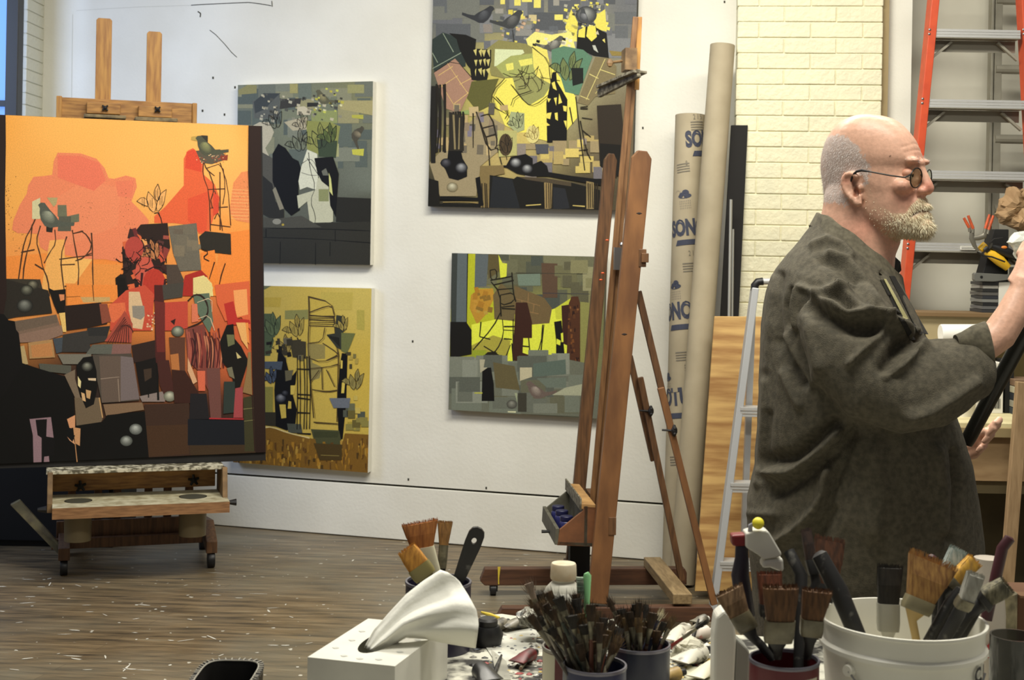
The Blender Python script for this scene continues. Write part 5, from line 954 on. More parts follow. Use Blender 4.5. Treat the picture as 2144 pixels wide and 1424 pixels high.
def ell(c, a, b_, n=28, p=2.0):
    out = []
    for k in range(n):
        t = 2 * math.pi * k / n; cc, ss = math.cos(t), math.sin(t)
        out.append(c + a * (abs(cc) ** (2 / p) * (1 if cc >= 0 else -1)) + b_ * (abs(ss) ** (2 / p) * (1 if ss >= 0 else -1)))
    return out
def bake(mb, voxel, smooth_it=4):
    me = bpy.data.meshes.new('tmp'); me.from_pydata(mb.v, [], mb.f)
    bm = bmesh.new(); bm.from_mesh(me)
    bmesh.ops.remove_doubles(bm, verts=bm.verts, dist=1e-6); bmesh.ops.recalc_face_normals(bm, faces=bm.faces); bm.to_mesh(me); bm.free()
    ob = bpy.data.objects.new('tmp', me); COL.objects.link(ob)
    m = ob.modifiers.new('r', 'REMESH'); m.mode = 'VOXEL'; m.voxel_size = voxel
    s_ = ob.modifiers.new('s', 'SMOOTH'); s_.factor = .5; s_.iterations = smooth_it
    dg = bpy.context.evaluated_depsgraph_get(); out = bpy.data.meshes.new_from_object(ob.evaluated_get(dg))
    bpy.data.objects.remove(ob); bpy.data.meshes.remove(me); return out
def seg(p, a, b_):
    ab = (b_[0] - a[0], b_[1] - a[1]); t = ((p[0] - a[0]) * ab[0] + (p[1] - a[1]) * ab[1]) / (ab[0] ** 2 + ab[1] ** 2 + 1e-9); t = min(1, max(0, t))
    return math.hypot(p[0] - a[0] - ab[0] * t, p[1] - a[1] - ab[1] * t)
def pline(p, pts): return min(seg(p, pts[i], pts[i + 1]) for i in range(len(pts) - 1))
def gs(d, w_): return math.exp(-(d / w_) ** 2)
man = thing('person', 'bald man with white beard and glasses in dark grey shirt, in profile', 'person', (P(1830, 900, HD).x, HD, 0))
bm_ = MB()
# skull + face rings: row, back, front, half width
rows = [(76, 575, 665, .022), (84, 515, 735, .040), (100, 460, 790, .053), (125, 405, 838, .062), (165, 350, 885, .070), (210, 312, 928, .0755), (260, 282, 965, .079), (310, 258, 992, .081), (370, 240, 1015, .082), (420, 230, 1026, .0815),
        (465, 226, 1012, .080), (500, 226, 998, .0785), (545, 230, 1000, .0775), (600, 238, 1010, .0765), (650, 244, 1016, .075), (700, 250, 1028, .073), (745, 262, 1046, .071), (790, 285, 1060, .069), (830, 320, 1056, .067), (870, 370, 1062, .064), (910, 430, 1068, .060), (950, 500, 1064, .054), (990, 580, 1052, .045), (1020, 660, 1035, .033), (1036, 740, 1005, .018)]
rings = []
for cy, xb, xf, hw in rows:
    ring = []; pa_, pb_ = HX(xb, cy), HX(xf, cy); a0 = (pb_ - pa_).dot(FV) / 2; a1 = math.sqrt(max(a0 * a0 - (hw * .46) ** 2, (a0 * .5) ** 2)); mid_ = (pa_ + pb_) / 2
    fwd = min(1, max(0, (cy - 300) / 500)) * (a0 - a1) * .7    # keep the face side on the traced outline lower down
    for k in range(40):
        t = 2 * math.pi * k / 40; c_, s_ = math.cos(t), math.sin(t); fr = .90 if cy < 700 else .86
        w_ = hw * (abs(s_) ** .86) * (1 if s_ > 0 else -1) * (1 - (1 - fr) * max(0, c_) ) * (1.0 + .03 * max(0, -c_))
        ring.append(mid_ + FV * (a1 * c_ + (fwd * max(0, c_))) + SV * w_ + Vector((0, 0, (pb_.z - pa_.z) / 2 * c_)))
    rings.append(ring)
bm_.loft(rings)
# neck
nk = []
for (bx, by, fx, fy, hw) in ((300, 560, 760, 880, .058), (250, 700, 850, 1010, .060), (238, 800, 838, 1090, .062), (215, 900, 800, 1180, .066), (225, 1020, 790, 1290, .068), (240, 1200, 760, 1480, .075)):
    a_, b_ = P(1660 + bx / 3.7486, 220 + by / 3.7486, HD), P(1660 + fx / 3.7486, 220 + fy / 3.7486, HD); nk.append(ell((a_ + b_) / 2, (b_ - a_) / 2, Vector((0, hw, 0)), 32))
bm_.loft(nk)
# nose
ns = [(1006, 455, .010, 1.3), (1003, 478, .010, .95), (1016, 520, .0105, .95), (1034, 570, .0115, 1.0), (1050, 615, .0125, 1.1), (1066, 650, .0135, 1.15)]
for i in range(len(ns) - 1):
    for t in (0, .5): 
        a_, b_ = ns[i], ns[i + 1]; q_ = [a_[k] * (1 - t) + b_[k] * t for k in range(4)]; bm_.sphere(HX(q_[0] - 4, q_[1]), q_[2], 12, (1, q_[3], 1))
bm_.sphere(HX(1062, 655), .0125, 14, (1.05, 1.05, .95)); bm_.sphere(HX(1035, 690), .010, 12, (1.2, .8, .7))
for s_ in (-1, 1):
    bm_.sphere(HX(1012, 675, s_ * .0135), .0105, 12, (1.1, 1.1, .9)); bm_.sphere(HX(938, 436, s_ * .028), .0125, 12, (1.25, 1.25, .62)); bm_.sphere(HX(855, 640, s_ * .039), .019, 12, (1.25, 1.25, 1.0))
    # ear
    for k, (x, y, r_) in enumerate([(500, 560, .0052), (480, 545, .0055), (450, 538, .0055), (420, 545, .0055), (402, 565, .0055), (393, 592, .0055), (392, 622, .0055), (400, 652, .0055), (415, 680, .0055), (436, 705, .0055), (458, 730, .006), (482, 754, .0068), (508, 772, .0072), (528, 772, .0062), (532, 745, .005), (524, 715, .005)]):
        bm_.sphere(HX(x, y, s_ * (.086 if k < 11 else .081)), r_ * 1.08, 10)
    for k, (x, y, r_) in enumerate([(440, 590, .0046), (430, 620, .0046), (440, 655, .0046), (462, 690, .005), (455, 570, .0042)]): bm_.sphere(HX(x, y, s_ * .083), r_, 10)
    bm_.sphere(HX(455, 640, s_ * .074), .017, 14, (.8, .8, 1.6)); bm_.sphere(HX(528, 650, s_ * .079), .006, 10, (1, .8, 1.2))
# lips / chin
bm_.sphere(HX(1040, 795), .012, 12, (1.2, 1.2, .55)); bm_.sphere(HX(1036, 858), .012, 12, (1.2, 1.2, .62)); bm_.sphere(HX(1020, 960), .020, 12, (1.2, 1.4, 1.1))
# torso core, arms and legs under the clothes
def A_(px, py, D): return P(px, py, D)
core = []
for (bx, fx, y, hw) in ((1715, 1840, 590, .09), (1660, 1870, 680, .13), (1640, 1900, 780, .15), (1640, 1930, 900, .155), (1620, 1985, 1020, .165), (1640, 1985, 1150, .165), (1660, 1960, 1260, .15)):
    a_, b_ = P(bx, y, HD), P(fx, y, HD); core.append(ell((a_ + b_) / 2, (b_ - a_) / 2, Vector((0, hw, 0)), 28))
bm_.loft(core)
px_hip = P(1815, 1200, HD)
for s_ in (-1, 1):
    yy = HD + s_ * .095; xh = px_hip.x; xk = xh + .02
    bm_.tube([(xh, yy, .95), (xh + .02, yy, .75), (xh + .03, yy, .50), (xh + .0, yy, .30), (xh - .02, yy, .10), (xh - .02, yy, .06)], [.085, .08, .058, .052, .036, .036], 14)
def arm(pts, r): bm_.tube(pts, r, 16)
sh, elb = P(1765, 700, 2.80), P(1880, 815, 2.71)
fore = [P(2015, 752, 2.715), P(2062, 722, 2.72), P(2092, 700, 2.725), P(2118, 660, 2.73), P(2138, 615, 2.74), P(2148, 585, 2.745)]
arm([sh + Vector((0, .1, 0)), sh, (sh + elb) / 2, elb, fore[0]], [.045, .045, .045, .042, .038]); arm([elb] + fore, [.036, .030, .0325, .0335, .031, .0265, .025])
def hand(wrist, d, g, n, rad=.0, s=1.0):
    d, g, n = d.normalized(), g.normalized(), n.normalized()
    bm_.loft([ell(wrist + d * t * s, g * w_ * s, n * h_ * s, 18, 2.4) for t, w_, h_ in ((-.03, .026, .021), (0, .027, .020), (.03, .036, .019), (.065, .042, .017), (.088, .041, .015), (.098, .036, .010))])
    for i in range(4):
        b_ = wrist + (d * (.088 - .004 * abs(i - 1)) + g * (-.031 + .0205 * i)) * s; l = (.92, 1.0, .94, .78)[i]
        pts = [b_, b_ + (d * .028 + n * .010) * l * s, b_ + (d * .036 + n * .034) * l * s, b_ + (d * .018 + n * .052) * l * s, b_ + (d * -.002 + n * .052) * l * s]
        bm_.tube(pts, [.0098 * s, .0095 * s, .009 * s, .0085 * s, .0068 * s], 12)
        bm_.sphere(b_ + n * -.004, .0105 * s, 10)
    b_ = wrist + (d * .028 - g * .028) * s
    bm_.tube([b_, b_ + (d * .022 - g * .014 + n * .016) * s, b_ + (d * .044 - g * .006 + n * .036) * s, b_ + (d * .056 + g * .012 + n * .046) * s], [.0145 * s, .0125 * s, .0105 * s, .0085 * s], 12)
hd = (fore[-1] - fore[-2]).normalized()
hand(fore[-1] + hd * .012, (hd + Vector((.25, 0, 0))), Vector((.55, -.55, -.35)), Vector((.75, .55, -.2)))
lw = P(2006, 975, 3.05); le = P(1800, 985, 3.17); arm([P(1760, 720, 3.08), P(1770, 820, 3.15), le], [.045, .045, .04]); arm([le, P(1920, 995, 3.13), lw], [.042, .036, .026])
PA, PB = P(2165, 661, 2.84), P(2028, 918, 2.93); pdr = (PB - PA).normalized()
hand(lw, (P(2046, 936, 3.02) - lw), pdr, Vector((-.15, -1, .35)), s=.92)
me = bake(bm_, .0032, 4)
skin_m = bpy.data.materials.new('skin'); skin_m.use_nodes = True; nt = skin_m.node_tree; b = nt.nodes['Principled BSDF']
b.inputs['Roughness'].default_value = .42; b.inputs['Subsurface Weight'].default_value = .0
at = nt.nodes.new('ShaderNodeAttribute'); at.attribute_name = 'skin'
no = nt.nodes.new('ShaderNodeTexNoise'); no.inputs['Scale'].default_value = 120; no.inputs['Detail'].default_value = 5; tc = nt.nodes.new('ShaderNodeTexCoord'); nt.links.new(tc.outputs['Object'], no.inputs['Vector'])
rp = nt.nodes.new('ShaderNodeMapRange'); rp.inputs[1].default_value = .3; rp.inputs[2].default_value = .7; rp.inputs[3].default_value = .9; rp.inputs[4].default_value = 1.1; nt.links.new(no.outputs['Fac'], rp.inputs[0])
ml = nt.nodes.new('ShaderNodeVectorMath'); ml.operation = 'SCALE'; nt.links.new(at.outputs['Color'], ml.inputs[0]); nt.links.new(rp.outputs[0], ml.inputs['Scale']); nt.links.new(ml.outputs[0], b.inputs['Base Color'])
bp = nt.nodes.new('ShaderNodeBump'); bp.inputs['Strength'].default_value = .25; bp.inputs['Distance'].default_value = .002; nt.links.new(no.outputs['Fac'], bp.inputs['Height']); nt.links.new(bp.outputs[0], b.inputs['Normal'])
def poly_in(p, poly):
    c_ = False; j = len(poly) - 1
    for i in range(len(poly)):
        if (poly[i][1] > p[1]) != (poly[j][1] > p[1]) and p[0] < (poly[j][0] - poly[i][0]) * (p[1] - poly[i][1]) / (poly[j][1] - poly[i][1]) + poly[i][0]: c_ = not c_
        j = i
    return c_
HAIR = [(205, 330), (260, 250), (345, 225), (440, 262), (515, 330), (565, 420), (600, 470), (600, 540), (585, 620), (560, 640), (552, 560), (480, 528), (400, 535), (375, 590), (385, 670), (430, 740), (430, 790), (330, 760), (235, 770), (200, 560)]
BEARD = [(560, 640), (600, 600), (625, 700), (680, 780), (780, 850), (880, 850), (925, 790), (985, 730), (1060, 722), (1110, 770), (1120, 950), (1100, 1060), (950, 1075), (800, 1070), (700, 1010), (610, 900), (560, 800)]
SK, HR, RD = rgb(226, 178, 152), rgb(200, 194, 190), rgb(214, 136, 114)
cols = []; lines_v = [([(1062, 822), (1010, 828), (965, 848), (925, 872)], 9, -.0045), ([(985, 722), (1010, 712), (1045, 706)], 9, -.003), ([(965, 700), (935, 750), (915, 815)], 16, -.0022), ([(880, 372), (960, 352), (1012, 352)], 9, -.0012), ([(860, 330), (940, 305), (1000, 300)], 9, -.001), ([(905, 560), (880, 600), (890, 640)], 12, -.0012), ([(540, 560), (548, 680), (552, 780)], 10, -.002)]
disp = []
for v in me.vertices:
    x, y, ly = HC(v.co); c_ = list(SK); d = 0
    if y < 1300 and 150 < x < 1200:
        for pts, w_, a_ in lines_v:
            dd = pline((x, y), pts)
            if dd < w_ * 2.5: d += a_ * gs(dd, w_)
        es = gs(math.hypot((x - 935) / 1.1, y - 550), 38) * gs(abs(abs(ly) - .034), .020); d -= .0060 * es
        k = .75 * gs(math.hypot(x - 1060, y - 640), 60) + .55 * gs(math.hypot(x - 890, y - 700), 110) + .5 * gs(math.hypot(x - 420, y - 590), 50) * (1 if abs(ly) > .07 else 0) + .35 * gs(math.hypot(x - 480, y - 1000), 160) + .3 * gs(math.hypot(x - 1000, y - 400), 60) + .25 * gs(math.hypot(x-600,y-930), 90)
        k = min(.8, k); c_ = [c_[i] * (1 - k) + RD[i] * k for i in range(4)]
        if poly_in((x + 34 * noise.noise(v.co * 260), y + 30 * noise.noise(v.co * 240)), HAIR) and not (abs(ly) > .083 and 385 < x < 560): c_ = [c_[i] * .35 + HR[i] * .65 for i in range(4)]
        if poly_in((x, y), BEARD) and abs(ly) < .08: kb = .55 * min(1, max(.15, (x - 640) / 260)); c_ = [c_[i] * (1 - kb) + rgb(222, 208, 170)[i] * kb for i in range(4)]
        if 430 < x < 520 and 575 < y < 735 and abs(ly) > .07: k2 = .7 * gs(pline((x, y), [(475, 600), (490, 660), (515, 700)]), 16); c_ = [a_ * (1 - k2) + q_ * k2 for a_, q_ in zip(c_, rgb(96, 52, 38))]; d -= .006 * gs(pline((x, y), [(480, 600), (488, 650), (505, 690)]), 14)  # ear hollow: shade painted into the skin colour, plus a dent
        if math.hypot(x - 765, y - 400) < 9 and ly < 0: c_ = list(rgb(70, 42, 34)); d += .0008
        if pline((x, y), [(1060, 822), (1010, 828), (950, 856)]) < 9: c_ = list(rgb(120, 60, 48))
    cols.append(tuple(c_[:3]) + (1,)); disp.append(d)
nrm = [v.normal.copy() for v in me.vertices]
for v, d, n_ in zip(me.vertices, disp, nrm): v.co = v.co + n_ * d
locs = [(v.co.copy(), n_) for v, n_ in zip(me.vertices, nrm)]
inv = wmat(man).inverted()
for v in me.vertices: v.co = inv @ v.co
me.name = 'body'; body = bpy.data.objects.new('body', me); body.parent = man; COL.objects.link(body)
while len(me.materials): me.materials.pop()
me.materials.append(skin_m)
at_ = me.color_attributes.new('skin', 'FLOAT_COLOR', 'POINT'); at_.data.foreach_set('color', [q_ for c_ in cols for q_ in c_])
me.polygons.foreach_set('use_smooth', [True] * len(me.polygons))
# hair and beard strands
def strands(name, region, m, prob, ln, wd, direction, rnd, test=lambda x, y, ly: True, dens=None):
    r = random.Random(5); vs, fs = [], []
    for co, n_ in locs:
        if co.z < 1.35: continue
        x, y, ly = HC(co)
        if not (150 < x < 1150 and y < 1150) or not poly_in((x, y), region) or not test(x, y, ly): continue
        p_ = prob * (dens(x, y, ly) if dens else 1)
        while p_ > 0:
            if r.random() < p_:
                dv = (n_ * .55 + direction(x, y, ly) + Vector((r.gauss(0, rnd), r.gauss(0, rnd), r.gauss(0, rnd)))).normalized(); l_ = ln(x, y, ly) * r.uniform(.6, 1.3)
                s_ = dv.cross(n_ + Vector((.01, .02, 0))).normalized() * wd * r.uniform(.7, 1.3); c0 = co - n_ * .001 + Vector((r.gauss(0, .0012), r.gauss(0, .0012), r.gauss(0, .0012))); o = len(vs)
                mid = c0 + dv * l_ * .6; tip = c0 + dv * l_ + Vector((0, 0, -.12 * l_)); vs += [inv @ (c0 - s_), inv @ (c0 + s_), inv @ (mid + s_ * .8), inv @ (mid - s_ * .8), inv @ tip]; fs += [(o, o + 1, o + 2, o + 3), (o + 3, o + 2, o + 4)]
            p_ -= 1
    me2 = bpy.data.meshes.new(name); me2.from_pydata(vs, [], fs); me2.materials.append(m); ob = bpy.data.objects.new(name, me2); ob.parent = man; COL.objects.link(ob); return ob
HM = mat('grey_white_hair', (212, 208, 206), .7); BM2 = mat('cream_white_beard', (240, 232, 202), .7, kind='noise', col2=(218, 204, 164), scale=60, amt=.7)
hr = strands('hair', HAIR, HM, 1.6, lambda x, y, l: .0040, .00022, lambda x, y, l: Vector((-.5, 0, -.9)), .25, lambda x, y, ly: not (abs(ly) > .082 and 380 < x < 560 and y > 520), lambda x, y, l: .5 + .5 * min(1, max(0, (560 - x) / 200)))
def bd(x, y, l):
    f = min(1, max(.10, (x - 640) / 260)); 
    if pline((x, y), [(1075, 824), (1010, 830), (950, 856)]) < 14: return 0
    return f * (1 if y > 760 or x > 960 else .6)
beard = strands('beard', BEARD, BM2, 2.4, lambda x, y, l: .003 + .0065 * min(1, max(0, (x - 700) / 300)) * (1 if y > 850 else .7), .0005, lambda x, y, l: Vector((.15, 0, -.95)), .35, lambda x, y, ly: not (abs(ly) > .078 and x < 560), bd)
beard['label'] = 'cream white short beard and moustache'
eb = strands('eyebrow', [(880, 425), (910, 390), (990, 395), (1000, 440), (960, 452), (890, 448)], HM, .25, lambda x, y, l: .006, .0003, lambda x, y, l: Vector((.4, 0, .1)), .3, lambda x, y, ly: .012 < abs(ly) < .05)
EYE = mat('eye_white', (214, 206, 196), .2)
for s_ in (-1, 1):
    c_ = HX(915, 550, s_ * .0315) - FV * .004; e = MB(); e.sphere(c_, .0118, 20); eo_ = build('eye', e, EYE, man, smooth=True)
    d_ = FV; e = MB(); e.sphere(c_ + d_ * .0075, .0058, 12); build('iris', e, mat('iris_brown', (60, 46, 36), .2), eo_, smooth=True)
    # eyelids: two caps around the ball
    e = MB(); e.sphere(c_ + Vector((0, 0, .0030)) - FV * .0004, .0128, 16, (1.02, 1.02, .86)); build('upper_eyelid', e, mat('eyelid_skin', (204, 148, 122), .5), eo_, smooth=True)
# shirt
st_ = MB(); TR = [((1712, 448), (1868, 578), .080), ((1700, 470), (1884, 600), .094), ((1676, 500), (1893, 622), .130), ((1648, 532), (1903, 645), .170), ((1626, 565), (1912, 672), .200), ((1612, 610), (1926, 705), .222), ((1601, 680), (1945, 745), .232), ((1595, 780), (1972, 815), .232), ((1590, 880), (1998, 885), .228), ((1586, 980), (2024, 965), .225), ((1568, 1050), (2036, 1042), .228), ((1571, 1130), (2048, 1125), .225), ((1576, 1220), (2056, 1215), .222), ((1582, 1330), (2058, 1330), .215)]
rg = []
for a_, b_, hw in TR:
    a_, b_ = P(*a_, HD), P(*b_, HD); rg.append(ell((a_ + b_) / 2, (b_ - a_) / 2, Vector((0, hw, 0)), 44, 2.15))
st_.loft(rg)
sl_c = [((1745, 640), 78, 2.80), ((1768, 680), 100, 2.765), ((1800, 740), 116, 2.735), ((1845, 790), 112, 2.71), ((1895, 812), 99, 2.70), ((1945, 806), 92, 2.70), ((1990, 785), 82, 2.705), ((2030, 775), 68, 2.71), ((2062, 782), 50, 2.72)]
st_.tube([P(*p, D) for p, r_, D in sl_c], [r_ / pxm(D) for p, r_, D in sl_c], 26, flat=[.9, .82, .72, .68, .68, .70, .74, .8, .85])
sl2 = [((1745, 640), 80, 3.10), ((1775, 760), 95, 3.14), ((1800, 900), 90, 3.17), ((1850, 980), 80, 3.16), ((1950, 985), 66, 3.12)]
st_.tube([P(*p, D) for p, r_, D in sl2], [r_ / pxm(D) for p, r_, D in sl2], 22, flat=.8)
sm = bake(st_, .0052, 3)
c1 = lambda pts: [(1580 + x / 3.955, 440 + y / 3.955) for x, y in pts]; c2 = lambda pts: [(1560 + x / 3.748, 760 + y / 3.748) for x, y in pts]
FOLD = [(c1([(520, 720), (620, 790), (760, 870), (900, 870), (1050, 910), (1180, 970), (1300, 1020)]), 11, .016), (c1([(540, 850), (700, 930), (850, 985), (1000, 985)]), 17, -.013), (c1([(380, 640), (520, 690), (640, 640), (760, 650)]), 7, .007), (c1([(700, 640), (820, 760), (950, 860), (1060, 920)]), 8, .009), (c1([(540, 735), (680, 700), (780, 790)]), 12, -.009),
        (c1([(620, 370), (760, 420), (860, 540), (960, 680), (1060, 860)]), 8, .009), (c1([(560, 420), (700, 470), (830, 610), (930, 740)]), 9, -.006), (c1([(480, 290), (600, 240), (720, 290), (800, 380)]), 7, .006), (c1([(310, 670), (275, 800), (285, 930)]), 6, -.016), (c1([(350, 680), (330, 830), (350, 960)]), 8, .008), (c1([(790, 1270), (900, 1160), (1040, 1030), (1075, 940)]), 8, .010),
        (c1([(1090, 1310), (1180, 1160), (1250, 1080)]), 17, -.018), (c1([(1090, 1365), (1200, 1300), (1320, 1190), (1420, 1120)]), 9, .011), (c1([(150, 560), (120, 800), (95, 1100), (90, 1300)]), 9, .006), (c1([(205, 540), (175, 800), (185, 1000)]), 9, -.009), (c1([(200, 1080), (300, 1280), (400, 1424)]), 12, -.012), (c1([(260, 1050), (370, 1260), (470, 1424)]), 10, .008), (c1([(430, 900), (470, 1100), (520, 1300)]), 12, .007),
        (c2([(150, 150), (150, 400), (130, 700), (110, 950)]), 8, .008), (c2([(190, 400), (170, 700), (150, 900)]), 7, -.007), (c2([(180, 860), (380, 860), (550, 730), (720, 560)]), 13, .017), (c2([(200, 770), (400, 740), (560, 620), (700, 480)]), 15, -.014), (c2([(250, 1010), (500, 860), (700, 710), (850, 540)]), 15, -.013), (c2([(240, 1424), (420, 1290), (560, 1150), (620, 1020), (640, 850)]), 10, .014), (c2([(500, 1424), (650, 1200), (760, 900), (860, 640)]), 20, -.014),
        (c2([(700, 1100), (800, 850), (880, 640)]), 10, .008), (c2([(1300, 420), (1450, 380), (1600, 290), (1800, 150)]), 12, .010), (c2([(40, 1180), (220, 1190)]), 8, .006), (c2([(300, 80), (360, 210), (430, 330)]), 9, .007), (c2([(1500, 700), (1540, 1000), (1560, 1300)]), 16, .008), (c2([(1640, 700), (1660, 1000), (1600, 1400)]), 8, -.010), (c2([(1000, 700), (1060, 1000), (1000, 1300)]), 24, .008),
        (c1([(1050, 520), (1160, 760), (1240, 940), (1330, 1060)]), 4, -.006)]
nn = [v.normal.copy() for v in sm.vertices]
for v, n_ in zip(sm.vertices, nn):
    p_ = v.co; d = .0025 * noise.fractal(p_ * 9, 1, 2, 3) + .004 * noise.noise(Vector((p_.x * 5 + p_.z * 3, p_.y * 4, p_.z * 2.2 - p_.x * 2)))
    if n_.y < .25:
        q_ = PROJ(p_)
        for pts, w_, a_ in FOLD:
            if min(abs(q_[0] - pts[0][0]), abs(q_[0] - pts[-1][0])) > 170: continue
            dd = pline(q_, pts)
            if dd < w_ * 2.6: d += 1.7 * a_ * gs(dd, w_) * min(1, .5 - n_.y)
    v.co = p_ + n_ * d
from mathutils.bvhtree import BVHTree
SBV = BVHTree.FromPolygons([v.co.copy() for v in sm.vertices], [list(p.vertices) for p in sm.polygons])
def onshirt(px, py, off):
    h_ = SBV.ray_cast(CAM, ray(px, py).normalized()); return h_[0] - ray(px, py).normalized() * off if h_[0] else P(px, py, 2.88)
def shirt_strip(mb, L_, W_, off, n=16):
    for k in range(n):
        q_ = []
        for t in (k / n, (k + 1) / n):
            x = L_[0][0] + (L_[1][0] - L_[0][0]) * t; y = L_[0][1] + (L_[1][1] - L_[0][1]) * t; w_ = W_[0] + (W_[1] - W_[0]) * t; q_ += [onshirt(x - w_ / 2, y, off), onshirt(x + w_ / 2, y, off)]
        mb.add(q_ + [p + Vector((0, .006, 0)) for p in q_], [(0, 1, 3, 2), (4, 6, 7, 5), (0, 2, 6, 4), (1, 5, 7, 3)])
for v in sm.vertices: v.co = inv @ v.co
CL = mat('dark_grey_twill', (96, 90, 75), .9, kind='noise', col2=(72, 68, 56), scale=90, amt=.9, bump=.25, bscale=420)
sm.name = 'shirt'; shirt = bpy.data.objects.new('shirt', sm); shirt.parent = man; COL.objects.link(shirt)
while len(sm.materials): sm.materials.pop()
sm.materials.append(CL); sm.polygons.foreach_set('use_smooth', [True] * len(sm.polygons))
# collar band and points
def strip(mb, ringA, ringB, th=.004):
    n = len(ringA); o = len(mb.v); c_ = sum((Vector(p) for p in ringA), Vector()) / n
    out = []
    for p, q_ in zip(ringA, ringB):
        d = (Vector(p) - c_); d.z = 0; d = d.normalized() * th if d.length > 1e-6 else Vector((th, 0, 0)); out.append((p, q_, q_ + d, p + d))
    for a_ in out: mb.v += [Vector(k) for k in a_]
    for i in range(n - 1):
        a_, b_ = o + 4 * i, o + 4 * i + 4
        for k in range(4): mb.f.append([a_ + k, a_ + (k + 1) % 4, b_ + (k + 1) % 4, b_ + k]); mb.m.append(0)
    for a_ in (o, o + 4 * (n - 1)): mb.f.append([a_, a_ + 1, a_ + 2, a_ + 3]); mb.m.append(0)
cm = MB(); tA, tB = [], []
for k in range(41):
    t = -math.pi * .97 + 2 * math.pi * .97 * k / 40   # from front around the back
    cc, ss = -math.cos(t), math.sin(t)
    a_, b_ = P(1716, 446, HD), P(1884, 588, HD); c_ = (a_ + b_) / 2
    tA.append(c_ + (b_ - a_) / 2 * cc + Vector((0, .081 * ss, 0)) + Vector((0, 0, .002 * math.sin(9 * t))))
    a_, b_ = P(1701, 474, HD), P(1890, 640, HD); c_ = (a_ + b_) / 2
    tB.append(c_ + (b_ - a_) / 2 * cc * 1.0 + Vector((0, .108 * ss, 0)) + Vector((0, 0, .003 * math.sin(7 * t + 1))))
strip(cm, tA, tB, .005); build('collar', cm, mat('collar_twill', (108, 102, 84), .85, kind='noise', col2=(80, 75, 60), scale=90, amt=.9), man, smooth=True)
pk = MB(); DKF = mat('dark_inner_cloth', (30, 28, 24), .9)
pk.prism([P(1862, 575, 2.93), P(1872, 535, 2.96), P(1886, 548, 2.98), P(1888, 566, 2.98), P(1877, 580, 2.97), P(1886, 600, 2.97), P(1870, 600, 2.94)], (0, .01, 0)); build('collar_point', pk, DKF, man, bevel=.002)
us = MB(); shirt_strip(us, ((1853, 584), (1898, 668)), (5, 9), .009); build('undershirt', us, mat('cream_tee', (160, 154, 108), .8), man, flip=False)
for nm_, L_, W_ in (('placket', ((1846, 586), (1912, 712)), (5, 12)), ('button_band', ((1868, 578), (1934, 700)), (11, 20))):
    pk2 = MB(); shirt_strip(pk2, L_, W_, .006); build(nm_, pk2, DKF, man, flip=False)
# cuff turned up
cf = MB(); ax = (P(2078, 712, 2.72) - P(2004, 722, 2.71)).normalized(); up_ = Vector((0, 1, 0)); sd_ = ax.cross(up_)
prof = [(P(2002, 720, 2.708), 20, 20), (P(2016, 720, 2.71), 26, 25), (P(2040, 724, 2.715), 42, 33), (P(2068, 730, 2.72), 56, 40)]
outer = [[c_ + (up_ * math.cos(t) * b_ + sd_ * math.sin(t) * a_) / 1066 * (1 + .05 * math.sin(3 * t + i)) for t in [2 * math.pi * k / 28 for k in range(28)]] for i, (c_, a_, b_) in enumerate(prof)]
inner = [[c_ + (up_ * math.cos(t) * b_ + sd_ * math.sin(t) * a_) / 1066 * .93 * (1 + .05 * math.sin(3 * t + i)) for t in [2 * math.pi * k / 28 for k in range(28)]] for i, (c_, a_, b_) in reversed(list(enumerate(prof)))]
cf.loft(outer + inner); build('cuff', cf, mat('cuff_twill', (100, 94, 76), .85, kind='noise', col2=(70, 66, 52), scale=90, amt=.9), man, smooth=True)
# trousers and shoes
tm = MB(); xh = px_hip.x
tm.loft([ell(Vector((xh + dx, HD, z)), Vector((rx, 0, 0)), Vector((0, ry, 0)), 28, 2.4) for z, rx, ry, dx in ((1.0, .17, .17, .01), (.9, .18, .185, .01), (.82, .165, .185, .0), (.78, .12, .17, .0))])
for s_ in (-1, 1):
    yy = HD + s_ * .095; tm.tube([(xh, yy, .88), (xh + .01, yy, .75), (xh + .02, yy, .50), (xh, yy, .30), (xh - .01, yy, .08)], [.105, .10, .08, .075, .07], 18)
tmm = bake(tm, .008, 4)
for v in tmm.vertices: v.co = inv @ v.co
tmm.name = 'trousers'; tr = bpy.data.objects.new('trousers', tmm); tr.parent = man; COL.objects.link(tr)
while len(tmm.materials): tmm.materials.pop()
tmm.materials.append(mat('black_trousers', (26, 25, 24), .9)); tmm.polygons.foreach_set('use_smooth', [True] * len(tmm.polygons))
for s_ in (-1, 1):
    yy = HD + s_ * .095; m = MB(); m.loft([ell(Vector((xh + x, yy, h_ / 2 + .002)), Vector((0, w_, 0)), Vector((0, 0, h_ / 2)), 16, 2.8) for x, w_, h_ in ((-.09, .03, .05), (-.08, .038, .09), (-.02, .042, .10), (.05, .045, .085), (.12, .05, .06), (.17, .045, .045), (.19, .03, .03))]); build('shoe', m, mat('black_shoe_leather', (24, 22, 21), .4), man, smooth=True)
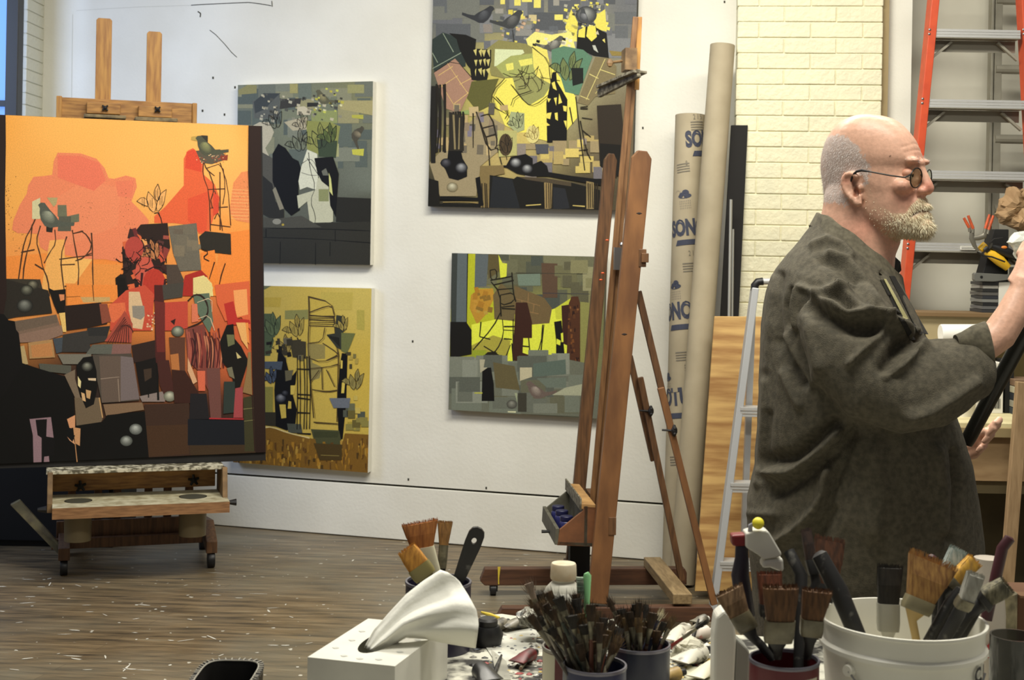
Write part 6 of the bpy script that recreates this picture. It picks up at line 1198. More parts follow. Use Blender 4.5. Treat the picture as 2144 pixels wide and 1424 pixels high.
# glasses (worn, but a thing of its own)
gl = thing('eyeglasses', 'round dark-rimmed glasses worn by the bearded man', 'glasses', HX(960, 580, 0))
GM = mat('dark_glasses_frame', (34, 34, 28), .35, .3); gm_ = bpy.data.materials.new('clear_lens'); gm_.use_nodes = True; gb = gm_.node_tree.nodes['Principled BSDF']; gb.inputs['Transmission Weight'].default_value = 1; gb.inputs['Roughness'].default_value = .03; gb.inputs['IOR'].default_value = 1.05; gb.inputs['Base Color'].default_value = rgb(220, 225, 205)
for s_ in (-1, 1):
    c_ = HX(968, 572, s_ * .033); ya = SV.copy(); fw = FV; ya = (ya - fw * .12 * s_).normalized(); za = (Vector((0, 0, 1)) + FV * .12).normalized()
    rm = MB(); ring = [c_ + ya * .0235 * math.cos(t) + za * .0205 * math.sin(t) for t in [2 * math.pi * k / 32 for k in range(33)]]; rm.tube(ring, .00145, 8); build('rim', rm, GM, gl, smooth=True)
    ls = MB(); ls.loft([[p + fw * .0006 for p in ring[:-1]], [p - fw * .0006 for p in ring[:-1]]]); build('lens', ls, gm_, gl)
    tp = MB(); hg = c_ + ya * .0245 * s_ + za * .006
    tp.tube([hg, HX(880, 569, s_ * .066), HX(760, 552, s_ * .080), HX(600, 522, s_ * .0875)], .0016, 8); tm_ = build('temple', tp, GM, gl, smooth=True)
    tt = MB(); tt.tube([HX(602, 522, s_ * .0875), HX(540, 513, s_ * .088), HX(500, 522, s_ * .0885), HX(474, 545, s_ * .088), HX(455, 600, s_ * .083)], [.0018, .0027, .0028, .0028, .002], 8); build('temple_tip', tt, BLACK, gl, smooth=True)
br_ = MB(); br_.tube([HX(1002, 550, -.0105), HX(1026, 530, -.004), HX(1026, 530, .004), HX(1002, 550, .0105)], .0015, 8); build('bridge', br_, GM, gl, smooth=True)
# black pole held across the body
pm = MB(); pm.tube([PA - pdr * .12, PA, (PA + PB) / 2, PB, PB + pdr * .012], [.0165, .0165, .0165, .0155, .014], 20)
tag(build('black_pole', pm, mat('glossy_black_pole', (20, 20, 17), .3), smooth=True), 'thick glossy black pole held slantwise in front of the man', 'pole')
# ------------------------------------------------------------ workbench and shelf at the right
BX0 = P(1905, 880, 5.2).x; BX1 = 3.1
wbn = thing('workbench', 'plywood faced workbench behind the man, cans and boxes on it', 'workbench', ((BX0 + BX1) / 2, 5.4, 0))
PB2 = mat('knotty_ply_front', (164, 136, 98), .7, kind='noise', col2=(136, 108, 74), scale=7, stretch=(1, 1, 4), amt=.8); bt = .862
build('bench_top', MB().box((BX0, 5.14, bt), (BX1, 5.72, bt + .022)), mat('bench_top_cream', (214, 204, 160), .6, kind='noise', col2=(168, 152, 110), scale=9, amt=.6), wbn, bevel=.003)
build('bench_edge', MB().box((BX0, 5.12, bt - .03), (BX1, 5.14, bt + .006)), mat('bench_edge_wood', (146, 128, 90), .7), wbn, bevel=.002)
fp = build('front_panel', MB().box((BX0 + .01, 5.15, bt - .195), (BX1, 5.17, bt - .031)), PB2, wbn)
for px, py in ((2054, 917), (2119, 966)): build('wood_knot', MB().sphere(P(px, py, 5.15), .010, 10, (1.2, .25, .9)), mat('dark_knot', (40, 26, 20)), fp, smooth=True)
build('lower_rail', MB().box((BX0 + .01, 5.17, bt - .245), (BX1, 5.2, bt - .20)), mat('rail_olive_wood', (112, 100, 70), .7), wbn)
build('back_panel', MB().box((BX0 + .01, 5.6, .03), (BX1, 5.62, bt - .0)), mat('dim_olive_panel', (92, 82, 56), .8, kind='noise', col2=(70, 62, 42), scale=6, amt=.8), wbn)
for xx in (BX0 + .02, 1.98, BX1 - .08): build('leg', MB().box((xx, 5.2, 0), (xx + .07, 5.27, bt - .2)), PB2, wbn)
lg = MB(); a_, b_ = P(2108, 1225, 5.0), P(2136, 880, 5.0); a_.z = 0; a_.x -= .02; b_ = a_ + (b_ - a_) * 1.0
m = MB(); m.bar(a_, P(2141, 800, 5.03), .03, .045, side=(0, 1, 0)); tag(build('wooden_leg_board', m, mat('pale_leg_wood', (166, 138, 102), .6, kind='noise', col2=(134, 108, 76), scale=14, stretch=(6, 6, .8), amt=.8), bevel=.002), 'narrow pale wooden board leaning against the workbench front', 'board')
sz = P(2000, 655, 5.72).z
su = thing('wall_shelf', 'tan riser shelf on the workbench, brown front edge', 'shelf', ((BX0 + BX1) / 2, 5.75, bt + .022))
build('shelf_board', MB().box((BX0 - .03, 5.74, sz - .018), (BX1, 5.96, sz)), mat('brown_shelf_edge', (118, 94, 62), .6), su, bevel=.002)
build('riser_panel', MB().box((BX0 - .03, 5.76, bt + .02), (BX1, 5.78, sz - .019)), mat('tan_panel', (160, 146, 112), .75, kind='noise', col2=(144, 130, 96), scale=5, amt=.7), su)
# cans, boxes on the bench top
BT = bt + .022
WHT = mat('worn_white_plastic', (224, 220, 206), .5, kind='noise', col2=(190, 184, 162), scale=24, amt=.6)
def at_bench(px, D): return Vector((P(px, 870, D).x, D, BT))
c_ = at_bench(2012, 5.36); ct = thing('white_tub', 'white paint spotted tub standing on the workbench beside the man', 'tub', c_); hh = P(2012, 842, 5.36).z + .03 - BT
build('tub_body', MB().lathe(c_, [(.01, 0), (.05, 0), (.055, hh - .02), (.058, hh - .02), (.058, hh)], 28), WHT, ct, smooth=True); build('lid', MB().lathe(c_ + Vector((0, 0, hh)), [(.01, 0), (.06, 0), (.06, .012), (.055, .014), (.01, .014)], 28), WHT, ct, smooth=True)
def boxthing(name, label, cat, px0, px1, D, h, m, dpt=.12, zb=BT, extra=None, group=None):
    x0, x1 = P(px0, 850, D).x, P(px1, 850, D).x; t = thing(name, label, cat, ((x0 + x1) / 2, D + dpt / 2, zb), 0, group); build('carton', MB().box((x0, D, zb), (x1, D + dpt, zb + h)), m, t, bevel=.002); return t, x0, x1
t, x0, x1 = boxthing('white_carton', 'white carton with barcode and black logo panel on the workbench', 'box', 2036, 2100, 5.45, .20, mat('white_card', (216, 213, 202), .6), .13)
m = MB(); m.box((x0 + .012, 5.448, BT + .13), (x0 + .06, 5.4505, BT + .165)); build('black_logo_panel', m, BLACK, t)
for i in range(9): build('barcode_bar', MB().box((x1 - .045 + i * .004, 5.448, BT + .02), (x1 - .045 + i * .004 + (.0012 if i % 3 else .0022), 5.4505, BT + .06)), BLACK, t)
m = MB(); 
for i in range(5): m.box((x0 + .015, 5.448, BT + .10 - i * .013), (x0 + .055 - .006 * (i % 2), 5.4505, BT + .103 - i * .013))
build('fine_print', m, mat('print_grey', (110, 110, 105)), t)
t, x0, x1 = boxthing('black_carton', 'black upright box on the workbench right of white carton', 'box', 2104, 2122, 5.47, .21, mat('near_black_paint', (16, 15, 14)), .12)
for i in range(5):
    x0 = P(2123, 850, 5.42).x; bk_ = MB(); bk_.box((x0, 5.42, BT + i * .028), (x0 + .16, 5.56, BT + i * .028 + .026)); o_ = build('paperback', bk_, mat('book_%d' % i, [(60, 66, 70), (150, 146, 130), (40, 44, 50), (170, 164, 140), (120, 96, 74)][i], .6), bevel=.002)
    tag(o_, ['slate paperback, bottom of the stack at right end of bench', 'pale grey paperback second from bottom of the bench stack', 'dark paperback in the middle of the bench stack', 'cream paperback second from top of the bench stack', 'tan paperback on top of the bench stack'][i], 'book', 'books stacked on the bench')
m = MB(); c_ = P(1992, 699, 5.6); m.lathe((c_.x - .045, 5.6, c_.z), [(.01, 0), (.036, 0), (.038, .004), (.038, .17), (.036, .174), (.012, .174), (.012, .1)], 24, axis=(1, 0, .02)); tag(build('paper_roll', m, mat('paper_white', (232, 230, 222), .7), smooth=True), 'white paper roll lying high behind the rolled sleeve', 'roll')
# small shelf bracket for roll: ledge
lz = c_.z - .0385; build('roll_ledge', MB().box((BX0 - .02, 5.55, lz - .012), (BX1, 5.759, lz)), mat('white_ledge', (204, 200, 184), .6), su)
# things on the upper shelf
SZ = sz
def sxp(px, D=5.78): return P(px, 640, D).x
cols_m = [(52, 52, 54), (96, 96, 96), (30, 30, 32), (120, 120, 116), (44, 46, 52), (86, 84, 80), (36, 36, 36), (150, 148, 140), (50, 50, 50)]
hh = (P(2070, 590, 5.78).z - SZ) / 9
for i in range(9):
    x0, x1 = sxp(2057 + (i * 7 % 5) * .6), sxp(2091); tag(build('magazine', MB().box((x0, 5.79, SZ + .0005 + i * hh), (x1, 5.94, SZ + i * hh + hh * .9)), mat('magazine_%d' % i, cols_m[i], .5)), ['charcoal', 'mid grey', 'near black', 'light grey', 'blue black', 'warm grey', 'dark', 'pale grey', 'black'][i] + ' magazine ' + ['at the bottom of', 'second from the bottom of', 'third from the bottom of', 'fourth from the bottom of', 'in the middle of', 'fourth from the top of', 'third from the top of', 'second from the top of', 'on top of'][i] + ' the pile on the upper shelf', 'magazine', 'magazines piled on the upper shelf')
Z2 = SZ + 9 * hh
tag(build('white_box_file', MB().box((sxp(2092.5), 5.79, SZ), (sxp(2125), 5.94, Z2 - .001)), mat('white_card', (216, 213, 202)), bevel=.002), 'white upright file box beside the pile of magazines', 'box')
m = MB(); tq = P(2038, 573, 5.77)
yl = 5.775; pts = [P(2040, 571, yl), P(2043, 568.5, yl), P(2108, 572, yl), P(2150, 576, yl), P(2150, 580, yl), P(2112, 583, yl), P(2080, 587, yl), P(2042, 586, yl), P(2040, 583, yl)]
base_z = Z2 + .001; dz = base_z - min(p.z for p in pts) ; pts = [p + Vector((0, 0, 0)) for p in pts]
m.prism([p + Vector((0, 0, dz)) for p in pts], (0, .03, 0)); sw = thing('grey_square', 'grey metal level lying across the magazine pile, hole at its end', 'level', (pts[0].x, yl, base_z)); build('blade', m, mat('grey_tool_metal', (122, 122, 116), .4, .4), sw, bevel=.001)
hc_ = P(2055, 577.5, yl) + Vector((0, 0, dz)); build('hang_hole', MB().lathe(hc_ + Vector((0, -.001, 0)), [(.001, 0), (.006, 0), (.006, .002), (.001, .002)], 14, axis=(0, 1, 0)), BLACK, sw)
x0, x1 = sxp(2053, 5.85), sxp(2106, 5.85); z1 = base_z + .03 + dz * 0; zt = P(2085, 480, 5.85).z
cs = thing('black_tool_case', 'black case behind the yellow tool on the upper shelf', 'case', ((x0 + x1) / 2, 5.87, Z2 + .001)); 
build('case_body', MB().prism([(x0, 5.83, Z2 + .032), (x1, 5.83, Z2 + .032), (x1, 5.83, zt), (sxp(2075, 5.85), 5.83, zt), (sxp(2062, 5.85), 5.83, zt - .12)], (0, .09, 0)), mat('near_black_paint', (16, 15, 14)), cs, bevel=.003)
build('case_base', MB().box((x0, 5.83, Z2 + .001), (x1, 5.93, Z2 + .0315)), mat('near_black_paint', (16, 15, 14)), cs)
# yellow drill like tool
D2 = 5.80; yt = thing('yellow_power_tool', 'yellow and black corded power tool on the upper shelf', 'power tool', (P(2085, 560, D2).x, D2, Z2 + .032))
YEL = mat('tool_yellow', (226, 178, 40), .4)
def q2(x, y, D=D2): return P(2020 + x / 4.75, 380 + y / 4.75, D)
build('nose', MB().tube([q2(150, 680), q2(205, 625)], [.014, .014], 14), YEL, yt, smooth=True); build('housing', MB().tube([q2(205, 700), q2(270, 730), q2(350, 790), q2(430, 860)], [.012, .021, .023, .016], 16, flat=.8), YEL, yt, smooth=True)
build('collar_ring', MB().tube([q2(190, 690), q2(222, 660)], [.018, .018], 14), BLACK, yt, smooth=True); build('trigger_grip', MB().tube([q2(260, 640), q2(360, 680), q2(470, 730), q2(560, 770)], [.014, .022, .02, .014], 14), BLACK, yt, smooth=True)
build('orange_switch', MB().sphere(q2(393, 655, D2 - .02), .008, 10, (1.6, .6, .8)), mat('switch_orange', (224, 130, 50), .5), yt, smooth=True)
build('power_cord', MB().tube([q2(240, 620, D2 - .02), q2(290, 570, D2 - .03), q2(380, 560, D2 - .03)], .0025, 8), BLACK, yt, smooth=True); build('power_cord', MB().tube([q2(120, 700, D2 - .03), q2(190, 740, D2 - .03), q2(270, 750, D2 - .03), q2(400, 800, D2 - .035)], .0035, 8), BLACK, yt, smooth=True)
# spring clamp with orange handles
sc_ = thing('spring_clamp', 'steel spring clamp with orange grips standing by the yellow tool', 'clamp', (P(2050, 540, 5.76).x, 5.76, P(2050, 545, 5.76).z))
D3 = 5.765; G3 = mat('clamp_steel', (120, 116, 104), .45, .5)
def q3(x, y, D=D3): return P(1900 + x / 4.45, 380 + y / 4.45, D)
build('jaw', MB().tube([q3(600, 460), q3(600, 530), q3(625, 600), q3(660, 650)], [.009, .012, .009, .005], 12, flat=.5), G3, sc_, smooth=True); build('jaw', MB().tube([q3(735, 455), q3(715, 510), q3(660, 525), q3(600, 530)], [.009, .012, .011, .009], 12, flat=.5), G3, sc_, smooth=True)
for a, b_ in (((575, 430), (525, 340)), ((612, 440), (565, 318)), ((725, 440), (765, 308)), ((755, 450), (800, 318))):
    build('grip', MB().tube([q3(*a), q3((a[0] + b_[0]) / 2, (a[1] + b_[1]) / 2), q3(*b_)], [.0065, .0062, .0055], 10), mat('orange_rubber', (204, 88, 44), .5, kind='noise', col2=(150, 70, 44), scale=60, amt=.7), sc_, smooth=True)
    build('handle', MB().tube([q3(*a), q3(a[0] + (600 - a[0]) * .25 if a[0] < 650 else a[0] - 10, a[1] + 40)], [.006, .007], 8), G3, sc_, smooth=True)
# crumpled paper bag and white plastic bag
def crumple(name, label, cat, poly, D, th, m, amp=.02, seed=1, sc2=14):
    n = len(poly); pts = [P(x, y, D) for x, y in poly]; c_ = sum(pts, Vector()) / n; b_ = MB(); rings = []; SB = 5
    for k in range(15):
        a_ = math.pi * k / 14; w_ = math.sin(a_) ** .75 if 0 < k < 14 else .04
        rr_ = []
        for i in range(n * SB):
            j = i // SB; t = (i % SB) / SB; p_ = pts[j] * (1 - t) + pts[(j + 1) % n] * t; off = (c_ - Vector((0, 0, 0)) - c_) 
            v_ = c_ + (p_ - c_) * w_ + Vector((0, -math.cos(a_) * th, 0)); s3 = Vector((seed, seed * 2.3, 0))
            nv = Vector((noise.noise(v_ * sc2 + s3), noise.noise(v_ * sc2 * 1.3 + s3 * 2), noise.noise(v_ * sc2 * .9 + s3 * 3))) + Vector((noise.noise(v_ * sc2 * 3 + s3), noise.noise(v_ * sc2 * 3.3 - s3), noise.noise(v_ * sc2 * 2.7 + s3 * 1.5))) * .45
            v_ += nv * amp * (1 if w_ < .9 else .55); rr_.append(v_)
        rings.append(rr_)
    b_.loft(rings); o_ = build(name, b_, m, smooth=False); return tag(o_, label, cat)
crumple('paper_bag', 'crumpled brown paper bag above the raised hand', 'bag', [(2083, 450), (2094, 425), (2112, 390), (2128, 393), (2150, 398), (2190, 400), (2200, 470), (2150, 490), (2120, 478), (2095, 462)], 5.90, .055, mat('brown_kraft_paper', (168, 138, 100), .8, kind='noise', col2=(140, 110, 76), scale=12, amt=.7), .03, 3, 18)
crumple('plastic_bag', 'shiny white plastic bag under the brown paper bag', 'bag', [(2112, 505), (2125, 488), (2150, 484), (2190, 480), (2200, 560), (2160, 570), (2135, 535)], 5.70, .035, mat('white_plastic_bag', (224, 226, 216), .25), .03, 9, 16)
tag(build('grey_crate', MB().box((P(2130, 500, 5.86).x, 5.82, SZ), (2.45, 5.95, P(2150, 560, 5.86).z)), mat('crate_grey', (120, 118, 108), .6)), 'grey crate under the bags at the right edge of the shelf', 'crate')

# ------------------------------------------------------------ table with painter's clutter
TZ_ = .76; td = Vector((.985, -.17, 0)).normalized(); tn = Vector((.17, .985, 0)).normalized(); TC = Vector((-.224, 2.8, 0))
def tp_(a, b_, z): return TC + td * a + tn * b_ + Vector((0, 0, z))
tb = thing('work_table', 'paint spattered work table in the foreground under cans and brushes', 'table', tp_(.95, -.55, 0))
m = MB(); TL_ = 1.95; m.prism([tp_(0, 0, TZ_ - .03), tp_(TL_, 0, TZ_ - .03), tp_(TL_, -1.15, TZ_ - .03), tp_(0, -1.15, TZ_ - .03)], (0, 0, .03))
TT = mat('paint_spattered_top', (206, 204, 188), .6, kind='noise', col2=(44, 42, 38), scale=19, amt=1.0, lo=.46, hi=.60)
build('table_top', m, TT, tb, bevel=.004)
for a in (.05, TL_ - .05):
    for b2 in (-.05, -1.1): build('leg', MB().bar(tp_(a, b2, 0), tp_(a, b2, TZ_ - .031), .05, .05), W_DARK, tb)
def TPx(px, D): p_ = P(px, 1300, D); return Vector((p_.x, D, TZ_))
# tissue box
bxA, bxB, bxC = G(644, 1376, .85), G(827, 1395, .85), G(938, 1311, .85); bxD = bxA + bxC - bxB
tx = thing('tissue_box', 'white tissue box with grey sides at the table corner', 'tissue box', ((bxA + bxC) / 2 - Vector((0, 0, .09))))
TW = mat('tissue_box_card', (222, 220, 208), .55, kind='noise', col2=(198, 196, 186), scale=9, amt=.6)
m = MB(); ctr = (bxA + bxC) / 2; e1, e2 = (bxB - bxA) / 2, (bxD - bxA) / 2
hole = [ctr + e1 * .36 * math.cos(t) + e2 * .60 * math.sin(t) for t in [2 * math.pi * k / 28 for k in range(28)]]; outer = [bxA, bxB, bxC, bxD]
fl = [Vector((p.x, p.y, 0)) for p in outer]; hl_ = [Vector((p.x, p.y, 0)) for p in hole]
tri = tessellate_polygon([fl, list(reversed(hl_))]); allp = outer + list(reversed(hole)); m.add(allp, [list(t) for t in tri])
for i in range(4): a_, b_ = outer[i], outer[(i + 1) % 4]; dn = Vector((0, 0, -.0895)); m.add([a_, b_, b_ + dn, a_ + dn], [(0, 1, 2, 3)])
m.add([p + Vector((0, 0, -.0895)) for p in outer], [(0, 1, 2, 3)]); build('box_shell', m, TW, tx, flip=False)
for i, (u, v) in enumerate(((-.72, -.5), (-.62, -.1), (-.7, .35), (-.3, -.8), (.1, -.85), (.5, -.8), (.72, -.4), (.75, .2), (-.4, .8))):
    c_ = ctr + e1 * u + e2 * v + Vector((0, 0, .0006)); build('leaf_print', MB().add([c_ + e1 * .09, c_ + e2 * .04, c_ - e1 * .09, c_ - e2 * .05], [(0, 1, 2, 3)]) and None or (lambda q_: (q_.add([c_ + e1 * .09, c_ + e2 * .04, c_ - e1 * .09, c_ - e2 * .05], [(0, 1, 2, 3)]), q_)[1])(MB()), mat('pale_grey_print', (190, 190, 182), .6), tx)
# tissue sheet: swept fan from slot to the corner
ts = MB(); NU, NV = 30, 16; cpx = lambda x, y: (620 + x / 3.911, 1060 + y / 3.911)
edgeL = [(560, 1160), (640, 1010), (760, 870), (900, 720), (1040, 610), (1180, 520), (1240, 540)]; edgeR = [(640, 1190), (760, 1160), (900, 1080), (1060, 1090), (1250, 1130), (1470, 1165), (1500, 970)]
def lerp(L_, t): t = t * (len(L_) - 1); i = min(int(t), len(L_) - 2); f = t - i; return (L_[i][0] * (1 - f) + L_[i + 1][0] * f, L_[i][1] * (1 - f) + L_[i + 1][1] * f)
TOPE = [(1240, 540), (1330, 600), (1420, 740), (1480, 850), (1500, 960), (1490, 1060), (1475, 1165)]
grid = []
for i in range(NU + 1):
    u = i / NU; row = []
    for j in range(NV + 1):
        v = j / NV; s0 = (600, 1180); e0 = lerp(TOPE, v)
        l_ = lerp(edgeL[:6] + [TOPE[0]], u); r_ = lerp(edgeR[:6], u); 
        a_ = (s0[0] + (e0[0] - s0[0]) * u, s0[1] + (e0[1] - s0[1]) * u)
        bl = ((l_[0] * (1 - v) + r_[0] * v), (l_[1] * (1 - v) + r_[1] * v)); en0 = (TOPE[0][0] * (1 - v) + TOPE[-1][0] * v, TOPE[0][1] * (1 - v) + TOPE[-1][1] * v)
        x = bl[0] + (e0[0] - en0[0]) * u ** 2; y = bl[1] + (e0[1] - en0[1]) * u ** 2
        D_ = 2.27 + .03 * u + .035 * math.sin(v * 5.5 + .6) * (.35 + u * .4) - .03 * math.sin(math.pi * v) + .008 * math.sin(v * 17 + u * 4)
        row.append(P(*cpx(x, y), D_))
    grid.append(row)
for i in range(NU):
    for j in range(NV): pass
o0 = len(ts.v); [ts.v.extend(r_) for r_ in grid]
for i in range(NU):
    for j in range(NV): a_ = o0 + i * (NV + 1) + j; ts.f.append([a_, a_ + 1, a_ + NV + 2, a_ + NV + 1]); ts.m.append(0)
tso = build('tissue', ts, mat('tissue_paper', (232, 231, 220), .9, bump=.2, bscale=40), smooth=True, flip=False, sharp=0)
so_ = tso.modifiers.new('s', 'SOLIDIFY'); so_.thickness = .0012
tag(tso, 'white tissue fanned out of the tissue box slot', 'tissue')

# brush builders
FUR = lambda nm, c1_, c2_: mat(nm, c1_, .8, kind='noise', col2=c2_, scale=70, stretch=(3, 3, .5), amt=.9)
def flat_brush(label, hb, f0, f1, b1, wf, wb, D0, D1, hcol, fcol, bcol, bcol2, th=.008, group=None, hw=.007, nm='flat_brush', hcurve=None, tips=0):
    """px points: handle bottom hb, ferrule start f0, ferrule end f1 (bristle root), bristle tip b1; widths in px"""
    Ds = [D0, D0 + (D1 - D0) * .5, D0 + (D1 - D0) * .7, D1]
    A0, A1_, A2_, A3_ = P(*hb, Ds[0]), P(*f0, Ds[1]), P(*f1, Ds[2]), P(*b1, Ds[3])
    t = thing(nm, label, 'paintbrush', A0, 0, group); ax = (A3_ - A1_).normalized(); s_ = ax.cross(Vector((0, 1, 0))).normalized(); nn_ = s_.cross(ax)
    wf_, wb_ = wf / pxm(Ds[2]) / 2, wb / pxm(Ds[3]) / 2
    build('handle', MB().loft([ell(A0, s_ * hw * .8, nn_ * .005, 14), ell((A0 + A1_) / 2, s_ * hw, nn_ * .006, 14), ell(A1_ - ax * .012, s_ * min(hw * 1.1, wf_), nn_ * .005, 14), ell(A1_ + ax * .004, s_ * wf_ * .8, nn_ * th * .5, 14)]), hcol, t, smooth=True)
    build('ferrule', MB().loft([ell(A1_, s_ * wf_ * .93, nn_ * th * .6, 24, 5), ell(A1_ + (A2_ - A1_) * .3, s_ * wf_, nn_ * th * .75, 24, 5), ell(A2_, s_ * wf_, nn_ * th * .7, 24, 5)]), fcol, t, smooth=True)
    m = MB(); m.loft([ell(A2_ - ax * .002, s_ * wf_ * .94, nn_ * th * .6, 30, 4), ell(A2_ + (A3_ - A2_) * .5, s_ * (wf_ + wb_) / 2, nn_ * th * .62, 30, 4), ell(A2_ + (A3_ - A2_) * .93, s_ * wb_, nn_ * th * .45, 30, 4)])
    r = random.Random(int(hb[0] + b1[1])); L_ = (A3_ - A2_).length
    for k in range(int(90 + wb * 2)):
        u = r.uniform(-1, 1); v = r.uniform(-.5, .5); base = A2_ + (A3_ - A2_) * .45 + s_ * u * (wf_ + wb_) / 2 * .96 + nn_ * v * th; tip = A3_ + s_ * u * wb_ * 1.02 + nn_ * v * th * .8 + ax * L_ * r.uniform(-.06, .05 + .06 * tips)
        o = len(m.v); q_ = s_ * .0007; m.v += [base - q_, base + q_, tip + q_ * .5, tip - q_ * .5]; m.f.append([o, o + 1, o + 2, o + 3]); m.m.append(0)
    build('bristles', m, bcol if not isinstance(bcol, tuple) else FUR(str(bcol), bcol, bcol2), t); return t
SILV = mat('tarnished_ferrule', (140, 134, 112), .4, .5, kind='noise', col2=(70, 66, 54), scale=50, amt=.9); PBLK = mat('paint_worn_black_handle', (32, 31, 30), .5, kind='noise', col2=(110, 108, 100), scale=45, amt=.8, lo=.58, hi=.7)
# jar behind the tissue box
def can(name, label, px, wpx, rim_y, D, body_m, cat='can', rim_m=METAL, hz2=TZ_, th=.0015, group=None, zb=None):
    r_ = wpx / pxm(D) / 2; p_ = P(px, rim_y, D); zb = TZ_ if zb is None else zb; h_ = p_.z - zb; c_ = Vector((p_.x, D, zb)); t = thing(name, label, cat, c_, 0, group)
    build('can_body', MB().lathe(c_, [(.003, 0), (r_ * .97, 0), (r_ * .985, .004), (r_ * .985, h_ - .004), (r_ * .94, h_ - .004), (r_ * .94, .006), (.003, .006)], 40), body_m, t, smooth=True)
    build('rim', MB().lathe(c_, [(r_ * .93, h_ - .005), (r_, h_ - .005), (r_ * 1.01, h_ - .002), (r_, h_), (r_ * .94, h_), (r_ * .93, h_ - .005)], 40, caps=False), rim_m, t, smooth=True); return t, c_, r_, h_
PURP = mat('indigo_can_paint', (40, 36, 58), .4); DR = mat('dark_rim', (120, 118, 128), .35, .6)
can('brush_jar', 'dark indigo jar of wide brushes behind the tissue box', 918, 139, 1216, 2.55, PURP, 'jar', DR)
flat_brush('widest flat brush, orange brown bristles up, in jar behind tissue box', (905, 1330), (902, 1215), (884, 1146), (879, 1092), 50, 76, 2.54, 2.54, mat('cream_handle', (214, 208, 180), .6), mat('cream_handle', (214, 208, 180)), (178, 116, 58), (136, 82, 40), .012)
flat_brush('narrower brown flat brush beside the widest one, in jar behind tissue box', (925, 1330), (925, 1190), (929, 1141), (932, 1092), 20, 32, 2.58, 2.60, PBLK, SILV, (150, 110, 58), (110, 78, 40), .010)
flat_brush('ochre brush tilting left out of the jar behind the tissue box', (925, 1330), (892, 1208), (876, 1185), (850, 1148), 50, 40, 2.49, 2.50, mat('olive_handle', (110, 100, 56), .6), mat('olive_ferrule', (128, 118, 70), .5), (196, 140, 56), (150, 100, 40), .016)
m = MB(); hA, hB = P(955, 1330, 2.54), P(957, 1222, 2.54); hC = P(998, 1118, 2.54); ax = (hC - hB).normalized(); s_ = ax.cross(Vector((0, 1, 0))).normalized(); nn_ = Vector((0, 1, 0))
sp = thing('palette_knife', 'black handled spatula with a hanging hole, upright in the jar', 'spatula', hA)
outl = [hB - s_ * .010, hB + (hC - hB) * .35 - s_ * .0125, hB + (hC - hB) * .8 - s_ * .0155] + [hC + s_ * .0150 * math.cos(math.pi - t * .5) * 1 + ax * .013 * math.sin(t * .5) for t in [0, 1.2, 2.4, 3.6, 4.8, 6.28]] + [hB + (hC - hB) * .8 + s_ * .0155, hB + (hC - hB) * .35 + s_ * .0125, hB + s_ * .010]
hole_c = hC - ax * .013; hol = [hole_c + s_ * .0048 * math.cos(t) + ax * .0062 * math.sin(t) for t in [2 * math.pi * k / 16 for k in range(16)]]
f2 = lambda p_: Vector((p_.x, p_.z, 0)); tri = tessellate_polygon([[f2(p_) for p_ in outl], [f2(p_) for p_ in hol]]); al = outl + hol; n_ = len(al)
m.add([p_ - nn_ * .006 for p_ in al] + [p_ + nn_ * .006 for p_ in al], [list(t) for t in tri] + [[i + n_ for i in t] for t in tri] + [[i, (i + 1) % len(outl), (i + 1) % len(outl) + n_, i + n_] for i in range(len(outl))] + [[len(outl) + i, len(outl) + (i + 1) % 16, len(outl) + (i + 1) % 16 + n_, len(outl) + i + n_] for i in range(16)])
build('handle', m, PBLK, sp); build('blade', MB().bar(hA, hB, .002, .02, side=(0, 1, 0)), METAL, sp)
# cans
cm1, cA, rA, hA_ = can('brush_can', 'dark blue paint can full of small brushes, nearest of the three cans', 1245, 135, 1390, 2.15, mat('blue_can', (42, 46, 78), .4, kind='noise', col2=(120, 118, 100), scale=16, amt=.7, lo=.56, hi=.66), rim_m=DR)
cm2, cB, rB, hB_ = can('brush_can', 'maroon paint can with white side stripe, left of the blue can', 1196, 122, 1352, 2.26, mat('maroon_can', (96, 26, 32), .4), rim_m=mat('grey_rim', (150, 146, 138), .4, .5))
cm3, cC, rC, hC_ = can('brush_can', 'dark navy paint can behind and right of the nearest can', 1338, 132, 1346, 2.33, mat('navy_can', (32, 36, 56), .4), rim_m=DR)
m = MB()
for k in range(8):
    a0, a1 = math.radians(190 + k * 5.5), math.radians(190 + (k + 1) * 5.5); R_ = rB * .99; m.add([cB + Vector((R_ * math.cos(a_), R_ * math.sin(a_), z)) for a_, z in ((a0, .004), (a1, .004), (a1, hB_ - .006), (a0, hB_ - .006))], [(0, 1, 2, 3)])
build('white_stripe', m, mat('cream_label', (206, 200, 176), .6), cm2)
m = MB()
for k in range(10):
    a0, a1 = math.radians(235 + k * 7.5), math.radians(235 + (k + 1) * 7.5); R_ = rA * .992; m.add([cA + Vector((R_ * math.cos(a_), R_ * math.sin(a_), z)) for a_, z in ((a0, .004), (a1, .004), (a1, hA_ - .022), (a0, hA_ - .022))], [(0, 1, 2, 3)])
build('printed_label', m, mat('smeared_label', (60, 58, 86), .5, kind='noise', col2=(170, 150, 140), scale=30, amt=.9, lo=.5, hi=.62), cm1)
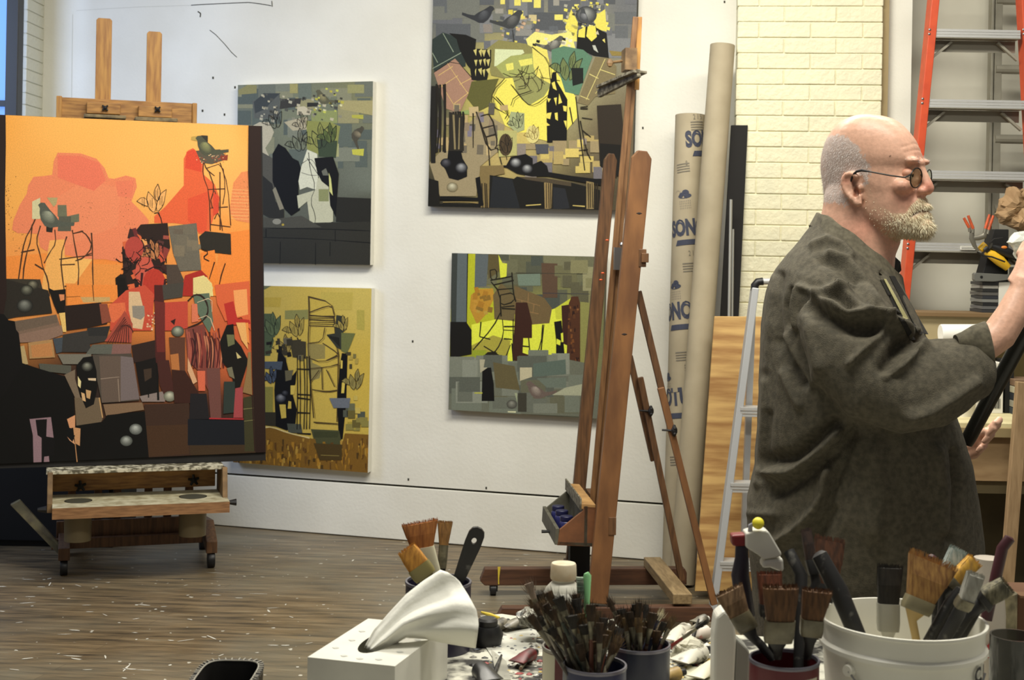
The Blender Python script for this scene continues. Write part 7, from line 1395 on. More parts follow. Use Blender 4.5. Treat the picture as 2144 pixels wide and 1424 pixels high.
# small brushes: one object each
rb = random.Random(21)
HCOL = [mat('h%d' % i, c, .5, kind='noise', col2=(150, 146, 130), scale=80, amt=.6, lo=.55, hi=.7) for i, c in enumerate([(52, 44, 36), (70, 62, 50), (40, 38, 40), (92, 84, 66), (96, 52, 34), (46, 54, 44), (120, 112, 92), (60, 34, 30)])]
BCOL = [FUR('bf%d' % i, c, c2_) for i, (c, c2_) in enumerate([((66, 48, 28), (40, 30, 20)), ((86, 62, 34), (46, 34, 22)), ((44, 38, 30), (26, 24, 20)), ((96, 74, 40), (60, 44, 26))])]
def small_brush(base, tip, k, wd, label, group, fan=1.0, blen=.030, hm=None, bmt=None, fm_=None):
    t = thing('artist_brush', label, 'paintbrush', base, 0, group); ax = (tip - base).normalized(); s_ = ax.cross(Vector((0, 1, 0))).normalized(); nn_ = s_.cross(ax)
    f1 = tip - ax * blen; f0 = f1 - ax * .028
    build('handle', MB().tube([base, base + (f0 - base) * .3, base + (f0 - base) * .75, f0], [.0020, .0032, .0036, .0028], 8), hm or HCOL[k % 8], t, smooth=True)
    build('ferrule', MB().loft([ell(f0, s_ * .003, nn_ * .003, 10), ell(f0 + ax * .01, s_ * .0034, nn_ * .0034, 10), ell(f1, s_ * wd * .8, nn_ * .0026, 10)]), fm_ or SILV, t, smooth=True)
    m = MB(); m.loft([ell(f1 - ax * .001, s_ * wd * .78, nn_ * .0024, 12), ell(f1 + ax * blen * .55, s_ * wd, nn_ * .003, 12), ell(tip - ax * .003, s_ * wd * fan * .8, nn_ * .002, 12)])
    r = random.Random(k)
    for _ in range(60):
        u, v = r.gauss(0, .62), r.uniform(-1, 1); p0 = f1 + ax * blen * .4 + s_ * u * wd * .9 + nn_ * v * .003; p1 = tip + s_ * u * wd * fan * 1.25 + nn_ * v * .005 + ax * r.uniform(-.008, .009); o = len(m.v); q_ = s_ * .0006; m.v += [p0 - q_, p0 + q_, p1]; m.f.append([o, o + 1, o + 2]); m.m.append(0)
    build('bristles', m, bmt or BCOL[k % 4], t); return t
gA = 'small worn brushes in the blue can'; lA = 'small worn brush with dark splayed bristles, one of the crowd in the blue can'
tips = [(1118, 1262), (1133, 1255), (1146, 1236), (1158, 1272), (1167, 1248), (1180, 1285), (1175, 1256), (1192, 1262), (1198, 1300), (1206, 1250), (1212, 1282), (1222, 1305), (1205, 1240), (1230, 1290), (1242, 1318), (1186, 1310), (1168, 1300), (1152, 1292), (1256, 1300), (1262, 1325), (1240, 1340), (1220, 1330), (1274, 1316), (1285, 1296), (1296, 1310), (1265, 1290), (1300, 1330)]
tips += [(1108, 1285), (1125, 1290), (1140, 1262), (1150, 1312), (1172, 1325), (1190, 1335), (1203, 1322), (1212, 1345), (1236, 1262), (1248, 1275), (1288, 1345), (1162, 1258), (1195, 1286)]
ORD = ['first', 'second', 'third', 'fourth', 'fifth', 'sixth', 'seventh', 'eighth', 'ninth', 'tenth', 'eleventh', 'twelfth', 'thirteenth', 'fourteenth', 'fifteenth', 'sixteenth', 'seventeenth', 'eighteenth', 'nineteenth', 'twentieth', 'twenty-first', 'twenty-second', 'twenty-third', 'twenty-fourth', 'twenty-fifth', 'twenty-sixth', 'twenty-seventh', 'twenty-eighth', 'twenty-ninth', 'thirtieth', 'thirty-first', 'thirty-second', 'thirty-third', 'thirty-fourth', 'thirty-fifth', 'thirty-sixth', 'thirty-seventh', 'thirty-eighth', 'thirty-ninth', 'fortieth', 'forty-first']
tips.sort()
for k, (x, y) in enumerate(tips):
    tipx = P(x, y, 2.15 + rb.uniform(-.03, .05)); a = rb.uniform(0, 6.28); rr_ = rA * rb.uniform(.1, .8); b0 = cA + Vector((rr_ * math.cos(a) * .6 - (x - 1215) * .00015, rr_ * math.sin(a), .010)); small_brush(b0, tipx, k, rb.uniform(.0045, .0078), 'small worn brush in the blue can, %s tip from the left' % ORD[k], gA, rb.uniform(1.1, 1.9), rb.uniform(.018, .034))
gC = 'small worn brushes in the navy can'; lC = 'small worn brush with dark bristles, one of those in the navy can'
for k, (x, y) in enumerate(sorted([(1273, 1252), (1300, 1272), (1318, 1278), (1340, 1258), (1352, 1262), (1335, 1290), (1322, 1296), (1362, 1300), (1376, 1318), (1310, 1290), (1292, 1286), (1348, 1310), (1368, 1280), (1392, 1300), (1410, 1290), (1328, 1262)])):
    tipx = P(x, y, 2.33 + rb.uniform(-.03, .03)); a = rb.uniform(0, 6.28); rr_ = rC * rb.uniform(.1, .7); b0 = cC + Vector((rr_ * math.cos(a) * .6 + (x - 1330) * .0001, rr_ * math.sin(a), .010)); small_brush(b0, tipx, k + 40, rb.uniform(.005, .0078), 'small worn brush in the navy can, %s tip from the left' % ORD[k], gC, rb.uniform(1.0, 1.4), rb.uniform(.02, .034))
small_brush(cC + Vector((-.02, 0, .01)), P(1387, 1281, 2.32), 77, .0045, 'small brush with white tip and navy handle in the navy can', None, 1.0, .016, mat('navy_handle', (40, 42, 66), .4), mat('white_bristle', (216, 208, 180), .7), mat('navy_handle', (40, 42, 66)))
small_brush(cC + Vector((-.03, .01, .01)), P(1478, 1302, 2.33), 78, .0035, 'long red handled brush leaning far right out of the navy can', None, 1.0, .02, mat('red_handle', (120, 44, 34), .4))
small_brush(cB + Vector((.0, .0, .01)), P(1105, 1218, 2.26), 79, .006, 'long pale brush leaning left out of the maroon can', None, 1.6, .03, mat('pale_handle', (140, 134, 116), .5), FUR('pinkish', (150, 130, 112), (110, 96, 84)))
for k, (x, y) in enumerate([(1128, 1240), (1112, 1250)]): small_brush(cB + Vector((.012 * k, .01, .01)), P(x, y, 2.27), 90 + k, .006, ['dark olive brush rising left of the white bottle', 'leftmost dark brush in the maroon can'][k], None, 1.4, .03)
# toothbrush
tA_, tB_ = P(1232, 1392, 2.2), P(1222, 1205, 2.2); tbx = thing('toothbrush', 'pale green toothbrush standing in the blue can', 'toothbrush', Vector((tA_.x, 2.2, TZ_ + .012)))
ax = (tB_ - tA_).normalized(); tA_ = tB_ - ax * ((tB_.z - TZ_ - .014) / ax.z)
build('handle', MB().tube([tA_, tA_ + (tB_ - tA_) * .45, tA_ + (tB_ - tA_) * .62, tB_ + Vector((.006, 0, 0)), tB_ + Vector((.004, 0, .004))], [.005, .0065, .0035, .0062, .004], 12, flat=.6), mat('mint_plastic', (150, 214, 150), .3), tbx, smooth=True)
m = MB(); r = random.Random(2)
for i in range(16):
    for j in range(4):
        p_ = tB_ - ax * (.004 + i * .0022) + Vector((-.001, -.003 + .002 * j, 0)); e_ = p_ + Vector((-.011, r.uniform(-.001, .001), r.uniform(-.001, .001))); m.tube([p_, e_], [.0009, .0008], 5)
build('bristles', m, mat('green_grey_bristle', (120, 150, 128), .8, kind='noise', col2=(200, 200, 180), scale=120, amt=.8), tbx)
# white bottle with cap
cw = TPx(1178, 2.45); bo = thing('white_bottle', 'white plastic bottle with stained screw cap behind the brushes', 'bottle', cw); k_ = pxm(2.45); zz = lambda y: P(1178, y, 2.45).z - TZ_
build('bottle_body', MB().lathe(cw, [(.004, 0), (.031, 0), (.0325, .005), (.0325, zz(1252)), (.032, zz(1240)), (.0315, zz(1232)), (.024, zz(1222)), (.019, zz(1216)), (.019, zz(1212)), (.004, zz(1212))], 36), mat('milky_plastic', (208, 206, 192), .45), bo, smooth=True)
build('shoulder_band', MB().lathe(cw, [(.0335, zz(1252)), (.0345, zz(1250)), (.0345, zz(1240)), (.031, zz(1234)), (.030, zz(1234))], 36, caps=False), mat('white_band', (226, 224, 212), .4), bo, smooth=True)
build('screw_cap', MB().lathe(cw, [(.004, zz(1212)), (.0225, zz(1212)), (.0235, zz(1208)), (.0225, zz(1182)), (.021, zz(1179)), (.004, zz(1178.5))], 32), mat('stained_cap', (216, 208, 184), .5, kind='noise', col2=(186, 150, 104), scale=22, amt=.7), bo, smooth=True)
# small nozzle bottle at right
cn = TPx(1530, 2.2); nb = thing('nozzle_bottle', 'slim white bottle with slanted pointed top left of the maroon can', 'bottle', cn); z2 = lambda y: P(1530, y, 2.2).z - TZ_
m = MB(); m.prism([cn + Vector((x, -.022, z)) for x, z in ((-.028, .001), (.002, .001), (.006, z2(1335)), (.003, z2(1300)), (-.006, z2(1278)), (-.014, z2(1271)), (-.026, z2(1285)), (-.029, z2(1320)))], (0, .044, 0)); build('front_shell', m, mat('white_band', (226, 224, 212)), nb, bevel=.004)
m = MB(); m.prism([cn + Vector((x, -.018, z)) for x, z in ((.0025, .001), (.028, .001), (.028, z2(1358)), (.024, z2(1350)), (.0065, z2(1330)))], (0, .036, 0)); build('side_shell', m, mat('grey_translucent', (150, 150, 142), .4), nb, bevel=.003)
# paint tubes and clutter on the table
def paint_tube(label, a, b_, r_, m_, cm_, group=None, D=None):
    a, b_ = Vector(a), Vector(b_); ax = (b_ - a).normalized(); s_ = ax.cross(Vector((0, 0, 1))).normalized(); up_ = s_.cross(ax); a = a + Vector((0, 0, 0))
    t = thing('paint_tube', label, 'paint tube', (a + b_) / 2 - Vector((0, 0, r_)), 0, group)
    build('tube_body', MB().loft([ell(a, s_ * r_ * 1.35, up_ * .0012, 16), ell(a + ax * .012, s_ * r_ * 1.3, up_ * r_ * .35, 16), ell(a + (b_ - a) * .45, s_ * r_ * 1.1, up_ * r_ * .85, 16), ell(a + (b_ - a) * .82, s_ * r_, up_ * r_, 16), ell(b_ - ax * .010, s_ * r_ * .5, up_ * r_ * .5, 16)]), m_, t, smooth=True)
    build('cap', MB().lathe(b_ - ax * .011, [(.001, 0), (r_ * .5, 0), (r_ * .55, .001), (r_ * .48, .015), (.001, .015)], 14, axis=ax), cm_, t, smooth=True)
    return t
TUBW = mat('tube_white_metal', (216, 212, 196), .4, kind='noise', col2=(90, 84, 74), scale=30, amt=.9, lo=.52, hi=.62); CAPB = mat('cap_black', (28, 28, 28), .4); CAPW = mat('cap_white', (226, 224, 214), .4)
TUBD = mat('tube_dirty', (130, 124, 108), .4, kind='noise', col2=(40, 38, 34), scale=40, amt=1, lo=.45, hi=.6)
for i, (x0_, y0_, x1_, y1_, r_, mm, cc_, lb_) in enumerate([(1400, 1340, 1440, 1313, .013, TUBW, CAPW, 'white paint tube with white cap pointing away, right of navy can'), (1436, 1330, 1490, 1322, .013, mat('tube_red_label', (222, 210, 196), .4, kind='noise', col2=(190, 50, 48), scale=18, amt=1, lo=.55, hi=.62), CAPW, 'white paint tube with a red mark near the slim bottle'), (1420, 1385, 1480, 1362, .016, TUBW, CAPB, 'fat smeared white paint tube in front of the red marked one'), (1455, 1418, 1500, 1392, .013, mat('tube_cream', (226, 220, 196), .4), CAPW, 'cream paint tube lowest at the right of the navy can'),
        (1372, 1420, 1430, 1408, .012, mat('tube_ochre', (190, 160, 96), .4, kind='noise', col2=(90, 70, 40), scale=20, amt=.8), CAPB, 'ochre stained paint tube at the foot of the navy can'), (1345, 1310, 1370, 1300, .011, TUBD, CAPB, 'grey dirty paint tube just behind the navy can'), (1455, 1303, 1480, 1296, .011, TUBD, CAPW, 'small dirty tube at the far table edge by the slim bottle'), (1080, 1386, 1120, 1366, .012, mat('tube_red_black', (130, 40, 44), .4, kind='noise', col2=(36, 34, 30), scale=30, amt=1), CAPB, 'red and black smeared tube left of the maroon can'),
        (1015, 1320, 1062, 1302, .012, TUBD, CAPB, 'dark smeared tube lying left of the glass palette'), (1050, 1310, 1115, 1300, .012, TUBD, CAPB, 'dirty tube lying along the far table edge left of the brushes'), (1030, 1424, 1000, 1400, .016, mat('tube_black', (30, 29, 28), .35), CAPB, 'fat black tube at the bottom right of the tissue box')]):
    a_, b_ = G(x0_, y0_, TZ_ + r_ + .001), G(x1_, y1_, TZ_ + r_ + .001); d_ = b_ - a_
    if d_.length > .15: b_ = a_ + d_.normalized() * .15
    paint_tube(lb_, a_, b_, r_, mm, cc_, 'paint tubes lying on the table')
c_ = G(1020, 1350, TZ_); kn = thing('black_jar', 'small black jar with pale lid rim beside the hanging tissue corner', 'jar', c_)
build('jar_body', MB().lathe(c_ + Vector((0, 0, .001)), [(.004, 0), (.026, 0), (.030, .02), (.022, .035), (.004, .035)], 24), BLACK, kn, smooth=True); build('lid', MB().lathe(c_ + Vector((0, 0, .036)), [(.004, 0), (.019, 0), (.019, .01), (.015, .014), (.004, .014)], 24), PBLK, kn, smooth=True)
for i, (pts, c2_, lb_) in enumerate([([(1010, 1345), (1040, 1300), (1125, 1320), (1120, 1365), (1060, 1395), (1030, 1375)], (214, 213, 200), 'torn white paper sheet on the table left of the maroon can'), ([(1040, 1424), (1028, 1360), (1060, 1385), (1070, 1424)], (176, 174, 160), 'narrow grey paper scrap in front of the white paper'), ([(1005, 1290), (1050, 1286), (1120, 1296), (1100, 1312), (1030, 1306)], (204, 202, 186), 'pale paper scrap at the far table edge left'), ([(1270, 1300), (1300, 1292), (1330, 1300), (1300, 1330)], (212, 210, 192), 'crumpled white rag behind the brush cans'), ([(1430, 1424), (1440, 1395), (1500, 1402), (1500, 1440)], (208, 206, 180), 'white paper scrap at the foot of slim bottle')]):
    m = MB(); z_ = TZ_ + .0015 + i * .0008; m.prism([G(x, y, z_) for x, y in pts], (0, 0, .0006)); tag(build('paper_scrap', m, mat('scrap_%d' % i, c2_, .8, kind='noise', col2=tuple(int(v * .7) for v in c2_), scale=14, amt=.8)), lb_, 'paper', 'paper scraps on the table')
for i, (a, b_, mm, lb_) in enumerate([((1008, 1282), (1045, 1294), mat('yellow_paint', (208, 184, 60)), 'thin yellow handled brush lying at the far left of the table'), ((1050, 1372), (1030, 1424), PBLK, 'black handled palette knife lying in front of the white paper'), ((1110, 1372), (1090, 1400), SILV, 'thin grey stick lying left of the maroon can'), ((1462, 1330), (1440, 1385), PBLK, 'thin dark stick lying across the paint tubes'), ((1440, 1320), (1475, 1300), mat('pale_handle', (140, 134, 116)), 'pale stick lying behind the red marked tube')]):
    a_, b2 = G(*a, TZ_ + .006), G(*b_, TZ_ + .006); 
    if i == 3: a_.z += .03; b2.z += .012
    tag(build('thin_stick', MB().tube([a_, (a_ + b2) / 2, b2], [.002, .0042, .003], 10), mm, smooth=True), lb_, 'stick')
# maroon can with big brushes
cm4, cD, rD, hD_ = can('brush_can', 'maroon can with cream label holding broad brown brushes, left of bucket', 1642, 147, 1378, 2.05, mat('maroon_can', (96, 26, 32)), rim_m=DR)
m = MB()
for k in range(9):
    a0, a1 = math.radians(262 + k * 7), math.radians(262 + (k + 1) * 7); R_ = rD * .992; m.add([cD + Vector((R_ * math.cos(a_), R_ * math.sin(a_), z)) for a_, z in ((a0, .01), (a1, .01), (a1, hD_ - .018), (a0, hD_ - .018))], [(0, 1, 2, 3)])
lbl = build('paper_label', m, mat('cream_label', (206, 200, 176)), cm4)
q_ = MB(); rl = random.Random(4); xx = 0
for wlen in (11, 5):
    for k in range(wlen):
        hh_ = .0042 * rl.choice([1, 1, 1.5]); w2_ = rl.uniform(.0013, .002)
        q_.add([cD + Vector((rD * 1.0 * math.cos(math.radians(271) + x_ / rD), rD * 1.0 * math.sin(math.radians(271) + x_ / rD), hD_ - .034 + z_)) for x_, z_ in ((xx, 0), (xx + w2_, 0), (xx + w2_, hh_), (xx, hh_))], [(0, 1, 2, 3)]); xx += w2_ + .0007
    xx += .003
build('label_print', q_, mat('text_dark', (96, 92, 84), .7), lbl, flip=False)
BRN = ((112, 78, 48), (70, 48, 30)); CLR = mat('clear_plastic_ferrule', (120, 112, 88), .25, kind='noise', col2=(60, 54, 42), scale=30, amt=.8); WH2 = mat('white_handle', (226, 224, 210), .4)
def q5(x, y): return (1460 + x / 3.9125, 1060 + y / 3.9125)
flat_brush('broad brown brush with clear ferrule, front centre of the maroon can', q5(660, 1250), q5(660, 1110), q5(680, 930), q5(680, 650), 62, 74, 2.02, 2.00, PBLK, CLR, *BRN, .016)
flat_brush('brown brush fanned to the right over the bucket rim', q5(900, 1250), q5(930, 1060), q5(940, 920), q5(985, 680), 48, 62, 2.04, 2.02, PBLK, CLR, *BRN, .014)
flat_brush('pale tipped brown brush leaning left over the slim bottle', q5(620, 1260), q5(420, 1010), q5(340, 880), q5(255, 680), 46, 62, 2.07, 2.08, PBLK, CLR, (134, 106, 76), (84, 62, 40), .018)
flat_brush('dark brown brush standing behind the front centre brush', q5(620, 1240), q5(600, 900), q5(600, 800), q5(590, 540), 48, 50, 2.08, 2.09, PBLK, PBLK, (120, 66, 42), (76, 44, 28), .014)
flat_brush('wide dark brown brush at the back with square head, behind black handles', q5(830, 1240), q5(1010, 780), q5(1060, 640), q5(1085, 260), 50, 62, 2.14, 2.18, PBLK, PBLK, (100, 62, 40), (58, 38, 26), .016)
flat_brush('black brush with pointed dark head beside the square brown brush', q5(800, 1240), q5(960, 560), q5(930, 440), q5(890, 190), 24, 22, 2.11, 2.15, PBLK, PBLK, (62, 42, 32), (36, 26, 22), .012)
t = thing('paint_stick', 'thick paint worn black handle slanting from can to bucket', 'handle', P(*q5(1340, 1150), 2.06)); build('stick', MB().tube([P(*q5(1340, 1130), 2.07), P(*q5(1160, 700), 2.08), P(*q5(1000, 400), 2.1), P(*q5(990, 385), 2.1)], [.013, .0145, .0125, .008], 16), PBLK, t, smooth=True)
t = thing('dark_stick', 'slim black handle slanting up left from the maroon can', 'handle', cD + Vector((.02, 0, .01))); build('stick', MB().tube([cD + Vector((.02, .0, .012)), P(*q5(850, 560), 2.1), P(*q5(750, 370), 2.12)], [.006, .010, .009], 12), PBLK, t, smooth=True)
# red topped knife, white tilted bottle, yellow pin
t = thing('red_topped_bottle', 'dark bottle with a red square cap at the left of the brushes', 'bottle', P(*q5(400, 900), 2.16)); build('cap', MB().prism([P(*q5(x, y), 2.14) for x, y in ((282, 240), (400, 232), (398, 330), (290, 330))], (0, .025, 0)), mat('dark_red_cap', (122, 32, 34), .4), t, bevel=.003)
build('neck', MB().tube([P(*q5(365, 320), 2.153), P(*q5(365, 430), 2.153), P(*q5(350, 560), 2.155), P(*q5(400, 900), 2.16)], [.010, .011, .014, .014], 14), mat('indigo_dark', (38, 30, 46), .4), t, smooth=True)
t = thing('tilted_white_bottle', 'white smudged bottle tipped over with its cap down, among the brushes', 'bottle', P(*q5(600, 460), 2.14))
m = MB(); pb = [(400, 225), (470, 204), (560, 200), (590, 215), (690, 385), (690, 410), (640, 425), (545, 440), (500, 400), (400, 340)]; m.prism([P(*q5(x, y), 2.13) for x, y in pb], (0, .035, 0)); build('bottle_body', m, mat('smudged_white', (214, 212, 200), .45, kind='noise', col2=(120, 120, 112), scale=22, amt=.8, lo=.56, hi=.66), t, bevel=.006)
m = MB(); m.prism([P(*q5(x, y), 2.132) for x, y in ((535, 450), (600, 436), (705, 430), (712, 540), (660, 530), (600, 505), (535, 510))], (0, .028, 0)); build('bottle_cap', m, CAPW, t, bevel=.004)
t = thing('yellow_ball_pin', 'bright yellow ball on a grey stem above the white tilted bottle', 'ball', P(*q5(430, 205), 2.14)); build('ball', MB().sphere(P(*q5(498, 140), 2.13), .0092, 20), mat('bright_yellow', (236, 222, 50), .5), t, smooth=True); build('stem', MB().tube([P(*q5(432, 215), 2.14), P(*q5(436, 160), 2.135), P(*q5(470, 135), 2.13)], [.0038, .0036, .002], 10), mat('grey_plastic', (170, 170, 178), .4), t, smooth=True)
# bucket
bc = P(1890, 1294, 2.1); bh = bc.z - TZ_; bcz = Vector((bc.x, 2.1, TZ_)); br_ = 171 / pxm(2.1)
bu = thing('plastic_bucket', 'large white plastic bucket of brushes in the right foreground', 'bucket', bcz)
BW = mat('bucket_white', (236, 234, 222), .4, kind='noise', col2=(222, 218, 202), scale=6, amt=.7)
build('bucket_body', MB().lathe(bcz, [(.005, 0), (br_ * .84, 0), (br_ * .86, .006), (br_ * .955, bh - .042), (br_ * 1.0, bh - .042), (br_ * 1.0, bh - .036), (br_ * .962, bh - .032), (br_ * .97, bh - .006), (br_ * 1.0, bh - .004), (br_ * 1.0, bh), (br_ * .965, bh), (br_ * .95, bh - .01), (br_ * .84, .01), (.005, .01)], 64), BW, bu, smooth=True)
w1 = bcz + Vector((-br_ * .80, -br_ * .60, bh - .06)); w2 = bcz + Vector((-br_ * .35, -br_ * 1.0, bh - .14))
build('wire_handle', MB().tube([w1, w2, bcz + Vector((.0, -br_ * 1.03, bh - .16)), bcz + Vector((br_ * .5, -br_ * .92, bh - .14)), bcz + Vector((br_ * .82, -br_ * .58, bh - .06))], .0017, 8), METAL, bu, smooth=True)
build('handle_lug', MB().lathe(w1 + Vector((.004, .006, 0)), [(.001, 0), (.010, 0), (.008, .008), (.001, .008)], 16, axis=(-.8, -.6, 0)), BW, bu, smooth=True)
for s__, sz_, dx in (('C', .030, 0), ('.', .030, .019), ('I', .030, .028), ('.', .030, .037)):
    vs, fs = text_mesh(s__, sz_, .0012); q_ = MB(); R_ = br_ * .972; a0 = math.radians(312); q_.add([bcz + Vector((R_ * math.cos(a0 + (v.x + dx) / R_), R_ * math.sin(a0 + (v.x + dx) / R_), bh - .070 + v.y)) for v in vs], fs); build('marker_letter', q_, mat('marker_black', (40, 38, 38), .6), bu, flip=False)
def q6(x, y): return (1780 + x / 4.14, 1080 + y / 4.14)
flat_brush('widest straw coloured brush fanned left in the bucket', q6(600, 1400), q6(560, 830), q6(610, 720), q6(720, 380), 62, 106, 2.08, 2.10, mat('pale_wood_handle', (190, 162, 104), .5), mat('ferrule_olive', (128, 120, 92), .4), (176, 134, 74), (120, 80, 48), .020, tips=1)
flat_brush('pale grey brush head rising behind the yellow brush in the bucket', q6(700, 1300), q6(780, 640), q6(810, 560), q6(940, 290), 34, 36, 2.16, 2.18, PBLK, SILV, (176, 182, 176), (110, 128, 122), .018)
flat_brush('golden yellow brush pointing right in the bucket', q6(700, 1300), q6(850, 620), q6(900, 560), q6(1085, 385), 30, 34, 2.12, 2.14, PBLK, SILV, (216, 166, 60), (166, 128, 66), .018)
flat_brush('light grey rounded brush leaning right over the bucket rim', q6(680, 1330), q6(960, 800), q6(1010, 720), q6(1090, 500), 32, 36, 2.04, 2.02, PBLK, SILV, (178, 176, 166), (140, 138, 128), .018, hw=.010)
flat_brush('bushy greenish brush curling right at the bucket edge', q6(760, 1330), q6(1140, 760), q6(1180, 700), q6(1370, 600), 40, 40, 2.10, 2.08, PBLK, PBLK, (128, 122, 98), (52, 50, 40), .024, hw=.011)
flat_brush('clear square brush standing at the left inside of the bucket', q6(320, 1300), q6(330, 1000), q6(330, 760), q6(350, 430), 46, 52, 2.13, 2.14, mat('silver_handle', (190, 188, 176), .3), mat('clear_grey', (160, 158, 146), .2), (44, 40, 34), (26, 24, 20), .014)
for i, (pts, rr_, lb_) in enumerate([([(620, 1200), (860, 760), (960, 640)], .0085, 'long glossy black handle slanting right in the bucket'), ([(800, 1180), (1000, 860), (1200, 690)], .0115, 'thick black handle lower right in the bucket'), ([(1180, 900), (1320, 280), (1385, 195)], .009, 'dark maroon handle sticking up behind the bucket right side'), ([(760, 1200), (700, 420), (715, 350)], .007, 'thin brown handle seen between the yellow and wide brushes')]):
    DD = 2.09 if i < 2 else 2.2
    tag(build('long_paintbrush', MB().tube([P(*q6(*p_), DD) for p_ in pts] + [P(*q6(pts[-1][0] + 6, pts[-1][1] - 12), DD)], [rr_, rr_, rr_ * .95, rr_ * .5], 14), PBLK if i < 2 else mat('maroon_handle', (66, 30, 36), .4), smooth=True), lb_, 'handle')
# bottle with red triangle, jars and brown box to the right
cr = TPx(2066, 2.38); rt = thing('label_bottle', 'whitish bottle with a red triangle label behind the bucket', 'bottle', cr); zr = lambda y: P(2066, y, 2.38).z - TZ_
build('bottle_body', MB().lathe(cr, [(.003, 0), (.030, 0), (.031, .004), (.031, zr(1285)), (.028, zr(1240)), (.024, zr(1200)), (.023, zr(1168)), (.003, zr(1165))], 32), mat('pinkish_white_plastic', (192, 182, 168), .5), rt, smooth=True)
for s1, pts in (('red', ((2047, 1378), (2080, 1335), (2080, 1378))), ('white', ((2062, 1376), (2072, 1358), (2078, 1376)))):
    m = MB(); m.add([onplane(x, y, Vector((0, 2.3475 - (.0006 if s1 == 'white' else 0), 0)), Vector((0, -1, 0))) for x, y in pts], [(0, 1, 2)]); build(s1 + '_triangle', m, mat('label_red', (176, 44, 44), .5) if s1 == 'red' else mat('white_band', (226, 224, 212)), rt)
cg = TPx(2098, 2.46); gj = thing('crusty_jar', 'paint crusted beige bottle right of the red triangle bottle', 'jar', cg); build('jar_body', MB().lathe(cg, [(.003, 0), (.024, 0), (.026, .01), (.025, P(2098, 1240, 2.46).z - TZ_), (.003, P(2098, 1238, 2.46).z - TZ_)], 24), mat('crusty_beige', (176, 164, 128), .8, kind='noise', col2=(96, 90, 70), scale=40, amt=.9), gj, smooth=True)
x0 = P(2112, 1300, 2.5).x; bbx = thing('brown_carton', 'brown cardboard box at the right edge of the table', 'box', (x0 + .1, 2.53, TZ_)); zt = P(2120, 1245, 2.47).z; build('carton', MB().box((x0, 2.46, TZ_ + .001), (x0 + .22, 2.565, zt)), mat('brown_carton', (112, 78, 54), .8), bbx, bevel=.002)
build('flap', MB().bar((x0, 2.46, zt + .002), (x0 + .22, 2.46, zt + .002), .004, .03, side=(0, 0, 1)), mat('brown_carton_flap', (128, 96, 68), .8), bbx)
cj = TPx(2125, 2.2); gl2 = thing('glass_jar', 'smoky glass jar beside the bucket at the right edge', 'jar', cj); gmat = bpy.data.materials.new('smoky_glass'); gmat.use_nodes = True; gb = gmat.node_tree.nodes['Principled BSDF']; gb.inputs['Transmission Weight'].default_value = .85; gb.inputs['Roughness'].default_value = .15; gb.inputs['Base Color'].default_value = rgb(120, 120, 116)
hj = P(2125, 1330, 2.2).z - TZ_; build('jar_body', MB().lathe(cj, [(.003, .0), (.036, 0), (.038, .006), (.038, hj), (.035, hj), (.035, .008), (.003, .008)], 32), gmat, gl2, smooth=True)
# dark wire basket at the bottom edge
b0 = P(474, 1424, 2.3); wb = thing('woven_basket', 'black woven basket rim poking in at the bottom edge', 'basket', Vector((b0.x, 2.3, 0)))
bz = P(474, 1412, 2.3).z; m = MB(); rx, ry = 68 / pxm(2.3), .085
loop = lambda k, z, n=48: [Vector((b0.x + (rx * k) * (abs(math.cos(t)) ** .5) * (1 if math.cos(t) > 0 else -1), 2.3 + ry * k * (abs(math.sin(t)) ** .5) * (1 if math.sin(t) > 0 else -1), z)) for t in [2 * math.pi * i / n + .01 for i in range(n)]]
m.loft([loop(.9, 0.0), loop(.95, bz - .12), loop(1, bz - .004), loop(1.02, bz), loop(.86, bz), loop(.85, bz - .01), loop(.80, .02)]); build('basket_body', m, mat('black_basket', (24, 22, 20), .5), wb, smooth=True)
fine = loop(1, bz + .0005, 600); acc = [0]
for i in range(600): acc.append(acc[-1] + (fine[(i + 1) % 600] - fine[i]).length)
bcn = Vector((b0.x, 2.3, bz + .0005)); nst = 44
for s_i in range(nst):
    t = acc[-1] * s_i / nst; k = next(i for i in range(600) if acc[i + 1] >= t); p_ = fine[k]
    build('stitch', MB().tube([p_ + Vector((0, 0, -.006)), p_ + Vector((0, 0, .001)), bcn + (p_ - bcn) * .86 + Vector((0, 0, .001))], [.0012, .0013, .0012], 6), mat('pale_cord', (150, 146, 134), .7), wb)
il = loop(.865, bz + .001, 80); build('inner_cord', MB().tube(il + [il[0]], .0014, 6), mat('pale_cord', (150, 146, 134)), wb)
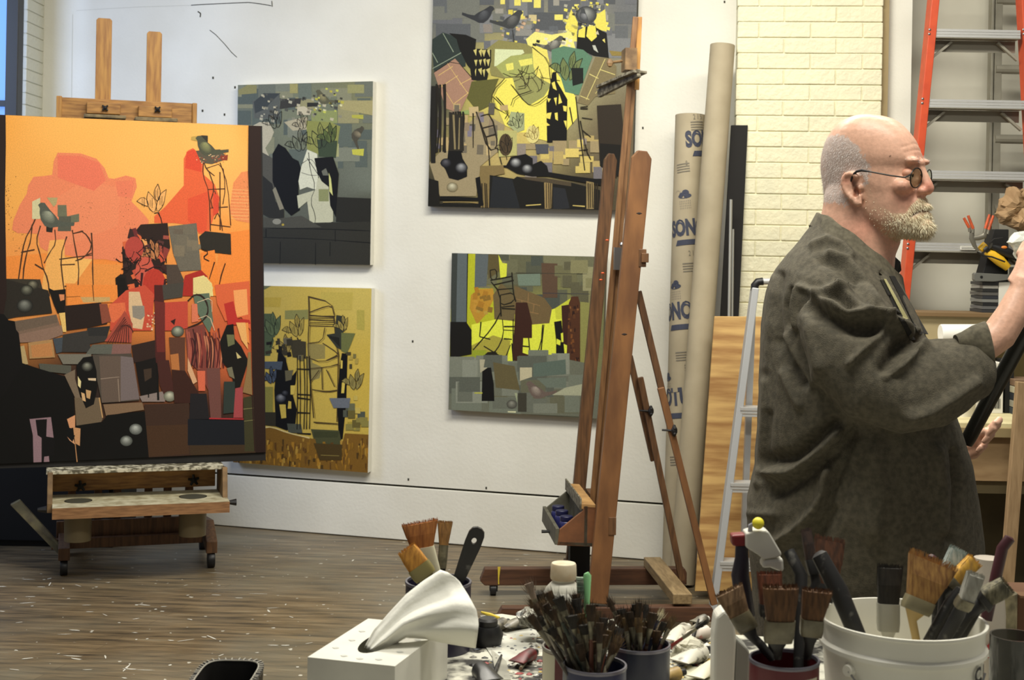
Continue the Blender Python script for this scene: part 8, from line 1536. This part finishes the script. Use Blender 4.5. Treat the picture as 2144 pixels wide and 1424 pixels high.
# dried paint lumps on the table (uncountable)
lum = [MB() for _ in range(1)][0]; rl = random.Random(8); cl_ = [(40, 38, 36), (230, 228, 214), (110, 106, 96), (150, 44, 42), (196, 168, 80), (60, 66, 74), (200, 196, 176), (30, 28, 28)]
for _ in range(520):
    px, py = (rl.uniform(990, 1140), rl.uniform(1288, 1424)) if rl.random() < .45 else (rl.uniform(1385, 1505), rl.uniform(1300, 1424))
    p_ = G(px, py, TZ_); q_ = (p_ - TC); 
    if q_.dot(tn) > -.012: continue
    r_ = rl.uniform(.0025, .008); n_ = 7; o = len(lum.v); hgt = r_ * rl.uniform(.3, .9); a0 = rl.uniform(0, 6); e_ = rl.uniform(.4, 1)
    ring = [p_ + Vector((math.cos(a0 + 2 * math.pi * i / n_) * r_ * rl.uniform(.6, 1.3), math.sin(a0 + 2 * math.pi * i / n_) * r_ * e_, .0008)) for i in range(n_)]
    mi = rl.randrange(8); lum.v += ring + [p_ + Vector((0, 0, hgt))]
    for i in range(n_): lum.f.append([o + i, o + (i + 1) % n_, o + n_]); lum.m.append(mi)
tag(build('dried_paint_crumbs', lum, [mat('crumb_%d' % i, c_, .45) for i, c_ in enumerate(cl_)], smooth=True, sharp=0), 'dried paint crumbs and smears in black, white and red over the table top', 'dried paint', kind='stuff')
crumple('paint_rag', 'crumpled grey white rag between the navy can and slim bottle', 'rag', [(1408, 1345), (1430, 1333), (1455, 1335), (1475, 1345), (1478, 1370), (1462, 1392), (1425, 1394), (1408, 1372)], 2.50, .03, mat('smeared_rag', (206, 202, 182), .8, kind='noise', col2=(96, 92, 76), scale=30, amt=1, lo=.45, hi=.62), .012, 5, 40)
crumple('foil_lump', 'crumpled grey foil lump at the far left edge of the table clutter', 'foil', [(1085, 1284), (1100, 1272), (1122, 1274), (1140, 1284), (1142, 1305), (1118, 1318), (1092, 1308)], 2.62, .03, mat('dirty_foil', (150, 148, 136), .35, .4, kind='noise', col2=(50, 50, 46), scale=40, amt=1, lo=.45, hi=.6), .014, 12, 45)
